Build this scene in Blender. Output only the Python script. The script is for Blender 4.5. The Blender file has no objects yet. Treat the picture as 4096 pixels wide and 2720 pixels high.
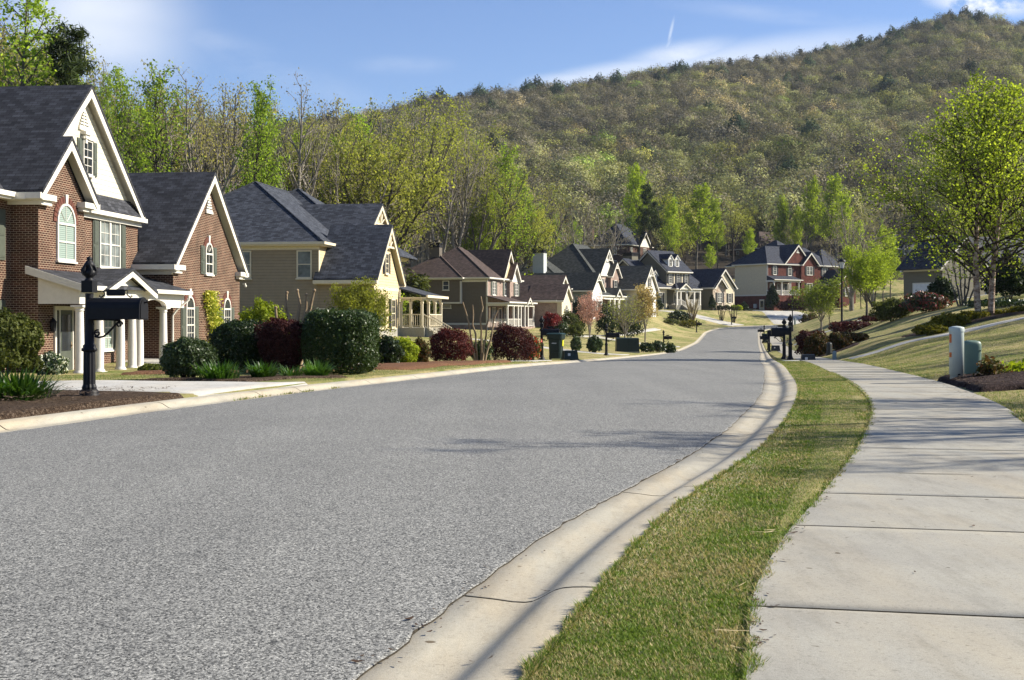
import bpy, math, random
import numpy as np
from mathutils import Vector

random.seed(7)
SC = bpy.context.scene
COL = SC.collection
PI = math.pi
FOC, HZ, EYE = 1250.0, 318.0, 1.1          # focal length in pixels, horizon row, eye height (metres)


# ------------------------------------------------------------------ objects
def link(o, parent=None):
    COL.objects.link(o)
    if parent is not None:
        o.parent = parent
    return o


def thing(name, label, cat, loc=(0, 0, 0), rz=0.0, group=None):
    o = bpy.data.objects.new(name, None)
    o.empty_display_size = 0.2
    link(o)
    o.location = loc
    o.rotation_euler = (0, 0, rz)
    return tag(o, label, cat, group)


def tag(o, label, cat, group=None):
    o['label'] = label
    o['category'] = cat
    if group:
        o['group'] = group
    return o


def kind(o, k):
    o['kind'] = k
    return o


def dup(root, loc, rz=None, sc=None, label=None, group=None, name=None):
    def cp(o, parent):
        c = o.copy()
        COL.objects.link(c)
        if parent is not None:
            c.parent = parent
        for ch in [x for x in KIDS.get(o.name, [])]:
            cp(ch, c)
        return c
    r = cp(root, None)
    r.location = loc
    if rz is not None:
        r.rotation_euler = (0, 0, rz)
    if sc is not None:
        r.scale = sc if isinstance(sc, tuple) else (sc, sc, sc)
    if label:
        r['label'] = label
    if group:
        r['group'] = group
    return r


KIDS = {}


class MB:
    """collects faces, builds one mesh object with metre-scaled UVs along every face"""
    def __init__(s, T=None):
        s.v, s.f, s.T, s.sm = [], [], T, []

    def add(s, vs, fs, smooth=False):
        b = len(s.v)
        T = s.T
        s.v += [tuple(T(*p)) if T else tuple(p) for p in vs]
        s.f += [tuple(i + b for i in f) for f in fs]
        s.sm += [smooth] * len(fs)
        return s

    def poly(s, *pts):
        return s.add(pts, [tuple(range(len(pts)))])

    def box(s, x0, x1, y0, y1, z0, z1):
        if x0 > x1: x0, x1 = x1, x0
        if y0 > y1: y0, y1 = y1, y0
        vs = [(x, y, z) for z in (z0, z1) for y in (y0, y1) for x in (x0, x1)]
        return s.add(vs, [(0, 2, 3, 1), (4, 5, 7, 6), (0, 1, 5, 4), (2, 6, 7, 3), (0, 4, 6, 2), (1, 3, 7, 5)])

    def prism(s, pts, d):
        n = len(pts)
        d = Vector(d)
        a = [Vector(p) for p in pts]
        vs = a + [p + d for p in a]
        return s.add(vs, [tuple(range(n - 1, -1, -1)), tuple(range(n, 2 * n))] +
                     [(i, (i + 1) % n, n + (i + 1) % n, n + i) for i in range(n)])

    def tube(s, pts, r, n=8, cap=True):
        pts = [Vector(p) for p in pts]
        rs = r if isinstance(r, (list, tuple)) else [r] * len(pts)
        vs, fs = [], []
        t0 = (pts[1] - pts[0]).normalized()
        up = Vector((0, 0, 1)) if abs(t0.z) < .9 else Vector((1, 0, 0))
        for i, p in enumerate(pts):
            t = (pts[min(i + 1, len(pts) - 1)] - pts[max(i - 1, 0)])
            t = t.normalized() if t.length > 1e-9 else t0
            a = t.cross(up)
            if a.length < 1e-4:
                a = t.cross(Vector((0, 1, 0)))
            a.normalize()
            b = a.cross(t)
            up = b if False else up
            for k in range(n):
                w = 2 * PI * k / n
                vs.append(p + (a * math.cos(w) + b * math.sin(w)) * rs[i])
        for i in range(len(pts) - 1):
            for k in range(n):
                fs.append((i * n + k, i * n + (k + 1) % n, (i + 1) * n + (k + 1) % n, (i + 1) * n + k))
        s.add(vs, fs, n > 4)
        if cap:
            m = len(pts) - 1
            s.add([vs[k] for k in range(n)], [tuple(range(n - 1, -1, -1))])
            s.add([vs[m * n + k] for k in range(n)], [tuple(range(n))])
        return s

    def lathe(s, prof, cx=0, cy=0, n=16, smooth=True, flute=0.0):
        vs, fs = [], []
        for r, z in prof:
            for k in range(n):
                w = 2 * PI * k / n
                rr = r * (1 - flute * (k % 2))
                vs.append((cx + rr * math.cos(w), cy + rr * math.sin(w), z))
        for i in range(len(prof) - 1):
            for k in range(n):
                fs.append((i * n + k, i * n + (k + 1) % n, (i + 1) * n + (k + 1) % n, (i + 1) * n + k))
        s.add(vs, fs, smooth)
        m = len(prof) - 1
        s.add([vs[m * n + k] for k in range(n)], [tuple(range(n))])
        return s

    def build(s, name, mat, parent=None, label=None):
        me = bpy.data.meshes.new(name)
        me.from_pydata(s.v, [], s.f)
        me.materials.append(mat)
        if any(s.sm):
            me.polygons.foreach_set('use_smooth', s.sm)
        uv = me.uv_layers.new(name='UVMap').data
        V = me.vertices
        for p in me.polygons:
            n = p.normal
            t = Vector((-n.y, n.x, 0))
            if t.length < 1e-3:
                t = Vector((1, 0, 0))
            t.normalize()
            if abs(t.x) > abs(t.y):
                t = t if t.x > 0 else -t
            else:
                t = t if t.y > 0 else -t
            b = n.cross(t)
            if b.z < 0 or (abs(b.z) < 1e-6 and b.y < 0):
                b = -b
            for li, vi in zip(p.loop_indices, p.vertices):
                c = V[vi].co
                uv[li].uv = (c.dot(t), c.dot(b))
        o = bpy.data.objects.new(name, me)
        link(o, parent)
        if parent is not None:
            KIDS.setdefault(parent.name, []).append(o)
        if label:
            o['label'] = label
        return o


def mesh_np(name, V, quads=None, tris=None, mats=(), mi=None, smooth=False):
    """fast mesh from numpy arrays"""
    me = bpy.data.meshes.new(name)
    V = np.asarray(V, np.float32)
    parts, starts, tot = [], [], []
    off = 0
    for A, k in ((quads, 4), (tris, 3)):
        if A is not None and len(A):
            A = np.asarray(A, np.int32)
            parts.append(A.ravel())
            starts.append(off + np.arange(len(A), dtype=np.int32) * k)
            tot.append(np.full(len(A), k, np.int32))
            off += A.size
    idx = np.concatenate(parts)
    st = np.concatenate(starts)
    tt = np.concatenate(tot)
    me.vertices.add(len(V))
    me.vertices.foreach_set('co', V.ravel())
    me.loops.add(len(idx))
    me.loops.foreach_set('vertex_index', idx)
    me.polygons.add(len(st))
    me.polygons.foreach_set('loop_start', st)
    try:
        me.polygons.foreach_set('loop_total', tt)
    except Exception:
        pass
    if smooth:
        me.polygons.foreach_set('use_smooth', np.ones(len(st), bool))
    for m in mats:
        me.materials.append(m)
    if mi is not None:
        me.polygons.foreach_set('material_index', np.asarray(mi, np.int32))
    me.update(calc_edges=True)
    return me


def obj_np(name, me, parent=None):
    o = bpy.data.objects.new(name, me)
    link(o, parent)
    if parent is not None:
        KIDS.setdefault(parent.name, []).append(o)
    return o


# ------------------------------------------------------------------ materials
class NT:
    def __init__(s, nt):
        s.nt = nt
        nt.nodes.clear()

    def __call__(s, typ, out=0, _p=None, **kw):
        n = s.nt.nodes.new('ShaderNode' + typ)
        for k, v in (_p or {}).items():
            setattr(n, k, v)
        for k, v in kw.items():
            key = int(k[1:]) if k[0] == 'i' and k[1:].isdigit() else k.replace('_', ' ')
            sk = n.inputs[key]
            if isinstance(v, bpy.types.NodeSocket):
                s.nt.links.new(v, sk)
            else:
                sk.default_value = v
        return n.outputs[out]

    def ramp(s, fac, stops, interp='LINEAR'):
        n = s.nt.nodes.new('ShaderNodeValToRGB')
        e = n.color_ramp.elements
        n.color_ramp.interpolation = interp
        for i, (p, c) in enumerate(stops):
            el = e[i] if i < 2 else e.new(p)
            el.position = p
            el.color = (*c, 1) if len(c) == 3 else c
        s.nt.links.new(fac, n.inputs[0])
        return n.outputs[0]

    def noise(s, vec, scale, detail=3, rough=.55, out=0):
        return s('TexNoise', out, Vector=vec, Scale=scale, Detail=detail, Roughness=rough)

    def mix(s, a, b, fac, typ='MIX'):
        n = s.nt.nodes.new('ShaderNodeMix')
        n.data_type = 'RGBA'
        n.blend_type = typ
        for k, v in ((0, fac), (6, a), (7, b)):
            if isinstance(v, bpy.types.NodeSocket):
                s.nt.links.new(v, n.inputs[k])
            else:
                n.inputs[k].default_value = (*v, 1) if isinstance(v, tuple) and len(v) == 3 else v
        return n.outputs[2]

    def math(s, op, a, b=0.0, c=0.0):
        n = s.nt.nodes.new('ShaderNodeMath')
        n.operation = op
        for k, v in enumerate((a, b, c)):
            if isinstance(v, bpy.types.NodeSocket):
                s.nt.links.new(v, n.inputs[k])
            else:
                n.inputs[k].default_value = v
        return n.outputs[0]

    def pos(s):
        return s('NewGeometry', 0)

    def uv(s):
        return s('TexCoord', 2)

    def obj(s):
        return s('TexCoord', 3)

    def bump(s, h, strength=.5, dist=.01):
        return s('Bump', 0, Height=h, Strength=strength, Distance=dist)


def MAT(name, fn):
    """fn(n) -> dict(color=, rough=, normal=, spec=, trans=(color,fac))"""
    m = bpy.data.materials.new(name)
    m.use_nodes = True
    n = NT(m.node_tree)
    d = fn(n)
    kw = {}
    c = d['color']
    kw['Base_Color'] = (*c, 1) if isinstance(c, tuple) else c
    kw['Roughness'] = d.get('rough', .7)
    kw['Specular_IOR_Level'] = d.get('spec', .3)
    kw['Metallic'] = d.get('metal', 0.0)
    if 'normal' in d:
        kw['Normal'] = d['normal']
    sh = n('BsdfPrincipled', 0, **kw)
    if 'trans' in d:
        tc, tf = d['trans']
        tr = n('BsdfTranslucent', 0, Color=(*tc, 1) if isinstance(tc, tuple) else tc)
        sh = n('MixShader', 0, i0=tf, i1=sh, i2=tr)
    o = m.node_tree.nodes.new('ShaderNodeOutputMaterial')
    m.node_tree.links.new(sh, o.inputs[0])
    return m


def plain(name, c, rough=.6, spec=.3, var=.12, scale=6, bump=0.0, metal=0.0):
    def fn(n):
        v = n.noise(n.obj(), scale, 4)
        lo = tuple(x * (1 - var) for x in c)
        hi = tuple(min(1, x * (1 + var)) for x in c)
        d = dict(color=n.ramp(v, [(.3, lo), (.7, hi)]), rough=rough, spec=spec, metal=metal)
        if bump:
            d['normal'] = n.bump(n.noise(n.obj(), scale * 12, 3), bump, .01)
        return d
    return MAT(name, fn)


def brick_mat(name, c1, c2, c3, mortar):
    def fn(n):
        uv = n.uv()
        br = n.nt.nodes.new('ShaderNodeTexBrick')
        n.nt.links.new(uv, br.inputs['Vector'])
        br.inputs['Color1'].default_value = (*c1, 1)
        br.inputs['Color2'].default_value = (*c2, 1)
        br.inputs['Mortar'].default_value = (*mortar, 1)
        br.inputs['Scale'].default_value = 1
        br.inputs['Mortar Size'].default_value = .0105
        br.inputs['Mortar Smooth'].default_value = .1
        br.inputs['Bias'].default_value = -.1
        br.inputs['Brick Width'].default_value = .21
        br.inputs['Row Height'].default_value = .076
        big = n.noise(uv, 1.3, 4)
        keep = br.outputs[0]
        c = n.mix(keep, n.ramp(big, [(.3, (.68, .66, .64)), (.7, (1.22, 1.2, 1.16))]), 1.0, 'MULTIPLY')
        h = n.math('SUBTRACT', 1.0, br.outputs[1])
        return dict(color=c, rough=.88, spec=.15, normal=n.bump(h, .6, .012))
    return MAT(name, fn)


def shingle_mat(name, c1, c2, tint):
    def fn(n):
        uv = n.uv()
        br = n.nt.nodes.new('ShaderNodeTexBrick')
        n.nt.links.new(uv, br.inputs['Vector'])
        br.inputs['Color1'].default_value = (*c1, 1)
        br.inputs['Color2'].default_value = (*c2, 1)
        br.inputs['Mortar'].default_value = (c1[0] * .35, c1[1] * .35, c1[2] * .35, 1)
        br.inputs['Scale'].default_value = 1
        br.inputs['Mortar Size'].default_value = .008
        br.inputs['Bias'].default_value = 0
        br.inputs['Brick Width'].default_value = .32
        br.inputs['Row Height'].default_value = .15
        patch = n.noise(uv, 2.2, 3)
        fine = n.noise(uv, 120, 2)
        c = n.mix(br.outputs[0], n.ramp(patch, [(.35, (.75, .75, .75)), (.65, tint)]), 1.0, 'MULTIPLY')
        c = n.mix(c, n.ramp(fine, [(.3, (.75, .75, .75)), (.7, (1.25, 1.25, 1.25))]), 1.0, 'MULTIPLY')
        sep = n.nt.nodes.new('ShaderNodeSeparateXYZ')
        n.nt.links.new(uv, sep.inputs[0])
        saw = n.math('FRACT', n.math('DIVIDE', sep.outputs[1], .15))
        h = n.math('ADD', n.math('MULTIPLY', n.math('SUBTRACT', 1.0, saw), .7), n.math('MULTIPLY', br.outputs[1], -.4))
        return dict(color=c, rough=.85, spec=.25, normal=n.bump(h, .7, .012))
    return MAT(name, fn)


def siding_mat(name, c, lap=.17, shake=False):
    def fn(n):
        uv = n.uv()
        sep = n.nt.nodes.new('ShaderNodeSeparateXYZ')
        n.nt.links.new(uv, sep.inputs[0])
        y = sep.outputs[1]
        if shake:
            w = n.noise(uv, 5, 2)
            y = n.math('ADD', y, n.math('MULTIPLY', w, .07))
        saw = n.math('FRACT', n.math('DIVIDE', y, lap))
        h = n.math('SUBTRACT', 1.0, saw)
        edge = n.ramp(saw, [(.0, (.35, .35, .35)), (.10, (1, 1, 1)), (.93, (1, 1, 1)), (1.0, (.6, .6, .6))])  # shadow line along each lap, painted into the colour
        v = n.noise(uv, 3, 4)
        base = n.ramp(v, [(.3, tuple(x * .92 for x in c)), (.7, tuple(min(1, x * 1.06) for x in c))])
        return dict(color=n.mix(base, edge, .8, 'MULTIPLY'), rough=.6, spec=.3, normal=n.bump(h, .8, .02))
    return MAT(name, fn)


def leaf_mat(name, cols, tr=.35, rough=.6, spec=.12, tcol=None, big=.7, flower=None, osp=(.81, 1.17)):
    """random colour per leaf plus soft clump-to-clump change; thin leaves let light through"""
    def fn(n):
        g = n.nt.nodes.new('ShaderNodeNewGeometry')
        rnd = g.outputs['Random Per Island']
        k = len(cols)
        if flower:
            c = n.ramp(rnd, [(i / k * .9, cols[i]) for i in range(k)] + [(.93, flower)], 'LINEAR')
        else:
            c = n.ramp(rnd, [(i / max(1, k - 1), cols[i]) for i in range(k)])
        cl = n.noise(g.outputs['Position'], big, 2)
        c = n.mix(c, n.ramp(cl, [(.3, (.72, .74, .72)), (.7, (1.22, 1.2, 1.1))]), 1.0, 'MULTIPLY')
        oi = n.nt.nodes.new('ShaderNodeObjectInfo')
        c = n.mix(c, n.ramp(oi.outputs['Random'], [(0, (osp[0], osp[0], osp[0])), (1, (osp[1], osp[1], osp[1] * .95))]), 1.0, 'MULTIPLY')
        tc = n.mix(c, (1.5, 1.55, .8) if tcol is None else tcol, 1.0, 'MULTIPLY')
        return dict(color=c, rough=rough, spec=spec, trans=(tc, tr))
    return MAT(name, fn)


m_trim = plain('white_trim', (.66, .63, .55), .5, .35, .05)
m_trimc = plain('cream_trim', (.66, .58, .42), .5, .3, .05)
m_col = plain('column_white', (.66, .63, .57), .5, .3, .05)
m_black = plain('black_metal', (.006, .006, .008), .55, .25, .25, 14)
m_dkgreen = plain('dark_green_plastic', (.006, .018, .0135), .45, .4, .2, 5)
m_shutter = plain('olive_shutter', (.075, .085, .065), .55, .3, .1)
m_shutblk = plain('black_shutter', (.02, .02, .022), .5, .35, .1)
m_brick = brick_mat('red_brown_brick', (.076, .027, .017), (.032, .014, .010), (.035, .02, .018), (.33, .25, .18))
m_brickpale = brick_mat('pale_brick', (.30, .20, .16), (.22, .14, .12), (.14, .10, .09), (.45, .40, .34))
m_brickred = brick_mat('deep_red_brick', (.11, .030, .023), (.07, .018, .015), (.07, .02, .02), (.17, .08, .06))
m_brickdk = brick_mat('dark_brick', (.09, .045, .035), (.06, .03, .025), (.03, .02, .02), (.16, .12, .10))
m_arch = plain('arch_brick', (.125, .05, .036), .85, .15, .3, 9)
m_roof1 = shingle_mat('charcoal_shingles', (.023, .024, .028), (.058, .060, .068), (1.2, 1.2, 1.22))
m_roof2 = shingle_mat('slate_blue_shingles', (.022, .026, .035), (.068, .075, .092), (1.2, 1.2, 1.2))
m_roof3 = shingle_mat('brown_shingles', (.05, .035, .03), (.095, .066, .058), (1.2, 1.2, 1.2))
m_roof4 = shingle_mat('grey_green_shingles', (.03, .033, .03), (.07, .074, .068), (1.2, 1.2, 1.2))
m_roof5 = shingle_mat('navy_shingles', (.018, .022, .034), (.04, .046, .066), (1.2, 1.2, 1.2))
m_shake = siding_mat('cream_shakes', (.62, .57, .44), .2, True)
m_tan = siding_mat('tan_siding', (.29, .23, .145))
m_tanfront = siding_mat('warm_siding', (.60, .48, .28))
m_taupe = siding_mat('taupe_siding', (.125, .105, .08))
m_cream = siding_mat('cream_siding', (.62, .54, .38))
m_sage = siding_mat('sage_siding', (.20, .24, .22))
m_olive = siding_mat('olive_siding', (.16, .145, .10))
m_grey = siding_mat('pale_grey_siding', (.50, .52, .50))
m_white = siding_mat('white_siding', (.75, .75, .74))


def stone_fn(n):
    v = n.nt.nodes.new('ShaderNodeTexVoronoi')
    v.inputs['Scale'].default_value = 4
    n.nt.links.new(n.uv(), v.inputs['Vector'])
    sep = n.nt.nodes.new('ShaderNodeSeparateColor')
    n.nt.links.new(v.outputs['Color'], sep.inputs[0])
    c = n.ramp(sep.outputs[0], [(0, (.22, .17, .13)), (.4, (.42, .34, .26)), (.7, (.55, .48, .38)), (1, (.33, .20, .14))])
    return dict(color=c, rough=.85, normal=n.bump(v.outputs['Distance'], .5, .03))


m_stone = MAT('field_stone', stone_fn)


def glass_fn(c, r=.06):
    def fn(n):
        return dict(color=n.ramp(n.noise(n.obj(), 1.4, 2), [(.3, tuple(x * .5 for x in c)), (.7, tuple(x * 1.5 for x in c))]), rough=r, spec=.6)
    return fn


m_glass = MAT('dark_glass', glass_fn((.02, .024, .028)))
m_curtain = MAT('curtained_glass', glass_fn((.17, .19, .18), .1))


def blind_fn(n):
    sep = n.nt.nodes.new('ShaderNodeSeparateXYZ')
    n.nt.links.new(n.uv(), sep.inputs[0])
    saw = n.math('FRACT', n.math('DIVIDE', sep.outputs[1], .07))
    return dict(color=n.ramp(saw, [(0, (.06, .08, .07)), (.3, (.26, .33, .29)), (.9, (.34, .41, .36))]), rough=.2, spec=.5)


m_blind = MAT('blinds_behind_glass', blind_fn)


# --- ground materials
def asphalt_fn(n):
    p0 = n.pos()
    p = n('Mapping', 0, Vector=p0, Scale=(1, .62, 1))
    v = n.nt.nodes.new('ShaderNodeTexVoronoi')
    v.inputs['Scale'].default_value = 165
    n.nt.links.new(p, v.inputs['Vector'])
    sep = n.nt.nodes.new('ShaderNodeSeparateColor')
    n.nt.links.new(v.outputs['Color'], sep.inputs[0])
    f = n.noise(p, 70, 3, .75)
    f2 = n.noise(p, 260, 2, .6)
    t = n.math('ADD', n.math('MULTIPLY', sep.outputs[0], .45), n.math('ADD', n.math('MULTIPLY', f, .42), n.math('MULTIPLY', f2, .25)))
    c = n.ramp(t, [(.27, (.012, .012, .0115)), (.40, (.072, .072, .068)), (.57, (.178, .176, .164)), (.75, (.31, .306, .282)), (.90, (.59, .575, .52))])
    big = n.noise(p0, .35, 4, .6)
    tr = n.noise(n('Mapping', 0, Vector=p0, Rotation=(0, 0, .19), Scale=(1.1, .05, 1)), 1.0, 3)
    c = n.mix(c, n.ramp(big, [(.3, (.9, .9, .9)), (.7, (1.06, 1.06, 1.06))]), 1.0, 'MULTIPLY')
    c = n.mix(c, n.ramp(tr, [(.3, (.9, .9, .9)), (.7, (1.06, 1.06, 1.05))]), 1.0, 'MULTIPLY')
    return dict(color=c, rough=.8, spec=.3, normal=n.bump(n.math('ADD', t, n.math('MULTIPLY', v.outputs['Distance'], -.5)), .35, .005))


m_asphalt = MAT('asphalt', asphalt_fn)


def concrete_fn(c, warm, stain=.5):
    def fn(n):
        p = n.pos()
        a = n.noise(p, 1.1, 5, .65)
        b = n.noise(p, 55, 3, .7)
        e = n.noise(p, 260, 2, .6)
        st = n.noise(n('Mapping', 0, Vector=p, Scale=(1.6, .35, 1)), 1.0, 5, .7)
        col = n.mix(c, warm, n.ramp(st, [(.42, (0, 0, 0)), (.66, (stain, stain, stain))]))
        col = n.mix(col, n.ramp(a, [(.3, (.84, .84, .85)), (.7, (1.08, 1.08, 1.06))]), 1.0, 'MULTIPLY')
        col = n.mix(col, n.ramp(b, [(.28, (.72, .71, .7)), (.42, (1, 1, 1)), (.75, (1.07, 1.07, 1.07))]), 1.0, 'MULTIPLY')
        col = n.mix(col, n.ramp(e, [(.3, (.80, .80, .79)), (.7, (1.13, 1.13, 1.13))]), 1.0, 'MULTIPLY')
        dr = n.noise(n('Mapping', 0, Vector=p, Scale=(2.2, .5, 1), Rotation=(0, 0, .25)), 2.0, 6, .75)
        col = n.mix(col, n.ramp(dr, [(.3, (.80, .79, .77)), (.5, (1, 1, 1)), (.75, (1.05, 1.05, 1.04))]), 1.0, 'MULTIPLY')
        sp = n.noise(p, 13, 2, .5)
        col = n.mix(col, n.ramp(sp, [(.245, (.35, .3, .25)), (.275, (1, 1, 1))]), 1.0, 'MULTIPLY')
        return dict(color=col, rough=.85, spec=.2, normal=n.bump(n.math('ADD', b, e), .25, .003))
    return fn


m_conc = MAT('sidewalk_concrete', concrete_fn((.325, .31, .268), (.39, .325, .22), .35))
m_kerb = MAT('kerb_concrete', concrete_fn((.40, .37, .30), (.46, .375, .25), .6))
m_drive = MAT('driveway_concrete', concrete_fn((.47, .455, .42), (.47, .42, .34), .5))


def joint_fn(n):
    return dict(color=n.ramp(n.noise(n.pos(), 30, 3), [(.3, (.012, .01, .008)), (.7, (.05, .04, .025))]), rough=1)


m_joint = MAT('joint_dirt', joint_fn)


def lawn_fn(n):
    p = n.pos()
    big = n.noise(p, .33, 4, .6)
    mid = n.noise(p, 1.7, 4, .65)
    fine = n.noise(n('Mapping', 0, Vector=p, Scale=(1, .35, 1)), 38, 3, .7)
    t = n.math('ADD', n.math('MULTIPLY', big, .62), n.math('MULTIPLY', mid, .48))
    sep = n.nt.nodes.new('ShaderNodeSeparateXYZ')
    n.nt.links.new(p, sep.inputs[0])
    green = n.mix((.10, .135, .03), (.20, .23, .06), fine)
    straw = n.mix((.29, .24, .105), (.50, .42, .21), fine)
    c = n.mix(green, straw, n.ramp(t, [(.43, (0, 0, 0)), (.62, (1, 1, 1))]))
    c = n.mix(c, n.ramp(n.noise(p, 90, 2, .7), [(.3, (.55, .55, .5)), (.55, (1, 1, 1)), (.8, (1.25, 1.22, 1.1))]), 1.0, 'MULTIPLY')
    return dict(color=c, rough=.95, spec=.1, normal=n.bump(n.math('ADD', fine, n.noise(p, 90, 2)), .9, .03))


m_lawn = MAT('lawn_turf', lawn_fn)


def mulch_fn(ca, cb, cc):
    def fn(n):
        p = n.pos()
        a = n.noise(n('Mapping', 0, Vector=p, Scale=(1, 2.2, 1), Rotation=(0, 0, .7)), 26, 4, .75)
        b = n.noise(n('Mapping', 0, Vector=p, Scale=(2.4, 1, 1), Rotation=(0, 0, .3)), 21, 4, .75)
        t = n.math('MULTIPLY', n.math('ADD', a, b), .5)
        c = n.ramp(t, [(.34, ca), (.5, cb), (.66, cc)])
        return dict(color=c, rough=.95, spec=.1, normal=n.bump(t, 1.0, .05))
    return fn


m_mulch = MAT('bark_mulch', mulch_fn((.008, .005, .004), (.05, .032, .02), (.24, .18, .13)))
m_chip = plain('bark_chip', (.12, .085, .06), .9, .1, .6, 30)
m_mulchdk = MAT('dark_mulch', mulch_fn((.006, .004, .004), (.03, .018, .016), (.14, .10, .09)))
m_straw = MAT('pine_straw', mulch_fn((.035, .018, .01), (.15, .075, .04), (.30, .17, .10)))


def hill_fn(n):
    p = n.pos()
    c = n.ramp(n.noise(p, .05, 5, .7), [(.3, (.022, .018, .014)), (.7, (.055, .045, .032))])
    return dict(color=c, rough=1, spec=.05)


m_hill = MAT('leaf_litter', hill_fn)


def bark_mat(name, a, b, sc=8):
    def fn(n):
        v = n.noise(n('Mapping', 0, Vector=n.obj(), Scale=(1, 1, .18)), sc, 4, .7)
        return dict(color=n.ramp(v, [(.35, a), (.65, b)]), rough=.9, spec=.1, normal=n.bump(v, .6, .02))
    return MAT(name, fn)


m_bark = bark_mat('grey_bark', (.05, .043, .036), (.20, .175, .145))
m_barkdk = bark_mat('dark_bark', (.03, .025, .02), (.10, .08, .062))
m_barkpale = bark_mat('pale_bark', (.10, .088, .072), (.32, .285, .235))
m_barktan = bark_mat('tan_stem', (.16, .11, .065), (.36, .27, .17))


def birch_fn(n):
    v = n.noise(n('Mapping', 0, Vector=n.obj(), Scale=(1, 1, 1.6)), 3, 5, .75)
    return dict(color=n.ramp(v, [(.36, (.05, .028, .018)), (.46, (.24, .15, .10)), (.56, (.50, .38, .28)), (.72, (.72, .62, .50))]), rough=.8, normal=n.bump(v, .8, .03))


m_birch = MAT('peeling_bark', birch_fn)

L = leaf_mat
m_lf_poplar = L('fresh_green_leaves', [(.14, .21, .03), (.22, .31, .04), (.31, .40, .07)], .5)
m_lf_green = L('bright_green_leaves', [(.17, .22, .025), (.26, .33, .035), (.36, .43, .06)], .5)
m_lf_birch = L("birch_leaves", [(.15, .195, .022), (.24, .295, .035), (.36, .41, .07)], .5)
m_lf_oak = L('olive_spring_leaves', [(.18, .20, .045), (.26, .275, .06), (.34, .345, .09)], .5)
m_lf_oakb = L('tawny_spring_leaves', [(.20, .18, .075), (.27, .245, .10), (.35, .315, .14)], .5)
m_lf_yel = L('yellow_green_leaves', [(.20, .21, .05), (.27, .28, .065), (.35, .35, .10)], .5)
m_lf_grey = L('bud_haze', [(.20, .18, .13), (.26, .23, .16), (.32, .28, .19)], .35)
m_lf_pine = L('pine_needles', [(.012, .023, .011), (.024, .04, .016), (.038, .055, .022)], .12)
m_lf_woodpine = L('wood_pine_needles', [(.03, .05, .018), (.055, .08, .026), (.08, .105, .035)], .2)
m_lf_holly = L('dark_holly_leaves', [(.013, .027, .006), (.024, .043, .009), (.042, .066, .015)], .15, .42, .25)
m_lf_box = L('boxwood_leaves', [(.025, .045, .012), (.045, .07, .02), (.065, .095, .03)], .2, .45, .35)
m_lf_olive = L('olive_shrub_leaves', [(.045, .06, .014), (.08, .095, .022), (.12, .13, .03)], .25)
m_lf_lime = L('lime_shrub_leaves', [(.14, .19, .015), (.24, .29, .02), (.34, .38, .04)], .35)
m_lf_burg = L('burgundy_leaves', [(.045, .011, .010), (.085, .019, .017), (.14, .036, .03)], .25, .6, .12, (1.4, 1.0, .9))
m_lf_burgd = L('purple_leaves', [(.03, .010, .010), (.055, .016, .015), (.09, .028, .024)], .22, .6, .12, (1.4, 1.0, .9))
m_lf_nand = L('red_tipped_leaves', [(.035, .045, .012), (.075, .06, .018), (.14, .055, .025)], .25)
m_lf_maple = L('red_maple_leaves', [(.11, .012, .012), (.19, .02, .02), (.26, .04, .035)], .3, .5, .3, (1.4, .9, .8))
m_lf_pink = L('pink_blossom', [(.55, .28, .22), (.66, .38, .30), (.76, .50, .40)], .3, .6, .2, (1, .9, .8))
m_lf_ochre = L('ochre_blossom', [(.36, .27, .10), (.48, .37, .15), (.60, .49, .23)], .3, .6, .2, (1, .95, .7))
m_lf_vine = L('vine_leaves', [(.13, .17, .012), (.22, .26, .02), (.32, .34, .03)], .35, .5, .3, None, .7, (.80, .72, .22))
m_lf_white = L('flowering_leaves', [(.02, .045, .014), (.035, .065, .02), (.05, .085, .03)], .2, .5, .3, None, .7, (.75, .75, .66))
m_lf_blade = L('strap_leaves', [(.026, .068, .008), (.048, .112, .013), (.085, .165, .024)], .35, .4, .4)
m_lf_gold = L('gold_green_leaves', [(.07, .075, .012), (.13, .12, .016), (.20, .17, .022)], .3)
m_lf_plume = L('dry_plumes', [(.35, .28, .17), (.48, .40, .26), (.62, .54, .38)], .3, .8, .1, (1, 1, 1))
# ------------------------------------------------------------------ camera, sun, sky
cam_d = bpy.data.cameras.new('camera')
cam = link(bpy.data.objects.new('camera', cam_d))
cam.location = (0, 0, EYE)
cam.rotation_euler = (PI / 2, 0, 0)
cam_d.sensor_width = 36
cam_d.lens = FOC / 1024 * 36
cam_d.shift_y = -(340 - HZ) / 1024
cam_d.clip_start = .1
cam_d.clip_end = 6000
SC.camera = cam

SUN_EL, SUN_AZ = math.radians(33), math.radians(80)   # azimuth clockwise from +Y
sd = bpy.data.lights.new('sun', 'SUN')
sd.energy = 5.0
sd.angle = math.radians(.55)
sd.color = (1, .93, .80)
sun = link(bpy.data.objects.new('sun', sd))
sv = Vector((math.sin(SUN_AZ) * math.cos(SUN_EL), math.cos(SUN_AZ) * math.cos(SUN_EL), math.sin(SUN_EL)))
sun.rotation_euler = sv.to_track_quat('Z', 'Y').to_euler()
sun.location = (60, 20, 60)

W = bpy.data.worlds.new('World')
SC.world = W
W.use_nodes = True
n = NT(W.node_tree)
sky = n.nt.nodes.new('ShaderNodeTexSky')
sky.sky_type = 'NISHITA'
sky.sun_disc = False
sky.sun_elevation = SUN_EL
sky.sun_rotation = SUN_AZ
sky.air_density = 1.0
sky.dust_density = .3
sky.ozone_density = 3.0
sky.altitude = 300
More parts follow.
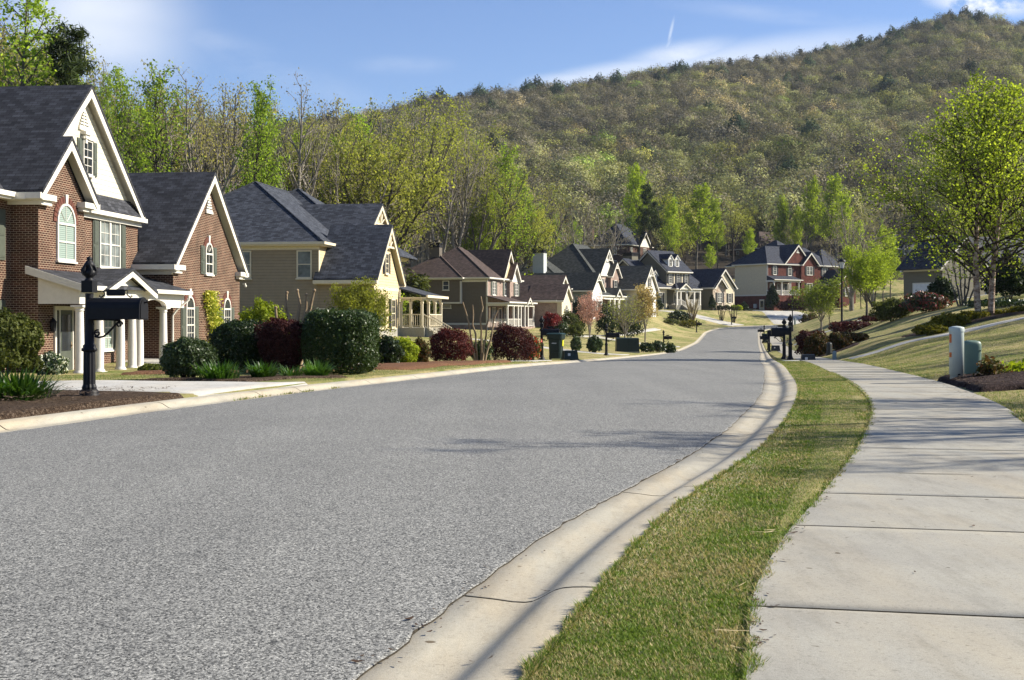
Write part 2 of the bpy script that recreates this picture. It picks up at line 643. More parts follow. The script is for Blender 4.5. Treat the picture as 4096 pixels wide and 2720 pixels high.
# clouds: built on the direction of the sky dome
dirv = n('TexCoord', 0)
sp = n.nt.nodes.new('ShaderNodeSeparateXYZ')
n.nt.links.new(dirv, sp.inputs[0])
ysafe = n.math('MAXIMUM', sp.outputs[1], .05)
azx = n.math('DIVIDE', sp.outputs[0], ysafe)       # tangent of azimuth / elevation
elz = n.math('DIVIDE', sp.outputs[2], ysafe)


def blob(cx, cz, rx, rz, rot=0.0):
    dx, dz = n.math('SUBTRACT', azx, cx), n.math('SUBTRACT', elz, cz)
    ca, sa = math.cos(rot), math.sin(rot)
    u = n.math('DIVIDE', n.math('ADD', n.math('MULTIPLY', dx, ca), n.math('MULTIPLY', dz, sa)), rx)
    v = n.math('DIVIDE', n.math('ADD', n.math('MULTIPLY', dx, -sa), n.math('MULTIPLY', dz, ca)), rz)
    d = n.math('SQRT', n.math('ADD', n.math('MULTIPLY', u, u), n.math('MULTIPLY', v, v)))
    return n.ramp(d, [(.1, (1, 1, 1)), (1.0, (0, 0, 0))], 'EASE')


cz = n.nt.nodes.new('ShaderNodeCombineXYZ')
n.nt.links.new(azx, cz.inputs[0])
n.nt.links.new(elz, cz.inputs[2])
wv = n('Mapping', 0, Vector=cz.outputs[0], Scale=(5, 1, 13), Rotation=(0, .15, 0))
wisp = n.ramp(n.noise(wv, 1.0, 6, .62), [(.38, (0, 0, 0)), (.72, (1, 1, 1))])
soft = n.ramp(n.noise(wv, .6, 4, .55), [(.25, (.35, .35, .35)), (.7, (1, 1, 1))])
puff = n.ramp(n.noise(n('Mapping', 0, Vector=cz.outputs[0], Scale=(40, 1, 60)), 1.0, 5, .6), [(.38, (0, 0, 0)), (.55, (1, 1, 1))])


def px_dir(x, y):          # view pixels (2361 wide) -> tangents
    return (x * 1024 / 2361 - 512) / FOC, (HZ - y * 1024 / 2361) / FOC


cl = None
for (x, y, rx, ry, rot, tex, amt) in (
        (220, 45, 320, 220, -.2, soft, .78), (560, 130, 420, 60, -.35, wisp, .35),
        (1420, 165, 300, 34, .16, soft, .8), (1760, 125, 480, 55, .16, soft, .85), (1330, 182, 170, 26, .05, soft, .8), (1560, 130, 200, 45, .2, wisp, .8),
        (1850, 40, 420, 30, -.1, wisp, .3), (930, 150, 160, 30, 0, wisp, .35), (2260, 6, 170, 40, -.1, puff, 1.0),
        (1547, 72, 44, 5.5, 1.35, soft, .55), (1538, 108, 32, 7, 1.1, soft, .45)):
    a, e = px_dir(x, y)
    k = 1024 / 2361 / FOC
    m = n.math('MULTIPLY', n.math('MULTIPLY', blob(a, e, rx * k, ry * k, rot), tex), amt)
    cl = m if cl is None else n.math('MAXIMUM', cl, m)
skyc = n.mix(sky.outputs[0], (.87, .93, 1.12), 1.0, 'MULTIPLY')
skyc = n.mix(skyc, (7.4, 7.7, 8.2), cl)
bg = n('Background', 0, Color=skyc, Strength=.071)
out = n.nt.nodes.new('ShaderNodeOutputWorld')
n.nt.links.new(bg, out.inputs[0])
SC.view_settings.view_transform = 'Standard'
SC.view_settings.look = 'None'
SC.view_settings.exposure = 1.0
SC.view_settings.gamma = 1
SC.view_settings.use_curve_mapping = False
SC.cycles.max_bounces = 6
SC.cycles.diffuse_bounces = 3
SC.cycles.transmission_bounces = 4
SC.cycles.caustics_reflective = False
SC.cycles.caustics_refractive = False


# ------------------------------------------------------------------ the lie of the land
def pchip(xs, ys):
    xs, ys = np.array(xs, float), np.array(ys, float)
    h = np.diff(xs)
    d = np.diff(ys) / h
    m = np.zeros_like(xs)
    m[0], m[-1] = d[0], d[-1]
    for i in range(1, len(xs) - 1):
        if d[i - 1] * d[i] > 0:
            w1, w2 = 2 * h[i] + h[i - 1], h[i] + 2 * h[i - 1]
            m[i] = (w1 + w2) / (w1 / d[i - 1] + w2 / d[i])

    def f(q):
        q = np.asarray(q, float)
        i = np.clip(np.searchsorted(xs, q) - 1, 0, len(h) - 1)
        t = (q - xs[i]) / h[i]
        lo, hi = q < xs[0], q > xs[-1]
        tc = np.clip(t, 0, 1)
        r = ((1 + 2 * tc) * (1 - tc) ** 2 * ys[i] + tc * (1 - tc) ** 2 * h[i] * m[i] +
             tc ** 2 * (3 - 2 * tc) * ys[i + 1] + tc ** 2 * (tc - 1) * h[i] * m[i + 1])
        r = np.where(lo, ys[0] + (q - xs[0]) * m[0], r)
        return np.where(hi, ys[-1] + (q - xs[-1]) * m[-1], r)
    return f


zr = pchip([-40, 0, 14, 30, 53, 71, 100, 125, 150, 175, 190, 205, 213, 225, 243, 270, 320],
           [0, 0, 0, -.2, -.72, -1.12, -1.7, -2.0, -2.0, -1.45, -.88, -.25, .1, .6, 1.0, 1.2, 1.8])
xR = pchip([-8, 0, 3.8, 6.26, 10.3, 17, 29, 57, 100, 153, 190, 205],
           [-3.3, -1.4, -.475, .15, 1.52, 3.33, 5.85, 11.3, 19.85, 30.1, 37.3, 40.1])
xL = pchip([-8, 0, 11.9, 16.1, 22.5, 42.6, 80, 135, 205], [-9.8, -7.85, -4.87, -3.8, -2.3, 1.6, 8.8, 19.3, 32.7])
xS0 = pchip([-8, 0, 3.8, 4.49, 5.69, 7.35, 10, 14.6, 20.2, 30, 41, 57, 100, 153, 205],
            [-2.4, -.22, .72, .86, 1.22, 1.83, 2.77, 4.2, 5.52, 7.5, 9.72, 12.85, 21.4, 31.65, 41.6])


def xS1(y):
    return xS0(y) + 1.45


BL = [(30.6, 191), (33.0, 197.5), (37, 203), (43, 207), (55, 210.6), (80, 213.6), (140, 217)]
BR = [(37.7, 190), (39.6, 195), (43.5, 199.3), (52, 203.0), (80, 206.6), (140, 210)]
ys_ = np.concatenate([np.arange(-8, 40, .5), np.arange(40, 186, 2.0)])
EL = np.concatenate([np.stack([xL(ys_), ys_], 1), BL])
ER = np.concatenate([np.stack([xR(ys_), ys_], 1), BR])


def resamp(P, n):
    d = np.concatenate([[0], np.cumsum(np.linalg.norm(np.diff(P, axis=0), axis=1))])
    t = np.linspace(0, d[-1], n)
    return np.stack([np.interp(t, d, P[:, 0]), np.interp(t, d, P[:, 1])], 1)


CEN = resamp((resamp(EL, 400) + resamp(ER, 400)) / 2, 130)


def road_dist(x, y):
    """unsigned distance to the road's centre line and the side (+1 right)"""
    x, y = np.asarray(x, float).ravel(), np.asarray(y, float).ravel()
    best = np.full(x.shape, 1e9)
    side = np.ones(x.shape)
    for i in range(len(CEN) - 1):
        a, b = CEN[i], CEN[i + 1]
        d = b - a
        L2 = d @ d
        t = np.clip(((x - a[0]) * d[0] + (y - a[1]) * d[1]) / L2, 0, 1)
        qx, qy = x - (a[0] + t * d[0]), y - (a[1] + t * d[1])
        r = np.hypot(qx, qy)
        s = np.where(d[1] * qx - d[0] * qy > 0, 1., -1.)
        u = r < best
        best = np.where(u, r, best)
        side = np.where(u, s, side)
    return best, side


def sstep(a, b, x):
    t = np.clip((x - a) / (b - a), 0, 1)
    return t * t * (3 - 2 * t)


Bu = pchip([0, 1, 2.5, 4, 6.5, 10, 15, 30, 60, 120, 400], [0, .25, .75, 1.05, 1.65, 2.2, 2.9, 4.5, 8, 14, 40])
Rk = pchip([-10, 0, 12, 20, 30, 47, 60, 90, 110, 200, 260], [.12, .15, .2, .33, .6, .98, 1.1, 1.6, 1.6, 1.3, 1.3])
Lk = pchip([-10, 0, 20, 30, 41, 55, 72, 100, 145, 165, 195, 217, 238, 260], [0, 0, 0, -.2, -.42, .1, 1.1, 1.1, 1.2, 1.9, 2.6, 2.0, .9, 2.5])


def G0(x, y):
    """ground height without the dip that takes road, kerb and pavement"""
    shp = np.shape(x)
    x, y = np.asarray(x, float).ravel(), np.asarray(y, float).ravel()
    d, s = road_dist(x, y)
    dl = np.maximum(d - 4.15, 0)
    ye = np.minimum(y, 188)
    usw = np.where(y < 188, (x - xS1(ye)) * .98, d - 6.2)
    ur = np.maximum(usw, 0)
    base = zr(y) + .066
    far = np.maximum(y - 243, 0) * .20
    zl = Lk(y) * sstep(0, 1, dl / 13) + np.maximum(dl - 13, 0) * np.interp(y, [0, 90, 150, 260], [.0, .03, .045, .05])
    zR = Rk(y) * Bu(ur)
    z = base + np.where(s > 0, zR, zl) + far
    return z.reshape(shp)


rows = np.concatenate([np.arange(-8, 30, .5), np.arange(30, 60, .75), np.arange(60, 110, 1.5), np.arange(110, 180, 2.5),
                       np.arange(180, 245, 1.25), np.arange(245, 264, 4)])
cols = np.concatenate([np.arange(-170, -40, 6), np.arange(-40, -14, 2), np.arange(-14, -5, .5), np.arange(-5, -3.3, .07),
                       np.arange(-3.3, 3.3, 1.1), np.arange(3.3, 6.8, .07), np.arange(6.8, 14, .4), np.arange(14, 50, 1.2), np.arange(50, 171, 6)])
xc = lambda y: np.where(y < 188, (xL(np.minimum(y, 188)) + xR(np.minimum(y, 188))) / 2, float(xL(188) + xR(188)) / 2 + (y - 188) * .19)
YY = np.repeat(rows[:, None], len(cols), 1)
XX = xc(YY) + cols[None, :]
D_, S_ = road_dist(XX, YY)
ZZ = G0(XX, YY)
inroad = sstep(4.22, 4.0, D_).reshape(XX.shape)
ysw = np.minimum(YY, 186)
insw = sstep(-.03, .05, XX - xS0(ysw)) * sstep(.03, -.05, XX - xS1(ysw)) * (YY < 186)
rng = np.random.default_rng(3)
bumpy = (np.sin(XX * 1.7 + YY * .9) + np.sin(XX * .63 - YY * 1.3 + 2) + np.sin(XX * 3.1 + YY * 2.3)) * .008
DIPZ = ZZ + bumpy * (D_.reshape(XX.shape) > 4.6) - .28 * np.maximum(inroad, insw * .6)


def Gm(x, y):
    """height of the ground mesh itself (bilinear in its own grid)"""
    x, y = float(x), float(y)
    i = int(np.clip(np.searchsorted(rows, y) - 1, 0, len(rows) - 2))
    fy = min(1, max(0, (y - rows[i]) / (rows[i + 1] - rows[i])))
    t = x - float(xc(np.array(y)))
    j = int(np.clip(np.searchsorted(cols, t) - 1, 0, len(cols) - 2))
    fx = min(1, max(0, (t - cols[j]) / (cols[j + 1] - cols[j])))
    Z = DIPZ
    return float((Z[i, j] * (1 - fx) + Z[i, j + 1] * fx) * (1 - fy) + (Z[i + 1, j] * (1 - fx) + Z[i + 1, j + 1] * fx) * fy)


def on(px, d, dz=0.0):
    """view column (2361 wide) and distance -> a point standing on the ground"""
    x = (px * 1024 / 2361 - 512) / FOC * d
    return Vector((x, d, Gm(x, d) + dz))


def grid_faces(nr, nc):
    i = np.arange(nr - 1)[:, None] * nc + np.arange(nc - 1)[None, :]
    return np.stack([i, i + 1, i + 1 + nc, i + nc], -1).reshape(-1, 4)


def sheet(name, V, nr, nc, mat, k='structure', smooth=True):
    me = mesh_np(name, V.reshape(-1, 3), grid_faces(nr, nc), None, [mat], None, smooth)
    return kind(obj_np(name, me), k)


sheet('lawn', np.stack([XX, YY, DIPZ], -1), len(rows), len(cols), m_lawn)


# road, kerbs, pavement --------------------------------------------------
def offset(P):
    t = np.gradient(P, axis=0)
    t /= np.linalg.norm(t, axis=1)[:, None]
    return np.stack([t[:, 1], -t[:, 0]], 1)          # to the right of travel


NR = 2200
eL, eR = resamp(EL, NR), resamp(ER, NR)
arc = np.cumsum(np.concatenate([[0], np.linalg.norm(np.diff(eR, axis=0), axis=1)]))
jag = (rng.random((NR, 2)) - .5) * .03 + np.repeat((rng.random((NR // 6 + 1, 2)) - .5) * .03, 6, 0)[:NR]
T = np.r_[0, .002, .006, np.linspace(.04, .96, 13), .994, .998, 1]
nn = len(T)
P = eL[:, None, :] * (1 - T)[None, :, None] + eR[:, None, :] * T[None, :, None]
P[:, 0, 0] += jag[:, 0]
P[:, -1, 0] += jag[:, 1]
Z = zr(P[..., 1]) + .005 + .05 * (1 - (2 * T - 1) ** 2)[None, :]
V = np.concatenate([P, Z[..., None]], -1)
lip0, lip1 = V[:, :1].copy(), V[:, -1:].copy()
lip0[..., 2] -= .03
lip1[..., 2] -= .03
lip0[:, :, 0] -= .012
lip1[:, :, 0] += .012
V = np.concatenate([lip0, V, lip1], 1)
ro = sheet('road', V, NR, nn + 2, m_asphalt)
ro.data.materials.append(m_joint)
ro.data.polygons.foreach_set('material_index', np.tile(np.r_[1, np.zeros(nn - 1), 1].astype(np.int32), NR - 1))

KP = [(-.04, -.03), (0, .0), (.12, -.006), (.20, -.013), (.25, -.013), (.28, -.008), (.31, .006), (.34, .024), (.37, .041), (.40, .051), (.44, .057), (.49, .060), (.53, .061), (.555, .054), (.575, -.05)]


def kerb(edge, sgn, joints):
    n2 = 1500
    e = resamp(edge, n2)
    d = np.concatenate([[0], np.cumsum(np.linalg.norm(np.diff(e, axis=0), axis=1))])
    st = sorted(set(list(np.linspace(0, d[-1], 1100)) + [j + o for j in joints for o in (-.025, -.009, -.007, .007, .009, .025)]))
    st = np.array([t for t in st if not any(abs(t - j) < .0069 for j in joints)])
    x, y = np.interp(st, d, e[:, 0]), np.interp(st, d, e[:, 1])
    q = np.stack([x, y], 1)
    nr = offset(e)
    nx = np.stack([np.interp(st, d, nr[:, 0]), np.interp(st, d, nr[:, 1])], 1)
    gap = np.zeros(len(st))
    for j in joints:
        gap[np.abs(st - j) < .008] = -.03
    V = []
    for o, z in KP:
        p = q + nx * (o * sgn)
        V.append(np.stack([p[:, 0], p[:, 1], zr(p[:, 1]) + z + gap], 1))
    V = np.stack(V, 1)
    ko = sheet('kerb', V, len(st), len(KP), m_kerb)
    ko.data.materials.append(m_joint)
    fm = (gap[:-1] < 0) | (gap[1:] < 0)
    ko.data.polygons.foreach_set('material_index', np.repeat(fm.astype(np.int32), len(KP) - 1))


def joints_at(edge, ys):
    d = np.concatenate([[0], np.cumsum(np.linalg.norm(np.diff(edge, axis=0), axis=1))])
    return [float(np.interp(v, edge[:, 1], d)) for v in ys]


kerb(ER[:300], 1, joints_at(ER[:180], [4.95, 7.9, 10.9, 13.9, 17, 20, 23, 26, 29, 33, 37, 41, 45, 50, 56, 62]))
kerb(EL[:300], -1, joints_at(EL[:180], [12.35, 15.4, 18.0, 19.4, 22.6, 25.6, 28.6, 31.6, 35, 39, 43, 50]))

# pavement slab by slab with sunk joints
sj = [4.44, 6.17, 7.3, 9.84, 12.8, 14.0, 16.0, 17.6, 19.1, 21.2, 23.6, 25.2, 27, 29, 31, 33, 35, 37, 39, 41, 43, 45]
st = list(np.arange(-7, 22, .15)) + list(np.arange(22, 186, 1.0))
st = [t for t in st if not any(abs(t - j) < .03 for j in sj)] + [j + o for j in sj for o in (-.010, -.0045, .0045, .010)]
st = np.array(sorted(st))
gap = np.zeros(len(st))
for j in sj:
    gap[np.abs(st - j) < .0075] = -.03
tt = np.concatenate([[0, 0], np.linspace(.0, 1, 13), [1, 1]])
V = np.zeros((len(st), len(tt), 3))
x0, x1 = xS0(st), xS1(st)
skew = .06                                            # joints run slightly askew, as poured
for k, t in enumerate(tt):
    x = x0 + (x1 - x0) * t
    V[:, k, 0] = x
    V[:, k, 1] = st - (t - .4) * skew * 3 * .0 - .20 * (x - x0)
    V[:, k, 2] = zr(V[:, k, 1]) + .078 + gap
V[:, 0, 2] -= .15
V[:, -1, 2] -= .15
V[:, 0, 0] -= .004
V[:, -1, 0] += .004
so = sheet('sidewalk', V, len(st), len(tt), m_conc, smooth=False)
so.data.materials.append(m_joint)
so.data.polygons.foreach_set('material_index', np.repeat(((gap[:-1] < 0) | (gap[1:] < 0)).astype(np.int32), len(tt) - 1))


cr_ = MB()
px_ = [(.34, .0), (.40, .006), (.52, .008), (.66, .007), (.78, .004), (.9, .0)]
yc_ = 8.3
for i in range(len(px_) - 1):
    (t0, w0), (t1, w1) = px_[i], px_[i + 1]
    xa, xb = float(xS0(yc_)) + t0, float(xS0(yc_)) + t1
    za = float(zr(yc_)) + .0815
    ya, yb = yc_ - .2 * t0 + .006 * math.sin(t0 * 20), yc_ - .2 * t1 + .006 * math.sin(t1 * 20)
    cr_.poly((xa, ya - w0 - .001, za), (xb, yb - w1 - .001, za), (xb, yb + w1 + .001, za), (xa, ya + w0 + .001, za))
kind(cr_.build('pavement_crack', m_joint), 'structure')


def drape(name, A, B, mat, off=.02, nu=40, nv=12, k='structure', mound=0.0, ragged=0.0):
    A, B = resamp(np.array(A, float), nu), resamp(np.array(B, float), nu)
    V = np.zeros((nu, nv, 3))
    for i in range(nu):
        for j in range(nv):
            t = j / (nv - 1)
            p = A[i] * (1 - t) + B[i] * t
            if ragged and (j in (0, nv - 1) or i in (0, nu - 1)):
                p = p + (rng.random(2) - .5) * ragged
            e = min(1, min(j, nv - 1 - j) / 2.0, min(i, nu - 1 - i) / 2.0)
            V[i, j] = (p[0], p[1], Gm(p[0], p[1]) + off + mound * e)
    V[0, :, 2] -= off + .06
    V[-1, :, 2] -= off + .06
    V[:, 0, 2] -= off + .06
    V[:, -1, 2] -= off + .06
    return sheet(name, V, nu, nv, mat, k)


def kbl(y, o=.6):      # just behind the left kerb
    return (float(xL(y)) - o, y)


drape('driveway', [kbl(17.0, .5), (-7.4, 18.5), (-12, 19.4), (-26, 21.5)], [kbl(21.3, .5), (-5.4, 21.25), (-7.9, 21.5), (-26, 26)], m_drive, .02, 60, 24)
drape('planting_bed', [kbl(12.8, .62), kbl(16.9, .62)], [(-9.5, 13.2), (-8.6, 18.9)], m_mulch, .015, 60, 50, mound=.02, ragged=.16)
drape('planting_bed', [(-4.5, 21.35), (-3.05, 23.6)], [(-6.6, 21.7), (-4.2, 25.0)], m_mulch, .015, 46, 26, mound=.03, ragged=.16)
drape('planting_bed', [kbl(29.5, 1.6), kbl(36, 1.5), kbl(42.5, 1.5)], [(-9.2, 28.5), (-6.5, 36), (-4.2, 43)], m_straw, .03, 60, 40, mound=.06, ragged=.3)
drape('driveway', [kbl(43.6), (-6, 45.5), (-16, 50)], [kbl(48.0), (-6, 49.5), (-16, 54)], m_drive, .02, 40, 16)
drape('driveway', [kbl(75), (-2, 79), (-8, 82)], [kbl(79), (-2, 83), (-8, 86)], m_drive, .03, 30, 10)
drape('driveway', [kbl(129), (12, 131), (5, 137)], [kbl(133), (12, 135), (5, 141)], m_drive, .04, 30, 10)
drape('path', [(6, 131), (15, 160), (20, 176)], [(7.3, 131), (16.5, 160), (21.5, 176)], m_drive, .05, 30, 5)
drape('driveway', [(35.8, 203.6), (31, 206), (24, 208)], [(39, 206.6), (32.5, 209.5), (24, 211.5)], m_drive, .06, 30, 8)
drape('driveway', [(43.5, 208.2), (43.6, 222), (45.2, 236.5)], [(54.5, 211.6), (50.5, 223), (49.5, 233.5)], m_drive, .08, 36, 12)
drape('driveway', [(float(xS1(45.4)) - .1, 45.4), (18.7, 44.5), (30, 42.0)], [(float(xS1(48)) - .1, 48.0), (19.2, 46.3), (30.5, 43.9)], m_drive, .03, 40, 10)
drape('driveway', [(float(xR(45.5)) + .6, 45.6), (float(xS0(45.3)) + .05, 45.3)], [(float(xR(49)) + .6, 49), (float(xS0(48.7)) + .05, 48.7)], m_drive, .012, 10, 10)
drape('driveway', [(float(xS1(128)), 128), (40, 125), (52, 122)], [(float(xS1(131)), 131), (40, 128), (52, 125)], m_drive, .05, 30, 8)
drape('planting_bed', [(float(xS1(17.2)) + .05, 17.2), (float(xS1(20)) + .05, 20), (float(xS1(21.8)) + .05, 21.8)], [(10.6, 17.4), (11.2, 19.8), (10.8, 22.5)], m_mulchdk, .03, 46, 40, mound=.07, ragged=.2)
drape('planting_bed', [(16.6, 51.2), (19.2, 51.5), (26, 50)], [(17.4, 56.5), (21, 57.5), (28, 57)], m_mulch, .03, 40, 20, mound=.05, ragged=.3)
drape('planting_bed', [(14.6, 63), (16.2, 63), (17.6, 63)], [(15.4, 66.5), (17, 67), (18.4, 67)], m_mulchdk, .03, 30, 16, mound=.05, ragged=.3)

# hills ------------------------------------------------------------------
RX = np.array([-260, 0, 200, 370, 450, 542, 607, 668, 733, 815, 863, 889, 924, 954, 997, 1024, 1200], float)
RY = np.array([200, 186, 166, 138, 121, 111, 101, 90, 82, 71, 60, 53, 41, 33, 36, 42, 75], float)
ridge_py = pchip(RX, RY)
ridge_d = pchip([-260, 0, 370, 650, 1000, 1200], [560, 600, 680, 800, 950, 980])
foot_d = pchip([-260, 0, 350, 560, 600, 1024, 1200], [150, 165, 205, 245, 255, 258, 258])
_fa = np.linspace(-400, 1400, 90)
_fz = G0((_fa - 512) / FOC * foot_d(_fa), foot_d(_fa))


def hill_z(a, y):
    """a: pixel column as azimuth"""
    D1, D0 = ridge_d(a), foot_d(a)
    zt = EYE + (HZ - ridge_py(a)) * D1 / FOC
    x = (a - 512) / FOC * D0
    zb = np.interp(a, _fa, _fz) - .1
    t = (y - D0) / (D1 - D0)
    tc = np.clip(t, 0, 1)
    f = .34 * tc + .66 * tc ** 1.45
    f = f + .018 * np.sin(a * .021 + tc * 9) * np.sin(tc * PI)
    return zb + (zt - zb) * f - np.maximum(t - 1, 0) * 160 + np.minimum(t, 0) * 120


ha = np.linspace(-330, 1330, 120)
ht = np.linspace(0, 1.5, 90)
A2 = np.repeat(ha[None, :], len(ht), 0)
Y2 = foot_d(A2) + ht[:, None] * (ridge_d(A2) - foot_d(A2))
sheet('hills', np.stack([(A2 - 512) / FOC * Y2, Y2, hill_z(A2, Y2)], -1), len(ht), len(ha), m_hill)
# land out to the horizon
mb = MB()
mb.poly((-6000, -3000, -12), (6000, -3000, -12), (6000, 6000, -12), (-6000, 6000, -12))
kind(mb.build('ground', m_hill), 'structure')
# ------------------------------------------------------------------ house kit (local x: out to the road, y: along the road, z: up)
SWAP = lambda x, y, z: (y, x, z)


def gable_roof(h, x0, x1, yc, hw, ze, zp, roof, trim=m_trim, ax='x', th=.10, board=.26, back=False, gutter=True, over=.3, ret=0.0, drop=0.0):
    """ridge along local x (ax='x') or y; x1 is the gable end seen, hw reaches to the eave edge"""
    T = SWAP if ax == 'y' else None
    s = (zp - ze) / hw
    tz = th * math.sqrt(1 + s * s)
    up = [(yc - hw, ze), (yc, zp), (yc + hw, ze)]
    mb = MB(T)
    pts = [(x0, *p) for p in up] + [(x0, yc + hw, ze - tz), (x0, yc, zp - tz), (x0, yc - hw, ze - tz)]
    mb.prism(pts, (x1 - x0, 0, 0))
    mb.build('roof', roof, h)
    bz = board * math.sqrt(1 + s * s)
    tb = MB(T)
    sg = 1 if x1 > x0 else -1
    ends = [(x1, sg)] + ([(x0, -sg)] if back else [])
    for xe, q in ends:
        lo = [(yc - hw, ze - tz), (yc, zp - tz), (yc + hw, ze - tz), (yc + hw, ze - tz - .16), (yc + hw - .14, ze - tz - .16), (yc, zp - tz - bz), (yc - hw + .14, ze - tz - .16), (yc - hw, ze - tz - .16)]
        tb.prism([(xe - q * .06, *p) for p in lo], (q * .035, 0, 0))
        sof = [(yc - hw, ze - tz - .002), (yc, zp - tz - .002), (yc + hw, ze - tz - .002), (yc + hw, ze - tz - .03), (yc, zp - tz - .03), (yc - hw, ze - tz - .03)]
        tb.prism([(xe - q * (over + .12), *p) for p in sof], (q * (over + .06), 0, 0))
    tb.build('rake_trim', trim, h)
    if gutter:
        a, b = sorted((x0, x1 - sg * .03))
        for e in (-1, 1):
            g = MB(T)
            ye = yc + e * hw
            g.box(a, b, ye - e * .03, ye + e * .11, ze - tz - .17, ze - tz + .035)
            g.box(a, b, ye - e * .025, ye - e * (over + .1), ze - tz - .2, ze - tz - .165)
            g.build('gutter', trim, h)
    return s


def gable_wall(h, x, yc, hw, ze, zp, mat, ax='x', name='gable', th=.1, extra=None):
    T = SWAP if ax == 'y' else None
    mb = MB(T)
    pts = [(x - th, yc - hw, ze), (x - th, yc + hw, ze), (x - th, yc, zp)]
    mb.prism(pts, (th, 0, 0))
    return mb.build(name, mat, h)


def hip_roof(h, x0, x1, y0, y1, ze, sl, roof, trim=m_trim, gut=True):
    w = min(x1 - x0, y1 - y0) / 2
    zp = ze + w * sl
    if (x1 - x0) <= (y1 - y0):
        r0, r1 = ((x0 + x1) / 2, y0 + w, zp), ((x0 + x1) / 2, y1 - w, zp)
    else:
        r0, r1 = (x0 + w, (y0 + y1) / 2, zp), (x1 - w, (y0 + y1) / 2, zp)
    c = [(x0, y0, ze), (x1, y0, ze), (x1, y1, ze), (x0, y1, ze)]
    mb = MB()
    b = [(p[0], p[1], ze - .09) for p in c]
    if (x1 - x0) <= (y1 - y0):
        mb.poly(c[0], c[1], r0).poly(c[1], c[2], r1, r0).poly(c[2], c[3], r1).poly(c[3], c[0], r0, r1)
    else:
        mb.poly(c[0], c[1], r1, r0).poly(c[1], c[2], r1).poly(c[2], c[3], r0, r1).poly(c[3], c[0], r0)
    for i in range(4):
        mb.poly(c[i], b[i], b[(i + 1) % 4], c[(i + 1) % 4])
    mb.build('roof', roof, h)
    # hip and ridge caps
    cp = MB()
    for p, q in ((c[0], r0), (c[1], r0 if (x1 - x0) <= (y1 - y0) else r1)):
        cp.tube([Vector(p) + Vector((0, 0, .0)), Vector(q) + Vector((0, 0, .0))], .07, 6)
    cp.tube([r0, r1], .07, 6)
    cp.build('ridge_cap', roof, h)
    if gut:
        g = MB()
        i = .02
        g.box(x0 + i, x1 - i, y0 + i, y1 - i, ze - .2, ze - .095)
        g.box(x1 - .03, x1 + .1, y0 - .1, y1 + .1, ze - .12, ze + .03)
        g.box(x0, x1 - .002, y0 - .1, y0 + .03, ze - .115, ze + .028)
        g.build('gutter', trim, h)
    return zp


def walls(h, x0, x1, y0, y1, z0, z1, mat, name='wall'):
    mb = MB()
    mb.box(x0, x1, y0, y1, z0, z1)
    return mb.build(name, mat, h)


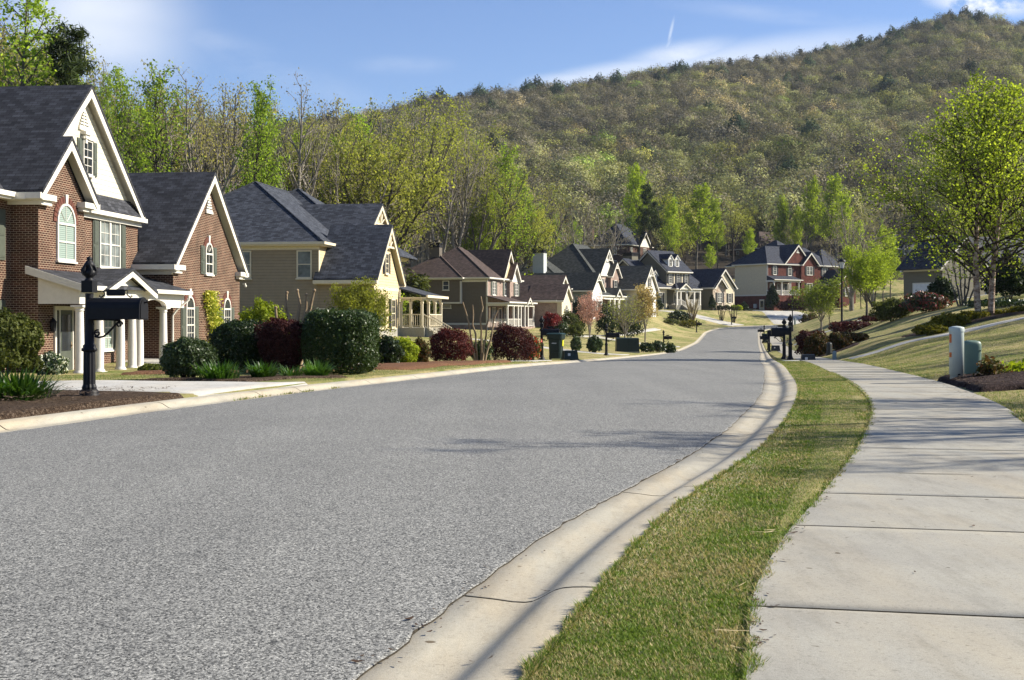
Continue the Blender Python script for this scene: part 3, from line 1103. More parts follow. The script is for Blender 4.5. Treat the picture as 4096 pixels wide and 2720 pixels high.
def window(h, face, c, u, z0, w, hh, frame=m_trim, glass=m_glass, nx=2, ny=4, arch=False, shut=None, sw=None, sh_h=None, sill=True, pair=1, cas=.075, ring=None, fan=True, mat_mun=None):
    """face 'f' looks to the road (plane x=c), 's' looks down the road (plane y=c); u is the centre"""
    if face == 'f':
        T = lambda a, d, z: (c + d, u + a, z)
    else:
        T = lambda a, d, z: (u + a, c - d, z)
    mb = MB(T)
    W = w / pair
    for k in range(pair):
        o = -w / 2 + W * (k + .5)
        a0, a1 = o - W / 2, o + W / 2
        for (p, q, r, t) in ((a0, a0 + cas, z0, z0 + hh), (a1 - cas, a1, z0, z0 + hh)):
            mb.box(p, q, .0, .065, r, t)
        mb.box(a0 + cas, a1 - cas, .0, .065, z0, z0 + cas)
        mb.box(a0 + cas, a1 - cas, .0, .065, z0 + hh - cas, z0 + hh)
        mb.box(a0 + cas, a1 - cas, .022, .05, z0 + hh / 2 - .025, z0 + hh / 2 + .025)
        iw, ih = W - 2 * cas, hh - 2 * cas
        for i in range(1, nx):
            x = a0 + cas + iw * i / nx
            mb.box(x - .011, x + .011, .02, .04, z0 + cas, z0 + hh - cas)
        for j in range(1, ny):
            if ny % 2 == 0 and j == ny // 2:
                continue
            z = z0 + cas + ih * j / ny
            mb.box(a0 + cas, a1 - cas, .021, .038, z - .011, z + .011)
    if sill:
        mb.box(-w / 2 - .05, w / 2 + .05, .0, .11, z0 - .07, z0 - .001)
    R = w / 2
    zt = z0 + hh
    if arch:
        N = 12
        for i in range(N):
            t0, t1 = PI * i / N, PI * (i + 1) / N
            mb.prism([(R * math.cos(t0), 0, zt + .002 + R * math.sin(t0)), (R * math.cos(t1), 0, zt + .002 + R * math.sin(t1)),
                      ((R - cas) * math.cos(t1), 0, zt + .002 + (R - cas) * math.sin(t1)), ((R - cas) * math.cos(t0), 0, zt + .002 + (R - cas) * math.sin(t0))], (0, .065, 0))
        if fan:
            for t in (PI / 4, PI / 2, 3 * PI / 4):
                mb.tube([(.1 * math.cos(t), .03, zt + .1 * math.sin(t)), ((R - cas) * math.cos(t), .03, zt + (R - cas) * math.sin(t))], .013, 4)
    wn = mb.build('window', mat_mun or frame, h)
    pn = MB(T)
    pn.box(-w / 2 + .02, w / 2 - .02, .004, .018, z0 + .02, z0 + hh - .02)
    if arch:
        pts = [((R - .02) * math.cos(PI * i / 12), .004, zt - .019 + (R - .02) * math.sin(PI * i / 12)) for i in range(13)]
        pn.prism(pts, (0, .014, 0))
    pn.build('pane', glass, wn)
    if ring:
        rb = MB(T)
        N = 15
        for i in range(N):
            t0, t1 = PI * (i + .08) / N, PI * (i + .92) / N
            r0, r1 = R + .015, R + .25
            rb.prism([(r1 * math.cos(t0), 0, zt + r1 * math.sin(t0)), (r1 * math.cos(t1), 0, zt + r1 * math.sin(t1)),
                      (r0 * math.cos(t1), 0, zt + r0 * math.sin(t1)), (r0 * math.cos(t0), 0, zt + r0 * math.sin(t0))], (0, .035, 0))
        rb.build('brick_arch', ring, h)
        kb = MB(T)
        kb.prism([(-.07, 0, zt + R + .0), (.07, 0, zt + R + .0), (.10, 0, zt + R + .32), (-.10, 0, zt + R + .32)], (0, .07, 0))
        kb.build('keystone', m_trim, h)
    if shut:
        s_w = sw or w * .5
        s_h = sh_h or hh + (R * .0 if arch else 0)
        for e in (-1, 1):
            sb = MB(T)
            a = e * (w / 2 + .04 + s_w / 2)
            sb.box(a - s_w / 2, a + s_w / 2, .0, .04, z0, z0 + s_h)
            for (q0, q1) in ((.08, s_h * .42), (s_h * .48, s_h - .08)):
                sb.box(a - s_w / 2 + .07, a + s_w / 2 - .07, .04, .058, z0 + q0, z0 + q1)
                sb.box(a - s_w / 2 + .11, a + s_w / 2 - .11, .058, .066, z0 + q0 + .05, z0 + q1 - .05)
            sb.build('shutter', shut, h)
    return wn


def column(h, x, y, z0, z1, r=.14, mat=m_col):
    H = z1 - z0
    mb = MB()
    mb.box(x - r * 1.35, x + r * 1.35, y - r * 1.35, y + r * 1.35, z0, z0 + .1)
    mb.lathe([(r * 1.28, z0 + .101), (r * 1.28, z0 + .14), (r * 1.05, z0 + .18), (r, z0 + .22), (r, z0 + H * .4), (r * .86, z1 - .24), (r * .86, z1 - .2), (r, z1 - .19), (r, z1 - .16), (r * .88, z1 - .15), (r * .9, z1 - .12), (r * 1.2, z1 - .09), (r * 1.2, z1 - .071)], x, y, 18)
    mb.box(x - r * 1.35, x + r * 1.35, y - r * 1.35, y + r * 1.35, z1 - .07, z1)
    return mb.build('column', mat, h)


def post(h, x, y, z0, z1, w=.16, mat=m_col):
    mb = MB()
    mb.box(x - w / 2, x + w / 2, y - w / 2, y + w / 2, z0, z1)
    mb.box(x - w * .65, x + w * .65, y - w * .65, y + w * .65, z0, z0 + .12)
    mb.box(x - w * .65, x + w * .65, y - w * .65, y + w * .65, z1 - .1, z1 - .001)
    return mb.build('column', mat, h)


def railing(h, a, b, za, zb, hgt=.9, mat=m_col, gap=.13):
    a, b = Vector(a), Vector(b)
    L_ = (b - a).length
    d = (b - a) / L_
    nrm = Vector((-d.y, d.x))
    mb = MB()

    def bar(z0, w, t):
        p = [a + nrm * w, b + nrm * w, b - nrm * w, a - nrm * w]
        zz = [za, zb, zb, za]
        vs = [(q.x, q.y, z + z0) for q, z in zip(p, zz)] + [(q.x, q.y, z + z0 + t) for q, z in zip(p, zz)]
        mb.add(vs, [(3, 2, 1, 0), (4, 5, 6, 7), (0, 1, 5, 4), (1, 2, 6, 5), (2, 3, 7, 6), (3, 0, 4, 7)])
    bar(hgt - .06, .04, .06)
    bar(.08, .03, .05)
    k = max(2, int(L_ / gap))
    for i in range(k):
        t = (i + .5) / k
        p, z = a + d * L_ * t, za + (zb - za) * t
        mb.box(p.x - .016, p.x + .016, p.y - .016, p.y + .016, z + .128, z + hgt - .058)
    return mb.build('railing', mat, h)


def arch_beam(h, face, c, u0, u1, z0, zs, z1, th=.2, mat=m_col, n=10):
    """beam between two columns with a segmental arch cut into its underside"""
    T = (lambda a, d, z: (c - d, a, z)) if face == 'f' else (lambda a, d, z: (a, c + d, z))
    mb = MB(T)
    w = u1 - u0
    for i in range(n):
        a0, a1 = i / n, (i + 1) / n
        f = lambda a: z0 + (zs - z0) * math.sqrt(max(0, 1 - (2 * a - 1) ** 2))
        mb.prism([(u0 + w * a0, 0, f(a0)), (u0 + w * a1, 0, f(a1)), (u0 + w * a1, 0, z1), (u0 + w * a0, 0, z1)], (0, th, 0))
    return mb.build('porch_beam', mat, h)


def truss(h, x, yc, hw, ze, zp, frac=.42, mat=m_trimc):
    """sunburst bracket in the head of a gable"""
    mb = MB()
    s = (zp - ze) / hw
    zb = zp - (zp - ze) * frac
    w = (zp - zb) / s
    mb.box(x - .05, x, yc - w + .08, yc + w - .08, zb - .12, zb)
    for t in (-.55, -.22, .22, .55):
        y1 = yc + w * t * .95
        mb.tube([(x - .03, yc + t * .12, zb), (x - .03, y1, zp - abs(y1 - yc) * s - .12)], .035, 4)
    mb.tube([(x - .03, yc, zb), (x - .03, yc, zp - .15)], .035, 4)
    return mb.build('gable_bracket', mat, h)


def downpipe(h, pts, mat=m_trim, r=.045):
    mb = MB()
    mb.tube(pts, r, 6)
    return mb.build('downpipe', mat, h)


def steps(h, x0, x1, y0, y1, z0, z1, n, mat):
    mb = MB()
    for i in range(n):
        t = i / n
        mb.box(x0, x1 - (x1 - x0) * t, y0, y1, z0 + (z1 - z0) * i / n, z0 + (z1 - z0) * (i + 1) / n - .002)
    return mb.build('steps', mat, h)


def chimney(h, x0, x1, y0, y1, z0, z1, mat):
    mb = MB()
    mb.box(x0, x1, y0, y1, z0, z1)
    c = mb.build('chimney', mat, h)
    cb = MB()
    cb.box(x0 - .06, x1 + .06, y0 - .06, y1 + .06, z1 + .002, z1 + .18)
    cb.box(x0 + .04, x1 - .04, y0 + .04, y1 - .04, z1 + .181, z1 + .42)
    cb.box(x0 - .08, x1 + .08, y0 - .08, y1 + .08, z1 + .421, z1 + .62)
    xm, ym = (x0 + x1) / 2, (y0 + y1) / 2
    cb.lathe([(.17, z1 + .621), (.17, z1 + .8), (.24, z1 + .81), (.24, z1 + .86)], xm, ym, 12)
    cb.build('chimney_cap', m_black, c)
    return c


def door(h, face, c, u, z0, w, hh, leaf=m_shutter, glass=m_glass, side=0.0, lites=True):
    T = (lambda a, d, z: (c + d, u + a, z)) if face == 'f' else (lambda a, d, z: (u + a, c - d, z))
    fb = MB(T)
    tot = w + 2 * side
    for e in (-1, 1):
        fb.box(e * tot / 2, e * (tot / 2 + .12), 0, .07, z0, z0 + hh)
        if side:
            fb.box(e * w / 2, e * (w / 2 + .06), 0, .06, z0, z0 + hh)
    fb.box(-tot / 2 - .12, tot / 2 + .12, 0, .07, z0 + hh + .001, z0 + hh + .14)
    d = MB(T)
    d.box(-w / 2, w / 2, .0, .035, z0, z0 + hh)
    o = d.build('door', leaf, h)
    fb.build('door_frame', m_trim, o)
    if lites:
        g = MB(T)
        g.box(-w / 2 + .13, w / 2 - .13, .035, .045, z0 + hh * .36, z0 + hh - .16)
        if side:
            for e in (-1, 1):
                g.box(e * (w / 2 + .07), e * (tot / 2 - .01), .0, .03, z0 + .5, z0 + hh - .02)
        g.build('pane', glass, o)
    k = MB(T)
    k.tube([(w / 2 - .07, .035, z0 + 1.0), (w / 2 - .07, .09, z0 + 1.0)], .025, 8)
    k.box(w / 2 - .1, w / 2 - .04, .036, .05, z0 + .9, z0 + 1.12)
    k.build('handle', m_barktan, o)
    return o


def vent(h, face, c, u, z0, w, hh, mat=m_trim):
    T = (lambda a, d, z: (c + d, u + a, z)) if face == 'f' else (lambda a, d, z: (u + a, c - d, z))
    mb = MB(T)
    mb.prism([(-w / 2, .0, z0), (w / 2, .0, z0), (0, .0, z0 + hh)], (0, .015, 0))
    v = mb.build('gable_vent', m_shutter, h)
    mb = MB(T)
    mb.box(-w / 2 - .03, w / 2 + .03, .0, .07, z0 - .08, z0 + .02)
    for i in range(6):
        t = (i + .25) / 7
        ww = w * (1 - t) / 2
        mb.box(-ww, ww, .01, .05, z0 + hh * t, z0 + hh * (t + .085))
    mb.box(-.025, .025, .012, .03, z0, z0 + hh * .9)
    mb.build('louvre', mat, v)


# ================================================================== the brick house in front
A1 = math.radians(6)
h = thing('brick_house', 'red brick house with cream shingled gable, white columned porch and charcoal roof', 'house', (-16.255, 43.0, -.9), -A1)
Z0 = -.4
walls(h, -13, .25, -.58, 2.9, Z0, 6.02, m_brick)
walls(h, -14, -.75, -9, -.582, Z0, 6.02, m_brick)
walls(h, -13, -.25, 2.902, 9.0, Z0, 6.02, m_brick)
walls(h, -9, 1.28, 9.002, 17.55, Z0, 4.02, m_brick)
# main roof and its gables
gable_roof(h, -11.5, .12, 3.9, 4.95, 6.3, 10.75, m_roof1, over=.38, gutter=True)
gable_wall(h, -.22, 3.9, 4.55, 6.3, 10.35, m_shake)
gable_roof(h, -2.2, .64, 1.17, 2.2, 6.32, 8.42, m_roof1, over=.34)
gable_wall(h, .265, 1.17, 1.85, 6.0, 7.96, m_brick)
gable_roof(h, -9.5, 1.2, -6.1, 5.4, 6.3, 11.0, m_roof1, ax='y', gutter=False, over=.3)
gm = MB()
gm.box(-.37, -.25, -9, -.95, 6.06, 6.22).box(-.75, -.36, -9, -.95, 5.98, 6.07)
gm.build('gutter', m_trim, h)
# cornices
cm = MB()
cm.box(-.75, .58, -.94, -.583, 6.0, 6.2).box(-.75, .46, -.78, -.584, 5.84, 5.999).box(.252, .58, -.583, .1, 6.0, 6.2).box(.252, .46, -.584, .0, 5.84, 5.998)
cm.build('cornice', m_trim, h)
cm = MB()
cm.box(.252, .58, 2.3, 3.25, 6.0, 6.2).box(.252, .45, 2.4, 3.1, 5.88, 5.999)
cm.build('cornice', m_trim, h)
cm = MB()
cm.box(-.248, .1, 3.26, 9.2, 5.95, 6.12).box(-.248, -.12, 3.0, 9.1, 5.78, 5.951)
cm.build('cornice', m_trim, h)
sk = MB()
sk.poly((-.2, 3.85, 6.75), (.1, 3.85, 6.14), (.1, 8.7, 6.14), (-.2, 8.4, 6.75))
sk.build('skirt_roof', m_roof1, h)
vent(h, 'f', -.22, 3.9, 9.1, .9, .8)
bm = MB()
bm.box(-.22, .0, 3.62, 4.18, 8.86, 8.98).box(-.22, -.06, 3.72, 4.08, 8.72, 8.858).box(-.22, -.1, 3.82, 3.98, 8.55, 8.718)
bm.build('bracket', m_trim, h)
window(h, 'f', -.22, 4.15, 7.4, .78, 1.3, glass=m_glass, nx=2, ny=4, shut=m_shutter, sw=.4, cas=.05)
hd = MB()
hd.box(-.22, -.1, 3.66, 4.64, 8.71, 8.80)
hd.build('window_head', m_trim, h)
window(h, 'f', .25, 1.42, 4.02, 1.4, 1.34, glass=m_blind, nx=2, ny=2, arch=True, ring=m_arch)
window(h, 'f', -.25, 6.2, 3.95, 1.9, 1.87, glass=m_curtain, nx=2, ny=4, pair=2, shut=m_shutter, sw=.52)
window(h, 'f', -.75, -2.3, 3.95, 1.5, 1.7, glass=m_curtain, pair=2, shut=m_shutter, sw=.55)
window(h, 'f', -.75, -2.3, .7, 1.5, 1.9, glass=m_curtain, pair=2, shut=m_shutter, sw=.55)
# garage wing
gable_roof(h, -7.5, 1.62, 13.2, 4.75, 4.3, 8.55, m_roof1, over=.36)
gable_wall(h, 1.279, 13.2, 4.4, 4.0, 7.94, m_brick)
cm = MB()
cm.box(1.278, 1.56, 8.6, 9.7, 4.0, 4.2).box(1.278, 1.46, 8.7, 9.55, 3.86, 4.001)
cm.box(-.2, 1.279, 8.6, 9.0, 4.0, 4.2).box(-.2, 1.279, 8.8, 9.001, 3.8, 4.001)
cm.build('cornice', m_trim, h)
cm = MB()
cm.box(1.28, 1.56, 16.9, 17.95, 4.0, 4.2).box(1.28, 1.46, 17.0, 17.8, 3.86, 4.001)
cm.build('cornice', m_trim, h)
vent(h, 'f', 1.29, 13.2, 6.75, .8, .85)
window(h, 'f', 1.28, 13.2, 3.95, .95, .95, nx=2, ny=2, arch=True, ring=m_arch, shut=m_shutter, sw=.5, sh_h=1.25)
for yy in (10.85, 15.65):
    window(h, 'f', 1.28, yy, .95, .98, 1.5, nx=3, ny=4, arch=True, fan=False, ring=m_arch, shut=m_shutter, sw=.5, sh_h=1.55)
fl = MB()
fl.box(1.285, 1.42, 18.0, 18.08, 3.62, 3.7).lathe([(.05, 3.5), (.08, 3.56), (.05, 3.62)], 1.42, 18.0, 8)
fl.build('flood_light', m_trim, h)
# porch
pr = MB()
pr.prism([(-.1, -.78, 3.775), (1.98, -.78, 3.12), (1.98, -.78, 3.03), (-.1, -.78, 3.685)], (0, 9.88, 0))
pr.build('porch_roof', m_roof1, h)
gable_roof(h, .3, 2.12, 2.95, 2.35, 3.02, 3.82, m_roof1, board=.2, gutter=False, over=.25)
gable_wall(h, 1.8, 2.95, 1.95, 2.95, 3.6, m_trim, th=.2)
gp = MB()
gp.box(1.98, 2.09, 5.25, 9.1, 2.95, 3.1)
gp.build('gutter', m_trim, h)
gp = MB()
gp.box(1.97, 2.09, -.83, .75, 2.95, 3.1)
gp.prism([(-.1, -.82, 3.765), (1.985, -.82, 3.11), (1.985, -.82, 2.88), (-.1, -.82, 3.5)], (0, .038, 0))
gp.build('gutter', m_trim, h)
bm = MB()
bm.prism([(.252, -.6, 3.55), (1.72, -.6, 3.02), (1.72, -.6, 2.48), (.252, -.6, 2.48)], (0, .16, 0))
bm.box(1.52, 1.722, -.442, 1.2, 2.48, 3.0).box(1.52, 1.76, 1.2, 4.7, 2.5, 2.98)
bm.build('porch_beam', m_trim, h)
arch_beam(h, 'f', 1.75, 4.72, 7.15, 2.42, 2.72, 3.0)
bm = MB()
bm.box(1.53, 1.75, 7.16, 8.98, 2.42, 2.98)
bm.build('porch_beam', m_trim, h)
for yy in (-.4, 1.15, 2.95, 4.0, 4.68, 7.05):
    column(h, 1.62, yy, .02, 2.44, .16)
pf = MB()
pf.box(-.02, 1.9, -.6, 8.99, -.4, .015)
pf.build('porch_floor', m_conc, h)
door(h, 'f', .25, 1.4, .03, .95, 2.25, side=.28)
window(h, 'f', -.25, 5.6, .75, 1.7, 1.75, glass=m_blind, nx=2, ny=4, pair=2, shut=m_shutter, sw=.5)
downpipe(h, [(2.04, 8.75, 2.95), (2.04, 8.75, 2.75), (1.62, 8.55, 2.35), (1.45, 8.5, 2.1), (1.45, 8.5, .1)])
ln = MB()
ln.tube([(.25, .15, 2.05), (.42, .15, 2.12), (.42, .15, 1.9)], .014, 6)
ln.lathe([(.02, 1.5), (.09, 1.55), (.12, 1.85), (.14, 1.86), (.03, 1.99), (.01, 2.02)], .42, .15, 8, False)
ln.build('porch_lantern', m_black, h)
br = MB()
br.poly((-.45, 8.98, 4.6), (-.2, 8.98, 4.2), (-.2, 8.98, 5.6))
br.build('flashing', m_roof1, h)

# ================================================================== tan house with grey roof
h = thing('tan_house', 'tan sided house with slate grey hip roof and two gabled wings', 'house', (-11.131, 72, 0), -math.radians(8.5))
walls(h, -12, 0, 0, 20, -1.5, 5.27, m_tan)
walls(h, -.02, 3.25, .03, 6.1, -1.5, 3.3, m_tan)
walls(h, .002, 1.0, 6.2, 14, -.8, 5.27, m_tanfront)
cb = MB()
for z in (5.05,):
    cb.box(-12, .012, -.012, -.001, z, 5.26)
cb.box(-.012, .012, -.014, .16, 3.3, 5.25)
cb.box(-6, 3.26, .012, .029, 1.5, 1.66)
cb.box(3.252, 3.275, .03, .17, -.8, 3.1).box(3.252, 3.275, 5.95, 6.1, -.8, 3.1).box(3.252, 3.28, .171, 5.949, 2.72, 2.92)
cb.build('trim_board', m_trimc, h)
fw = MB()
fw.box(3.251, 3.262, .17, 5.95, -1.5, 2.71)
fw.box(.001, .012, .16, 6.1, 3.3, 5.25)
fw.build('front_siding', m_tanfront, h)
ft = MB()
ft.box(-12.02, 3.27, -.02, 6.12, -2, .45)
ft.build('foundation', m_conc, h)
hip_roof(h, -12.4, .4, -.4, 20.4, 5.45, .66, m_roof2, m_trimc)
hip_roof(h, -12.2, 1.15, 6.3, 20.6, 5.47, .67, m_roof2, m_trimc, False)
gable_roof(h, -.2, 3.6, 3.06, 3.47, 3.37, 6.68, m_roof2, m_trimc, over=.3)
gable_wall(h, 3.252, 3.06, 3.1, 2.93, 6.2, m_tanfront)
gable_roof(h, -5, 1.36, 9.5, 4.7, 5.47, 8.55, m_roof2, m_trimc, over=.3)
gable_wall(h, 1.0, 9.5, 4.3, 5.1, 8.1, m_tanfront)
truss(h, 3.5, 3.06, 3.47, 3.37, 6.5, .36)
truss(h, 1.28, 9.5, 4.7, 5.47, 8.4, .4)
window(h, 's', 0, -.86, 3.39, .9, 1.62, m_trimc, m_curtain, 1, 2)
window(h, 's', 0, -4.5, 3.39, .9, 1.62, m_trimc, m_curtain, 1, 2)
window(h, 'f', 3.26, 2.9, 3.72, .8, 1.25, m_trimc, m_glass, 2, 4, shut=m_shutblk, sw=.42)
window(h, 'f', 3.27, 4.4, .5, .95, 1.75, m_trimc, m_glass, 2, 4, shut=m_shutblk, sw=.45)
window(h, 'f', 3.27, 1.6, .5, .95, 1.75, m_trimc, m_glass, 2, 4, shut=m_shutblk, sw=.45)
pr = MB()
pr.add([(1.0, 6.0, 3.6), (5.0, 6.0, 2.5), (5.0, 12.4, 2.5), (1.0, 12.4, 3.6), (1.0, 6.0, 3.5), (5.0, 6.0, 2.4), (5.0, 12.4, 2.4), (1.0, 12.4, 3.5)],
       [(0, 1, 2, 3), (7, 6, 5, 4), (0, 4, 5, 1), (1, 5, 6, 2), (2, 6, 7, 3)])
pr.build('porch_roof', m_roof2, h)
g = MB()
g.box(5.0, 5.11, 5.95, 12.45, 2.36, 2.52).box(3.3, 5.0, 5.94, 6.04, 2.3, 2.39)
g.build('gutter', m_trimc, h)
arch_beam(h, 's', 6.15, 3.4, 3.95, 2.0, 2.2, 2.36, .14, m_trimc)
arch_beam(h, 's', 6.15, 4.0, 4.7, 2.0, 2.22, 2.36, .14, m_trimc)
for k in range(3):
    arch_beam(h, 'f', 4.75, 6.2 + k * 1.95, 8.05 + k * 1.95, 2.0, 2.25, 2.36, .14, m_trimc)
for x, y in ((3.37, 6.22), (3.97, 6.22), (4.68, 6.22), (4.68, 8.1), (4.68, 10.05), (4.68, 12.0)):
    post(h, x, y, .5, 2.1, .15, m_trimc)
pf = MB()
pf.box(1.0, 4.85, 6.12, 12.2, -1, .5)
pf.build('porch_floor', m_conc, h)
steps(h, 4.86, 6.3, 6.5, 8.0, -.6, .5, 6, m_conc)
railing(h, (4.75, 6.5), (6.2, 6.5), .5, -.35, .85, m_trimc)
railing(h, (4.75, 8.0), (6.2, 8.0), .5, -.35, .85, m_trimc)
railing(h, (3.4, 6.2), (4.6, 6.2), .5, .5, .85, m_trimc)
railing(h, (4.7, 8.15), (4.7, 11.95), .5, .5, .85, m_trimc)
pv = MB()
pv.lathe([(.09, 6.1), (.06, 6.35), (.055, 6.75)], -4.33, 3, 8)
pv.build('vent_pipe', m_black, h)
door(h, 'f', 1.0, 7.3, .52, .95, 2.0)

# ================================================================== dark taupe house with brown roof
h = thing('taupe_house', 'dark taupe sided house with brown hip roof and long white porch', 'house', (-2.897, 145, -.8), -math.radians(17))
B = .8
walls(h, -11, 0, 0, 12.8, -1.2, .3 + B, m_brickpale)
walls(h, -11.01, .005, -.005, 12.75, .302 + B, 5.55 + B, m_taupe)
walls(h, -11, -3.07, -.6, -.006, 2.95 + B, 5.55 + B, m_taupe)
walls(h, .006, .5, 7.4, 11.0, 0, 5.55 + B, m_brickpale)
walls(h, .001, 5.0, 12.8, 20.5, -1.2, 3.3 + B, m_brickpale)
walls(h, 5.001, 5.6, 12.81, 17.2, -1.2, 3.3 + B, m_cream)
fs = MB()
fs.box(.006, .02, .12, 7.39, .3 + B, 5.5 + B).box(.006, .02, 11.01, 12.7, .3 + B, 5.5 + B)
fs.build('front_brick', m_brickpale, h)
tb = MB()
tb.box(-11.02, .012, -.03, -.006, .3 + B, .52 + B).box(-11.02, .012, -.02, -.007, 5.3 + B, 5.55 + B)
tb.box(-.12, .025, -.025, .11, .52 + B, 5.3 + B)
tb.box(-11.02, -3.0, -.66, -.1, 2.78 + B, 2.948 + B).box(-3.12, -3.05, -.615, -.02, 2.95 + B, 5.4 + B)
tb.box(.0, 5.62, 12.76, 12.799, 3.0 + B, 3.3 + B)
tb.build('trim_board', m_trim, h)
hip_roof(h, -11.6, .4, -.4, 13.4, 5.8 + B, .65, m_roof3)
hip_roof(h, -11.65, -2.7, -1.0, 12.5, 5.78 + B, .65, m_roof3)
gable_roof(h, -6, .5, 8.05, 2.95, 5.85 + B, 9.5 + B, m_roof3)
gable_wall(h, .1, 8.05, 2.6, 5.5 + B, 8.9 + B, m_tanfront)
gable_roof(h, -3, .9, 9.2, 1.95, 5.85 + B, 7.95 + B, m_roof3)
gable_wall(h, .505, 9.2, 1.65, 5.5 + B, 7.5 + B, m_trim)
for u, w, c in ((2.5, 1.25, .02), (6.9, .75, .02), (10.1, 1.35, .5)):
    window(h, 'f', c, u, 3.8 + B, w, 1.6, pair=2 if w > 1 else 1, shut=m_shutter, sw=.5)
    window(h, 'f', c, u, .6 + B, w, 1.8, pair=2 if w > 1 else 1, shut=m_shutter, sw=.4)
window(h, 's', -.606, -4.84, 4.35 + B, .8, 1.1, nx=1, ny=2, glass=m_glass)
window(h, 's', -.006, -5.05, 2.25 + B, 1.3, .4, nx=1, ny=1, glass=m_glass)
window(h, 's', 0, -4.6, -.5, 2.2, .9, nx=3, ny=1, glass=m_glass)
chimney(h, -8.3, -7.0, 3, 4.0, 6, 9.6 + B, m_taupe)
pr = MB()
pr.add([(.02, -.3, 3.7 + B), (2.75, -.3, 2.98 + B), (2.75, 11.4, 2.98 + B), (.02, 11.4, 3.7 + B), (.02, -.3, 3.6 + B), (2.75, -.3, 2.88 + B), (2.75, 11.4, 2.88 + B), (.02, 11.4, 3.6 + B)],
       [(0, 1, 2, 3), (7, 6, 5, 4), (0, 4, 5, 1), (1, 5, 6, 2), (2, 6, 7, 3)])
pr.build('porch_roof', m_roof3, h)
gable_roof(h, .5, 2.95, 8.0, 1.15, 2.95 + B, 3.75 + B, m_roof3, gutter=False)
gable_wall(h, 2.5, 8.0, .9, 2.9 + B, 3.55 + B, m_trim)
pb = MB()
pb.box(2.3, 2.52, -.05, 11.2, 2.5 + B, 2.86 + B).box(.02, 2.3, -.05, .15, 2.5 + B, 2.86 + B).box(2.75, 2.86, -.35, 11.45, 2.84 + B, 3.0 + B).box(.03, 2.75, -.4, -.3, 2.76 + B, 2.9 + B)
pb.build('porch_beam', m_trim, h)
for y in (.2, 2.6, 4.4, 5.65, 7.2, 8.6, 11.0):
    post(h, 2.4, y, .05 + B, 2.5 + B, .2)
pf = MB()
pf.box(.03, 2.6, -.06, 11.2, -1, .05 + B)
pf.build('porch_floor', m_brickpale, h)
railing(h, (.1, .05), (2.3, .05), .05 + B, .05 + B, .95)
for a, b in ((.3, 2.5), (2.7, 4.3), (4.5, 5.5), (8.8, 10.8)):
    railing(h, (2.4, a), (2.4, b), .05 + B, .05 + B, .95)
door(h, 'f', .02, 4.9, .06 + B, .95, 2.1)
gable_roof(h, -4, 5.05, 17, 4.6, 3.42 + B, 6.62 + B, m_roof3)
gable_wall(h, 4.7, 17, 4.2, 3.2 + B, 6.2 + B, m_trim)
gable_roof(h, 1, 5.95, 15.05, 2.55, 3.4 + B, 5.4 + B, m_roof3)
gable_wall(h, 5.602, 15.05, 2.2, 3.2 + B, 5.0 + B, m_cream)
window(h, 'f', 5.6, 15.1, .35 + B, 1.1, 1.9, pair=1, arch=True, shut=m_shutter, sw=.5)
downpipe(h, [(.08, -.1, 5.6 + B), (.08, -.1, -.6)])
downpipe(h, [(2.45, 11.15, 2.6 + B), (2.45, 11.15, -.3)])

# ================================================================== grey-roofed house with many front gables
h = thing('gabled_house', 'sage sided house with steep grey green roof and stepped white front gables', 'house', (8.0, 175, .6), -math.radians(24))
walls(h, -14, 0, 0, 18, -2, 4.4, m_sage)
walls(h, -.5, 3.3, .2, 4.5, -1, 4.0, m_sage)
walls(h, -8, .4, 9.2, 20, -1, 6.8, m_brickpale)
walls(h, -8, 1.0, 14.6, 18.4, -1, 6.8, m_brickpale)
walls(h, -6, 5.0, 17.6, 24.4, -1, 5.0, m_cream)
hip_roof(h, -16.5, .5, -.5, 20, 4.6, .55, m_roof4)
hip_roof(h, -10.5, .5, 8.7, 26, 6.9, .89, m_roof4)
gable_roof(h, -6, .9, 14.4, 4.1, 6.95, 11.0, m_roof4)
gable_wall(h, .42, 14.4, 3.7, 6.7, 10.4, m_trim)
gable_roof(h, -3, 1.4, 16.6, 2.2, 6.9, 9.1, m_roof4)
gable_wall(h, 1.02, 16.6, 1.9, 6.6, 8.7, m_brickpale)
gable_roof(h, -7, 3.7, 2.35, 2.6, 4.45, 6.95, m_roof4)
gable_wall(h, 3.32, 2.35, 2.2, 3.9, 6.4, m_trim)
gable_roof(h, -5, 5.4, 21, 3.9, 5.0, 8.6, m_roof4)
gable_wall(h, 5.02, 21, 3.5, 4.8, 8.1, m_trim)
for a in ((.85, 14.4, 4.1, 6.95, 10.8), (1.35, 16.6, 2.2, 6.9, 8.9), (3.65, 2.35, 2.6, 4.45, 6.75), (5.35, 21, 3.9, 5.0, 8.4)):
    truss(h, *a, .4, m_trim)
fb = MB()
fb.box(3.302, 3.32, .25, 4.45, 0, 3.95)
fb.build('front_siding', m_white, h)
fb = MB()
fb.box(5.002, 5.02, 17.7, 24.3, 0, 4.9)
fb.build('front_siding', m_white, h)
chimney(h, -6.9, -5.2, 3.2, 4.4, 3, 9.9, m_grey)
window(h, 'f', .42, 12.6, 4.5, 1.3, 1.9, nx=2, ny=4, pair=2)
window(h, 'f', 1.02, 16.6, 4.2, 1.2, 2.0, glass=m_glass, shut=m_shutblk, sw=.5)
window(h, 'f', 5.02, 21, 5.3, .9, 1.4, shut=m_shutblk, sw=.4)
window(h, 'f', 5.02, 21, .9, 1.7, 2.0, pair=2, shut=m_shutblk, sw=.5)
window(h, 'f', 3.32, 2.35, .9, 1.7, 2.0, pair=2, shut=m_shutblk, sw=.5)
pr = MB()
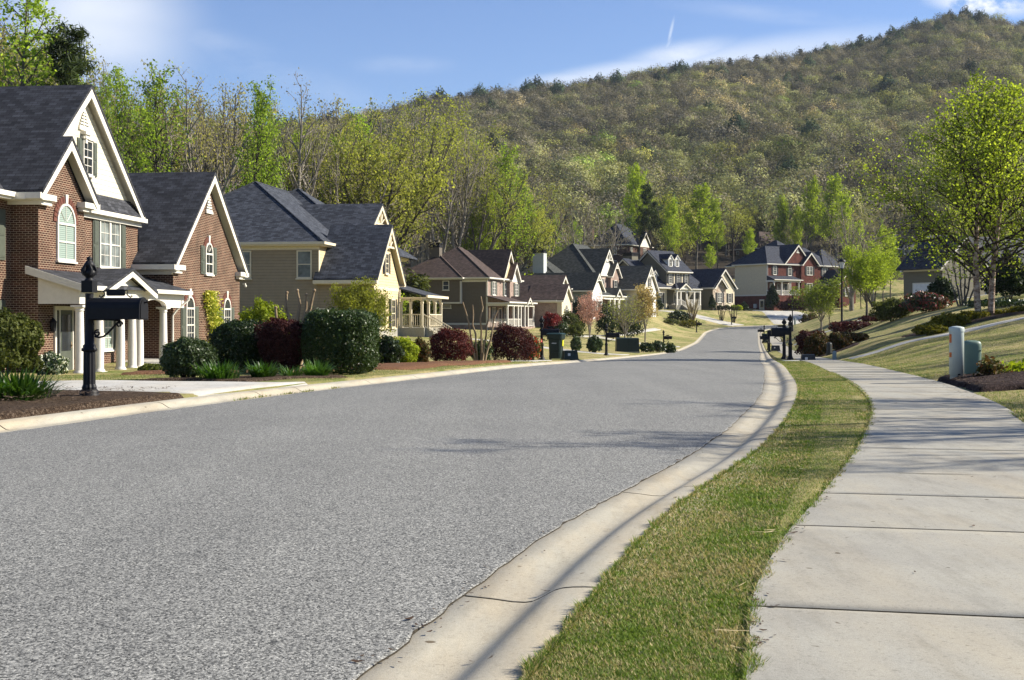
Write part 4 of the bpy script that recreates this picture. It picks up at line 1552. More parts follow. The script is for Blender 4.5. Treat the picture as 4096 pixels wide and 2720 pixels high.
pr.add([(.02, 4.7, 4.9), (3.0, 4.7, 3.75), (3.0, 17.5, 3.75), (.02, 17.5, 4.9), (.02, 4.7, 4.8), (3.0, 4.7, 3.65), (3.0, 17.5, 3.65), (.02, 17.5, 4.8)],
       [(0, 1, 2, 3), (7, 6, 5, 4), (0, 4, 5, 1), (1, 5, 6, 2), (2, 6, 7, 3)])
pr.build('porch_roof', m_roof4, h)
gable_roof(h, .5, 3.3, 12.2, 1.5, 3.75, 5.0, m_roof4, gutter=False)
gable_wall(h, 2.9, 12.2, 1.2, 3.6, 4.7, m_trim)
pb = MB()
pb.box(2.6, 2.85, 4.8, 17.5, 3.2, 3.63).box(3.0, 3.1, 4.7, 17.5, 3.6, 3.78)
pb.build('porch_beam', m_trim, h)
for y in (9.3, 11.0, 11.4, 13.0, 13.4, 16.5):
    post(h, 2.72, y, .8, 3.2, .24)
pf = MB()
pf.box(.02, 2.9, 4.6, 17.5, -1, .8)
pf.build('porch_floor', m_conc, h)
railing(h, (2.7, 4.8), (2.7, 9.2), .8, .8, .95)
railing(h, (2.7, 13.6), (2.7, 16.3), .8, .8, .95)
door(h, 'f', .02, 8.2, .82, 1, 2.1)

# ================================================================== tan house with dormers
h = thing('dormer_house', 'tan house with navy roof, three white dormers and white columned stoop', 'house', (24.34, 217, 2.2), -math.radians(48))
walls(h, -13, 0, 0, 5, -1.5, 4.2, m_olive)
walls(h, -8.6, 0, 3.8, 10.0, -1.5, 7.1, m_olive)
walls(h, -9, 2.0, 14.0, 20.3, -1.5, 4.3, m_olive)
walls(h, -8, -.6, 10.01, 13.99, -1.5, 4.2, m_olive)
fs = MB()
fs.box(.002, .02, .06, 3.82, -.5, 4.1).box(.002, .021, 3.8, 9.98, 3.9, 7.05)
fs.build('front_siding', m_cream, h)
fs = MB()
fs.box(2.002, 2.02, 17.75, 20.28, -.5, 4.2)
fs.build('front_siding', m_cream, h)
st_ = MB()
st_.box(2.002, 2.03, 14.02, 17.72, -.5, 4.2)
st_.build('stone_front', m_stone, h)
gable_roof(h, 6.0, -.35, -6.7, 7.1, 4.35, 9.5, m_roof5, ax='y', over=.3)
gable_wall(h, -.001, -6.7, 6.6, 4.0, 8.9, m_olive, ax='y', th=-.1)
gable_roof(h, 10.35, 3.45, -4.25, 4.7, 7.2, 11.0, m_roof5, ax='y', over=.3, back=True)
gable_wall(h, 3.799, -4.25, 4.3, 7.0, 10.5, m_olive, ax='y', th=-.1)
for yc, x1, zb in ((1.8, -1.0, 4.95), (5.6, -.65, 7.8), (7.35, -.65, 7.8)):
    walls(h, x1 - 3, x1, yc - .58, yc + .58, zb, zb + 1.65, m_white)
    gable_roof(h, x1 - 4, x1 + .18, yc, .82, zb + 1.62, zb + 2.5, m_roof5, gutter=False, board=.14, over=.16)
    gable_wall(h, x1 + .01, yc, .6, zb + 1.6, zb + 2.25, m_white)
    window(h, 'f', x1, yc, zb + .25, .75, 1.3, nx=3, ny=4)
for u in (4.75, 6.9, 9.05):
    window(h, 'f', .02, u, 5.0, .85, 1.7, nx=2, ny=4, shut=m_shutblk, sw=.42)
window(h, 'f', .02, 2.1, 1.5, .95, 1.9, nx=2, ny=4, shut=m_shutblk, sw=.42)
vent(h, 's', 0, -6.7, 7.3, .8, .8)
chimney(h, -8.6, -6.4, 1.8, 3.4, 6, 10.0, m_olive)
gable_roof(h, -7, 2.4, 17.3, 3.5, 4.5, 7.95, m_roof5)
gable_wall(h, 2.01, 17.3, 3.1, 4.2, 7.4, m_cream)
gable_roof(h, 0, 2.65, 15.9, 1.9, 4.45, 6.4, m_roof5)
gable_wall(h, 2.04, 15.9, 1.6, 4.2, 5.9, m_stone)
window(h, 'f', 2.03, 16.0, 1.7, 1.3, 1.8, nx=2, ny=4, pair=2, shut=m_shutblk, sw=.5)
window(h, 'f', 2.02, 18.9, 1.7, .85, 1.7, nx=2, ny=4, shut=m_shutblk, sw=.45)
rf = MB()
rf.add([(-.8, 9.9, 5.3), (-.4, 9.9, 4.1), (-.4, 14.2, 4.1), (-.8, 14.2, 5.3), (-4.5, 9.9, 7.6), (-4.5, 14.2, 7.6)], [(0, 1, 2, 3), (4, 0, 3, 5)])
rf.build('roof', m_roof5, h)
hip_roof(h, -1.5, 1.9, 4.2, 11.2, 4.05, .55, m_roof5)
gable_roof(h, 0, 2.2, 6.5, 1.7, 4.05, 5.15, m_roof5, gutter=False)
gable_wall(h, 1.9, 6.5, 1.5, 3.9, 4.95, m_trim)
pb = MB()
pb.box(1.4, 1.7, 4.3, 11.1, 3.5, 3.85)
pb.build('porch_beam', m_trim, h)
for y in (4.7, 5.7, 7.3, 9.4, 11.0):
    post(h, 1.55, y, 1.2, 3.5, .26)
pf = MB()
pf.box(0.03, 1.75, 4.3, 11.1, -1, 1.2)
pf.build('porch_floor', m_conc, h)
steps(h, 1.76, 4.2, 5.8, 7.3, -.3, 1.2, 8, m_conc)
railing(h, (1.75, 5.8), (4.1, 5.8), 1.2, -.2, .95)
railing(h, (1.75, 7.3), (4.1, 7.3), 1.2, -.2, .95)
railing(h, (1.6, 7.4), (1.6, 10.9), 1.2, 1.2, .95)
railing(h, (1.6, 4.4), (1.6, 5.6), 1.2, 1.2, .95)
door(h, 'f', .02, 6.3, 1.22, 1.1, 2.1, m_shutblk)
tb = MB()
tb.box(-9, 2.01, 13.975, 13.999, -.3, .1)
tb.build('trim_board', m_trim, h)

# ================================================================== red brick house with cream side wall
h = thing('red_brick_house', 'deep red brick house with navy hip roof and cream sided end wall', 'house', (48.54, 238, 2.2), -math.radians(53))
walls(h, -8.2, 0, 0, 20, -2, 3.25, m_brickred)
walls(h, -8.2, -.05, -.012, 19, 3.251, 9.1, m_cream)
walls(h, -7, .02, .06, 19.98, 3.26, 9.1, m_brickred)
walls(h, 0.021, .55, 9.3, 14.1, -2, 9.1, m_brickred)
tb = MB()
tb.box(-8.22, .03, -.05, -.013, 3.15, 3.4).box(-.1, .05, -.04, .058, -1, 9.0)
tb.build('trim_board', m_trim, h)
hip_roof(h, -8.6, .4, -.4, 20.4, 9.25, .82, m_roof5)
hip_roof(h, -14, .35, 3.4, 17.5, 9.24, .74, m_roof5)
hip_roof(h, -7, .45, 16.0, 24, 9.22, .95, m_roof5)
gable_roof(h, -6, .42, 8.75, 4.15, 9.35, 13.3, m_roof5)
gable_wall(h, .1, 8.75, 3.8, 9.0, 12.7, m_brickred)
gable_roof(h, -4, 1.0, 11.85, 2.6, 9.4, 11.85, m_roof5)
gable_wall(h, .57, 11.85, 2.3, 9.0, 11.35, m_brickred)
vent(h, 'f', .1, 8.75, 11.6, .8, .8)
window(h, 'f', .02, 2.2, 7.2, .9, 1.7, nx=2, ny=4, shut=m_shutblk, sw=.45)
window(h, 'f', .02, 6.5, 7.1, .95, 1.4, nx=2, ny=4, arch=True, shut=m_shutblk, sw=.45)
window(h, 'f', .56, 11.7, 7.3, 1.7, 1.65, nx=2, ny=4, pair=2, shut=m_shutblk, sw=.5)
window(h, 'f', .56, 11.7, 3.9, 1.7, 1.8, nx=2, ny=4, pair=2, shut=m_shutblk, sw=.5)
window(h, 'f', .02, 17, 7.2, 1.5, 1.7, nx=2, ny=4, pair=2, shut=m_shutblk, sw=.5)
for u in (1.2, 3.2):
    window(h, 'f', .02, u, 3.7, .9, 1.8, nx=2, ny=4)
door(h, 'f', .02, 5.4, 3.27, 1.0, 2.2, m_shutblk, side=.3)
pr = MB()
pr.add([(.03, -.1, 7.0), (2.4, -.6, 6.2), (2.4, 7.5, 6.2), (.03, 7.5, 7.0)], [(0, 1, 2, 3)])
pr.add([(.03, -.1, 7.0), (.03, -.1, 6.1), (2.4, -.6, 6.1), (2.4, -.6, 6.2)], [(0, 1, 2, 3)])
pr.build('porch_roof', m_roof5, h)
pb = MB()
pb.box(1.8, 2.1, -.4, 7.2, 5.75, 6.09).box(2.4, 2.5, -.65, 7.55, 6.08, 6.24).box(.03, 1.8, -.4, -.15, 5.75, 6.09)
pb.build('porch_beam', m_trim, h)
for y in (-.25, 1.9, 4.4, 6.8):
    column(h, 1.95, y, 3.22, 5.75, .17)
pf = MB()
pf.box(.03, 2.2, -.5, 7.3, -2, 3.2)
pf.build('porch_floor', m_brickred, h)
for a, b in ((-.1, 1.75), (2.05, 4.25), (4.55, 6.65)):
    railing(h, (1.95, a), (1.95, b), 3.22, 3.22, .95)
railing(h, (.1, -.35), (1.8, -.35), 3.22, 3.22, .95)
door(h, 's', 0, -1.25, .2, .95, 2.1, m_cream, lites=True)
mt = MB()
mt.box(-3.2, -2.5, -.25, -.01, .8, 1.6).tube([(-2.85, -.12, .8), (-2.85, -.12, -.2)], .04, 6)
mt.build('meter_box', m_grey, h)
walls(h, .6, 5, 15.2, 20.2, -2, 5.6, m_brickred)
gable_roof(h, 0, 5.4, 17.7, 2.9, 5.6, 8.4, m_roof5)
gable_wall(h, 5.01, 17.7, 2.4, 5.5, 7.8, m_brickred)
window(h, 'f', 5.0, 17.7, 3.2, 1.6, 1.7, pair=2, shut=m_shutblk, sw=.5)
window(h, 's', 15.2, 2.8, 3.2, 1.0, 1.7)
downpipe(h, [(.1, .1, 9.0), (.1, .1, 3.5)])


# ================================================================== houses half hidden among the trees
def back_house(name, label, loc, ang, wd, dp, wall_h, sl, wall, roof, front=True):
    h = thing(name, label, 'house', loc, ang)
    walls(h, -dp, 0, 0, wd, -6, wall_h, wall)
    hip_roof(h, -dp - .4, .4, -.4, wd + .4, wall_h + .1, sl, roof)
    gable_roof(h, -dp / 2, .9, wd * .66, wd * .25, wall_h + .12, wall_h + wd * .25 * 1.0, roof)
    gable_wall(h, .52, wd * .66, wd * .22, wall_h - .1, wall_h + wd * .21, m_trim)
    walls(h, .001, .5, wd * .46, wd * .86, -6, wall_h, wall)
    for z in (.7, 3.6):
        if z + 1.7 < wall_h:
            window(h, 's', 0, -dp * .3, z, .9, 1.6)
            window(h, 's', 0, -dp * .7, z, .9, 1.6)
            window(h, 'f', .5, wd * .66, z, 1.6, 1.6, pair=2)
            window(h, 'f', 0, wd * .2, z, 1.2, 1.6, pair=2)
    return h


h = back_house('hillside_house', 'dark roofed brick house on the rise just behind the grey gabled roof', (24.5, 268, 11.2), -math.radians(30), 13, 9, 5.6, 1.0, m_brickdk, m_roof5)
chimney(h, -10.5, -9.2, 2, 3.2, 2, 9.4, m_brickdk)
back_house('hillside_house', 'brown roofed house with pale gable glimpsed in woods left of red brick house', (63, 318, 13.2), -math.radians(55), 15, 11, 5.6, .8, m_brickdk, m_roof3)
back_house('hillside_house', 'grey roofed house half hidden by leafy trees right of red brick house', (90, 305, 12.5), -math.radians(60), 15, 12, 5.6, .8, m_sage, m_roof4)

h = thing('garage_house', 'olive house with white garage door behind the pale barked trees', 'house', (47.0, 150, 2.6), -math.radians(62))
walls(h, 0, 6, 0, 7, -2, 4.2, m_olive)
walls(h, -3, -.001, 6, 26, -2, 4.6, m_grey)
walls(h, .001, 3.2, 8.2, 9.6, -2, 4.2, m_white)
gable_roof(h, -.5, 6.5, 3.4, 4.2, 4.3, 8.2, m_roof1, gutter=False)
gable_wall(h, 6.02, 3.4, 3.7, 4.1, 7.6, m_olive)
gable_roof(h, 30, 5.6, -1.5, 4.6, 4.6, 8.8, m_roof1, ax='y')
tb = MB()
tb.box(-.02, 6.03, -.03, -.001, 4.0, 4.2).box(-.02, 1.4, -.03, -.001, .0, .3)
tb.build('trim_board', m_trim, h)
gd = MB()
gd.box(1.6, 5.2, -.04, -.001, -.2, 2.5)
for i in range(4):
    for j in range(4):
        gd.box(1.75 + j * .85, 2.45 + j * .85, -.055, -.04, .0 + i * .62, .5 + i * .62)
gd.build('garage_door', m_white, h)
gf = MB()
gf.box(1.45, 1.6, -.05, 0, -.2, 2.66).box(5.2, 5.35, -.05, 0, -.2, 2.66).box(1.601, 5.199, -.05, 0, 2.501, 2.66)
gf.build('door_frame', m_trim, h)
h = thing('white_house', 'white sided house with long dark eave behind the right birch clump', 'house', (62, 118, 5.2), -math.radians(75))
walls(h, -7, 0, -6, 14, -4, 3.4, m_white)
gable_roof(h, 14.5, -6.5, -3.5, 4.2, 3.5, 6.5, m_roof1, ax='y', back=True)
gable_wall(h, -6.001, -3.5, 3.6, 3.3, 6.0, m_white, ax='y', th=-.1)
window(h, 's', -6, -4.5, .8, 1.2, 1.5, pair=2)
window(h, 's', -6, -1.5, .8, 1.2, 1.5, pair=2)
window(h, 'f', 0, 2, .8, 1.2, 1.5, pair=2)
# ------------------------------------------------------------------ plants
class TreeGeo:
    def __init__(s, seed):
        s.r = np.random.default_rng(seed)
        s.V, s.Q, s.n = [], [], 0
        s.leaf = []            # (point, spread)

    def tube(s, P, R, k):
        P = np.asarray(P, float)
        m = len(P)
        t = np.gradient(P, axis=0)
        t /= np.linalg.norm(t, axis=1)[:, None] + 1e-9
        ref = np.array([.31, .95, .05]) if abs(t[0][2]) > .8 else np.array([0, 0, 1.])
        a = np.cross(t, ref)
        a /= np.linalg.norm(a, axis=1)[:, None] + 1e-9
        b = np.cross(t, a)
        w = np.arange(k) * 2 * PI / k
        ring = P[:, None, :] + (a[:, None, :] * np.cos(w)[None, :, None] + b[:, None, :] * np.sin(w)[None, :, None]) * np.asarray(R)[:, None, None]
        s.V.append(ring.reshape(-1, 3))
        i = np.arange(m - 1)[:, None] * k
        j = np.arange(k)[None, :]
        j2 = (np.arange(k) + 1)[None, :] % k
        s.Q.append((np.stack([i + j, i + j2, i + k + j2, i + k + j], -1) + s.n).reshape(-1, 4))
        s.n += m * k

    def branch(s, p, d, L, r, lev, o, up=.0):
        """one limb and, from it, its twigs"""
        R = s.r
        seg = o['seg'][lev]
        P = [np.array(p, float)]
        d = np.array(d, float)
        d /= np.linalg.norm(d)
        for i in range(seg):
            d = d + R.normal(0, o['wob'][lev], 3) + np.array([0, 0, o['up'][lev]])
            d /= np.linalg.norm(d)
            P.append(P[-1] + d * L / seg)
        P = np.array(P)
        tt = np.linspace(0, 1, seg + 1)
        rad = r * (1 - tt * o['tap'][lev])
        s.tube(P, np.maximum(rad, o['rmin']), o['sides'][lev])
        if lev + 1 < o['lev']:
            nb = o['nb'][lev]
            nb = max(1, int(nb * (L / o['Lref'][lev]) ** .7 + R.random()))
            for k in range(nb):
                t = o['t0'][lev] + (1 - o['t0'][lev]) * ((k + R.random()) / nb)
                q = np.array([np.interp(t, tt, P[:, c]) for c in range(3)])
                i = min(int(t * seg), seg - 1)
                ax = P[i + 1] - P[i]
                ax /= np.linalg.norm(ax) + 1e-9
                ph = R.random() * 2 * PI if lev else k * 2.4 + R.normal(0, .4)
                e = np.cross(ax, [0, 0, 1.] if abs(ax[2]) < .9 else [1., 0, 0])
                e /= np.linalg.norm(e)
                f = np.cross(ax, e)
                an = math.radians(R.normal(*o['ang'][lev]))
                nd = ax * math.cos(an) + (e * math.cos(ph) + f * math.sin(ph)) * math.sin(an)
                LL = L * o['len'][lev](t) * R.uniform(.75, 1.2)
                s.branch(q, nd, LL, min(rad[i] * .75, r * o['rk'][lev]), lev + 1, o)
        if lev >= o['lev'] - 1 - o.get('leaflev', 0):
            for t in np.linspace(o['lt0'], 1, o['lc']):
                s.leaf.append(np.array([np.interp(t, tt, P[:, c]) for c in range(3)]))

    def leaves(s, per, spread, size, asp=.55, droop=0.0):
        R = s.r
        C = np.array(s.leaf)
        if len(C) == 0:
            return np.zeros((0, 3)), np.zeros((0, 4), int)
        C = np.repeat(C, per, 0) + R.normal(0, spread, (len(C) * per, 3)) * np.array([1, 1, .8])
        return quads_at(C, R, size, asp, droop)

    def wood(s):
        return np.concatenate(s.V), np.concatenate(s.Q)


def quads_at(C, R, size, asp=.55, droop=0.0, nrm=None, tilt=.6):
    N = len(C)
    if nrm is None:
        a = R.normal(0, 1, (N, 3))
        a[:, 2] -= droop
    else:
        a = np.cross(nrm, R.normal(0, 1, (N, 3))) + nrm * R.normal(0, tilt, (N, 1))
    a /= np.linalg.norm(a, axis=1)[:, None] + 1e-9
    b = np.cross(a, R.normal(0, 1, (N, 3)) if nrm is None else nrm + R.normal(0, tilt, (N, 3)))
    b /= np.linalg.norm(b, axis=1)[:, None] + 1e-9
    sz = size * R.uniform(.6, 1.35, (N, 1))
    a, b = a * sz, b * sz * asp
    V = np.stack([C - a, C - a * .1 + b, C + a, C - a * .1 - b], 1).reshape(-1, 3)
    Q = np.arange(N * 4).reshape(-1, 4)
    return V, Q


LF = lambda a, b: (lambda t: a + (b - a) * t)


def opts(**k):
    d = dict(lev=3, seg=[8, 6, 4, 3], wob=[.05, .12, .18, .2], up=[.0, .06, .05, .0], tap=[.85, .85, .8, .8], rmin=.008, sides=[7, 5, 4, 3],
             nb=[24, 7, 4], Lref=[10, 3, 1], t0=[.3, .25, .2], ang=[(45, 10), (45, 14), (45, 15)], len=[LF(.32, .12), LF(.55, .35), LF(.5, .4)],
             rk=[.4, .5, .6], lt0=.35, lc=3)
    d.update(k)
    return d


def proto_poplar(seed, H=20, leafn=5, ls=.17, w=1.0):
    g = TreeGeo(seed)
    o = opts(nb=[30, 6, 3], Lref=[H, 3.5, 1.2], t0=[.34, .15, .2], ang=[(36, 8), (40, 14), (45, 15)], up=[0, .09, .05, 0],
             len=[lambda t: .27 * w * (1.08 - t) ** .8 + .05, LF(.5, .3), LF(.5, .4)], wob=[.02, .09, .15, .2], rmin=.012, lt0=.3, lc=3, rk=[.38, .5, .6])
    g.branch((0, 0, -.5), (0, 0, 1), H + .5, H * .0105, 0, o)
    return g.wood(), g.leaves(leafn, .24, ls)


def proto_oak(seed, H=18, leafn=4, ls=.10, forks=4, spread=22, fz=.3):
    g = TreeGeo(seed)
    R = g.r
    g.tube([(0, 0, -.5), (0, 0, H * fz * .5), (R.normal(0, .15), R.normal(0, .15), H * fz)], [H * .019, H * .017, H * .015], 7)
    o = opts(nb=[11, 6, 4], Lref=[H * .7, 4, 1.5], t0=[.28, .2, .2], ang=[(36, 9), (40, 14), (45, 15)], up=[.035, .07, .05, 0], wob=[.06, .10, .16, .2],
             len=[lambda t: .36 * (1.12 - t) + .06, LF(.5, .34), LF(.5, .4)], rmin=.014, lt0=.62, lc=3, rk=[.5, .5, .6])
    for k in range(forks):
        ph = k * 2 * PI / forks + R.normal(0, .3)
        an = math.radians(R.normal(spread, 5)) * (1 if k else .3)
        d = (math.sin(an) * math.cos(ph), math.sin(an) * math.sin(ph), math.cos(an))
        g.branch((0, 0, H * fz * R.uniform(.7, 1)), d, H * (1 - fz) * R.uniform(.85, 1.05), H * .0105, 0, o)
    return g.wood(), g.leaves(leafn, .3, ls)


def proto_pine(seed, H=16, leafn=26, ls=.26, start=.4):
    g = TreeGeo(seed)
    o = opts(lev=3, nb=[34, 7], Lref=[H, 2.5], t0=[start, .3], ang=[(78, 10), (45, 15)], up=[0, .05, .08], len=[lambda t: .24 * (1.15 - t), LF(.4, .3)],
             wob=[.025, .1, .15], rmin=.012, lt0=.5, lc=2, rk=[.3, .5])
    g.branch((0, 0, -.5), (0, 0, 1), H + .5, H * .012, 0, o)
    return g.wood(), g.leaves(leafn, .2, ls, .12)


def proto_round(seed, H=7, leafn=7, ls=.09, fz=.28, forks=7, spread=34, ln=.9, spr=.2):
    g = TreeGeo(seed)
    R = g.r
    g.tube([(0, 0, -.3), (.02, 0, H * fz * .6), (.03, .02, H * fz)], [H * .016, H * .0145, H * .013], 8)
    o = opts(nb=[11, 6, 3], Lref=[H * .6, 1.8, .7], t0=[.2, .15, .2], ang=[(44, 9), (42, 14), (45, 15)], up=[.05, .06, .04, 0], wob=[.07, .11, .16, .2],
             len=[lambda t: .42 * (1.15 - t) + .08, LF(.5, .35), LF(.5, .4)], rmin=.006, lt0=.2, lc=3, rk=[.45, .5, .6])
    for k in range(forks):
        ph = k * 2.4 + R.normal(0, .2)
        an = math.radians(spread * math.sqrt((k + .3) / forks) * R.uniform(.85, 1.15))
        d = (math.sin(an) * math.cos(ph), math.sin(an) * math.sin(ph), math.cos(an))
        g.branch((.03, .02, H * fz * R.uniform(.85, 1.0)), d, H * (1 - fz) * ln * R.uniform(.85, 1.05), H * .0075, 0, o)
    return g.wood(), g.leaves(leafn, spr, ls)


def proto_birch(seed, H=11.5, lean=(.10, 0), leafn=7, ls=.074):
    g = TreeGeo(seed)
    o = opts(nb=[40, 9, 4], Lref=[H, 3, 1.0], t0=[.17, .12, .15], ang=[(55, 9), (45, 14), (50, 15)], up=[.012, .05, -.02, -.05],
             len=[lambda t: .72 * (1.0 - t) ** 1.15 + .05, LF(.42, .32), LF(.5, .4)], wob=[.03, .08, .14, .2], rmin=.006, lt0=.15, lc=4, rk=[.34, .5, .6], tap=[.93, .85, .8, .8])
    g.branch((0, 0, -.4), (lean[0], lean[1], 1), H + .4, .17, 0, o)
    return g.wood(), g.leaves(leafn, .2, ls, .6, .3)


def make_meshes(nm, proto, bark, leaf, twig=None):
    (wv, wq), (lv, lq) = proto
    a = mesh_np('trunk', wv, wq, None, [bark, twig] if twig else [bark], (np.arange(len(wq)) >= 56) if twig else None, True)
    b = mesh_np('crown', lv, lq, None, [leaf])
    return a, b


ZM = {}


def place_tree(name, label, cat, meshes, loc, H, H0, rz=None, wsc=1.0, group=None):
    t = thing(name, label, cat, loc, random.random() * 6.28 if rz is None else rz, group)
    k = H / max(v.co.z for v in meshes[1].vertices) if id(meshes[1]) not in ZM else H / ZM[id(meshes[1])]
    ZM.setdefault(id(meshes[1]), H / k)
    t.scale = (k * wsc, k * wsc, k)
    obj_np('trunk', meshes[0], t)
    if meshes[1] is not None:
        obj_np('crown', meshes[1], t)
    return t


# --- protos shared by the woods
PP = [make_meshes('p', proto_poplar(10 + i, 20, 8, .125, w), m_barkdk if i % 2 else m_bark, m_lf_poplar) for i, w in enumerate((.8, 1.0, .65, .9))]
PG = [make_meshes('g', proto_poplar(30 + i, 16, 12, .14, w), m_bark, m_lf_green) for i, w in enumerate((1.0, 1.25, .85))]
PO = [make_meshes('o', proto_oak(50 + i, 18, 5, .10, f, sp), m_bark if i < 2 else m_barkpale, m_lf_oak) for i, (f, sp) in enumerate(((4, 20), (5, 26), (3, 17)))]
PB = [make_meshes('b', proto_oak(70 + i, 18, 3, .095, f, sp), m_barkpale if i == 1 else m_bark, m_lf_oakb) for i, (f, sp) in enumerate(((4, 22), (5, 24), (3, 15)))]
PGR = [make_meshes('n', proto_oak(90 + i, 18, 3, .085, f, sp), m_barkpale, m_lf_grey) for i, (f, sp) in enumerate(((3, 19), (5, 27)))]
PY = [make_meshes('y', proto_oak(110 + i, 15, 8, .12, f, sp), m_barkdk, m_lf_yel) for i, (f, sp) in enumerate(((4, 24), (5, 28)))]
PN = [make_meshes('q', proto_pine(130 + i, 16, 26, .26, st), m_barkdk, m_lf_woodpine) for i, st in enumerate((.35, .5))]
H0 = dict(p=20, g=16, o=18, b=18, n=18, y=15, q=16)
SETS = dict(p=PP, g=PG, o=PO, b=PB, n=PGR, y=PY, q=PN)
NAMES = dict(p='tulip_tree', g='leafy_tree', o='oak_tree', b='oak_tree', n='bare_tree', y='maple_tree', q='pine_tree')
KG = dict(p=('slender fresh green tree standing in the woods behind the houses', 'slender green trees of the woods'),
          g=('bright green leafy tree at the wood edge behind far houses', 'bright green trees at the wood edge'),
          o=('olive budding tree standing in the woods behind the houses', 'olive trees of the woods'),
          b=('russet budding tree standing in the woods behind the houses', 'russet trees of the woods'),
          n=('nearly bare pale grey tree standing in the woods', 'bare grey trees of the woods'),
          y=('yellow green budding tree standing in the woods', 'yellow green trees of the woods'),
          q=('dark pine standing in the woods behind the houses', 'pines of the woods'))


def gz(x, y):
    a = 512 + FOC * x / y
    z = Gm(x, y) if y < 328 else -50
    if y > float(foot_d(np.array(a))):
        z = max(z, float(hill_z(np.array(a), np.array(y))))
    return z


def wood_tree(k, vx, d, vtop, wsc=1.0, label=None, idx=None, rz=None):
    x = (vx * 1024 / 2361 - 512) / FOC * d
    zb = gz(x, d)
    H = EYE + (HZ - vtop * 1024 / 2361) / FOC * d - zb
    H = max(H, 3) * (1.09 if k in 'obn' else 1.0)
    ms = SETS[k]
    i = random.randrange(len(ms)) if idx is None else idx % len(ms)
    lb, gr = KG[k]
    return place_tree(NAMES[k], label or lb, 'tree', ms[i], (x, d, zb - .1), H, H0[k], rz, wsc, None if label else gr)


# trees that stand out (view column, distance, view row of the top)
for k, vx, d, vt, w, lb in (
        ('p', 28, 64, -60, 1.25, 'large green tree at the left edge above the brick house roof'),
        ('q', 112, 66, 50, 1.0, 'dark pine showing above the ridge of the brick house'),
        ('p', 172, 70, 78, .7, 'thin green tree right of the pine above the brick house roof'),
        ('p', 236, 80, 160, .55, 'narrow green tree top just beside the cream gable peak'),
        ('p', 292, 82, 138, .8, 'slim pointed green tree between the two gables of the brick house'),
        ('p', 365, 84, 126, 1.0, 'broad topped green tree rising highest behind the brick garage wing'),
        ('b', 455, 92, 200, .85, 'russet round topped tree above the brick garage wing ridge'),
        ('b', 520, 100, 215, .8, None), ('p', 565, 86, 168, .9, 'tall forked green tree left of the slate hip roof peak'),
        ('p', 618, 88, 196, .7, None), ('n', 672, 96, 214, .9, None), ('o', 720, 104, 258, .62, None), ('b', 775, 110, 250, .8, None),
        ('p', 852, 118, 244, 1.0, 'pale green tree top against the sky left of the hill'), ('o', 800, 112, 264, .62, None), ('b', 905, 124, 258, .9, None),
        ('o', 985, 166, 236, 1.2, 'largest spreading grey trunked tree behind the taupe house chimney'), ('o', 955, 168, 252, .9, None), ('n', 1010, 164, 300, .9, None),
        ('o', 1065, 172, 264, .8, None), ('n', 1050, 166, 330, .8, None), ('o', 1100, 168, 400, .9, None),
        ('p', 1172, 174, 330, 1.2, 'tall bare stemmed bright green tree above the taupe house roof'), ('g', 1120, 170, 430, .7, None), ('p', 1212, 185, 384, .9, None),
        ('b', 1262, 200, 420, .9, None), ('g', 1085, 172, 470, .7, None), ('o', 1225, 196, 440, 1, None), ('n', 1340, 225, 470, 1.0, None), ('n', 1390, 235, 480, 1.0, None), ('n', 1250, 205, 500, .9, None),
        ('g', 1476, 262, 372, .85, 'tall narrow green tree rising above the dormer house'), ('q', 1508, 258, 418, .9, 'dark green pine close beside the tall narrow green tree'),
        ('g', 1548, 256, 450, .8, None), ('g', 1605, 262, 418, 1.25, 'broad egg shaped yellow green tree above the dormer house wing'), ('g', 1655, 268, 452, .8, None),
        ('y', 1545, 270, 440, .9, None), ('g', 1725, 262, 522, .9, 'small bright green tree just left of the red brick house roof'), ('g', 1800, 275, 448, .9, None), ('g', 1835, 280, 470, .8, None),
        ('g', 1868, 272, 402, .8, 'green column of a tree standing behind the red brick house ridge'), ('g', 1912, 276, 396, 1.0, 'tallest green tree behind the red brick house'), ('g', 1948, 274, 440, .9, None),
        ('g', 2040, 255, 515, .6, None), ('p', 2035, 262, 500, .5, None), ('y', 1580, 275, 520, .9, None), ('g', 1640, 258, 560, 1.1, None),
        ('q', 1985, 240, 600, .9, None), ('y', 1690, 300, 450, .9, None), ('n', 1360, 222, 560, .8, None)):
    wood_tree(k, vx, d, vt, w, lb)
# the wood behind, filling the gaps
topc = pchip([-100, 0, 230, 450, 700, 850, 1080, 1200, 1400, 1700, 2500], [30, 50, 180, 215, 250, 280, 305, 430, 490, 530, 510])
rr = random.Random(21)
dback = pchip([0, 700, 900, 940, 1120, 1250, 1330, 1500], [98, 100, 104, 164, 170, 190, 205, 215])
for i in range(150):
    vx = rr.uniform(-60, 1330)
    d = rr.uniform(100, 150) if vx < 905 else rr.uniform(float(dback(vx)), float(dback(vx)) + 55)
    k = rr.choices('obnyp', (4.2, 3.4, 3, 1.2, 3.6))[0]
    vt = float(topc(vx)) + rr.uniform(4, 90) * (1.6 if i % 3 else .5)
    wood_tree(k, vx, d, vt, rr.uniform(.75, 1.1), rz=rr.random() * 6)
for i in range(60):
    vx = rr.uniform(1250, 2420)
    d = rr.uniform(285, 330)
    k = rr.choices('obnyg', (4, 4, 5, 1.0, .8))[0]
    wood_tree(k, vx, d, 480 + rr.uniform(0, 90), rr.uniform(.8, 1.1), rz=rr.random() * 6)
for i in range(16):
    vx = rr.uniform(1950, 2430)
    d = rr.uniform(196, 255)
    wood_tree(rr.choices('obgyn', (3, 2, 3, 2, 1))[0], vx, d, rr.uniform(470, 590), rr.uniform(.9, 1.2), rz=rr.random() * 6)
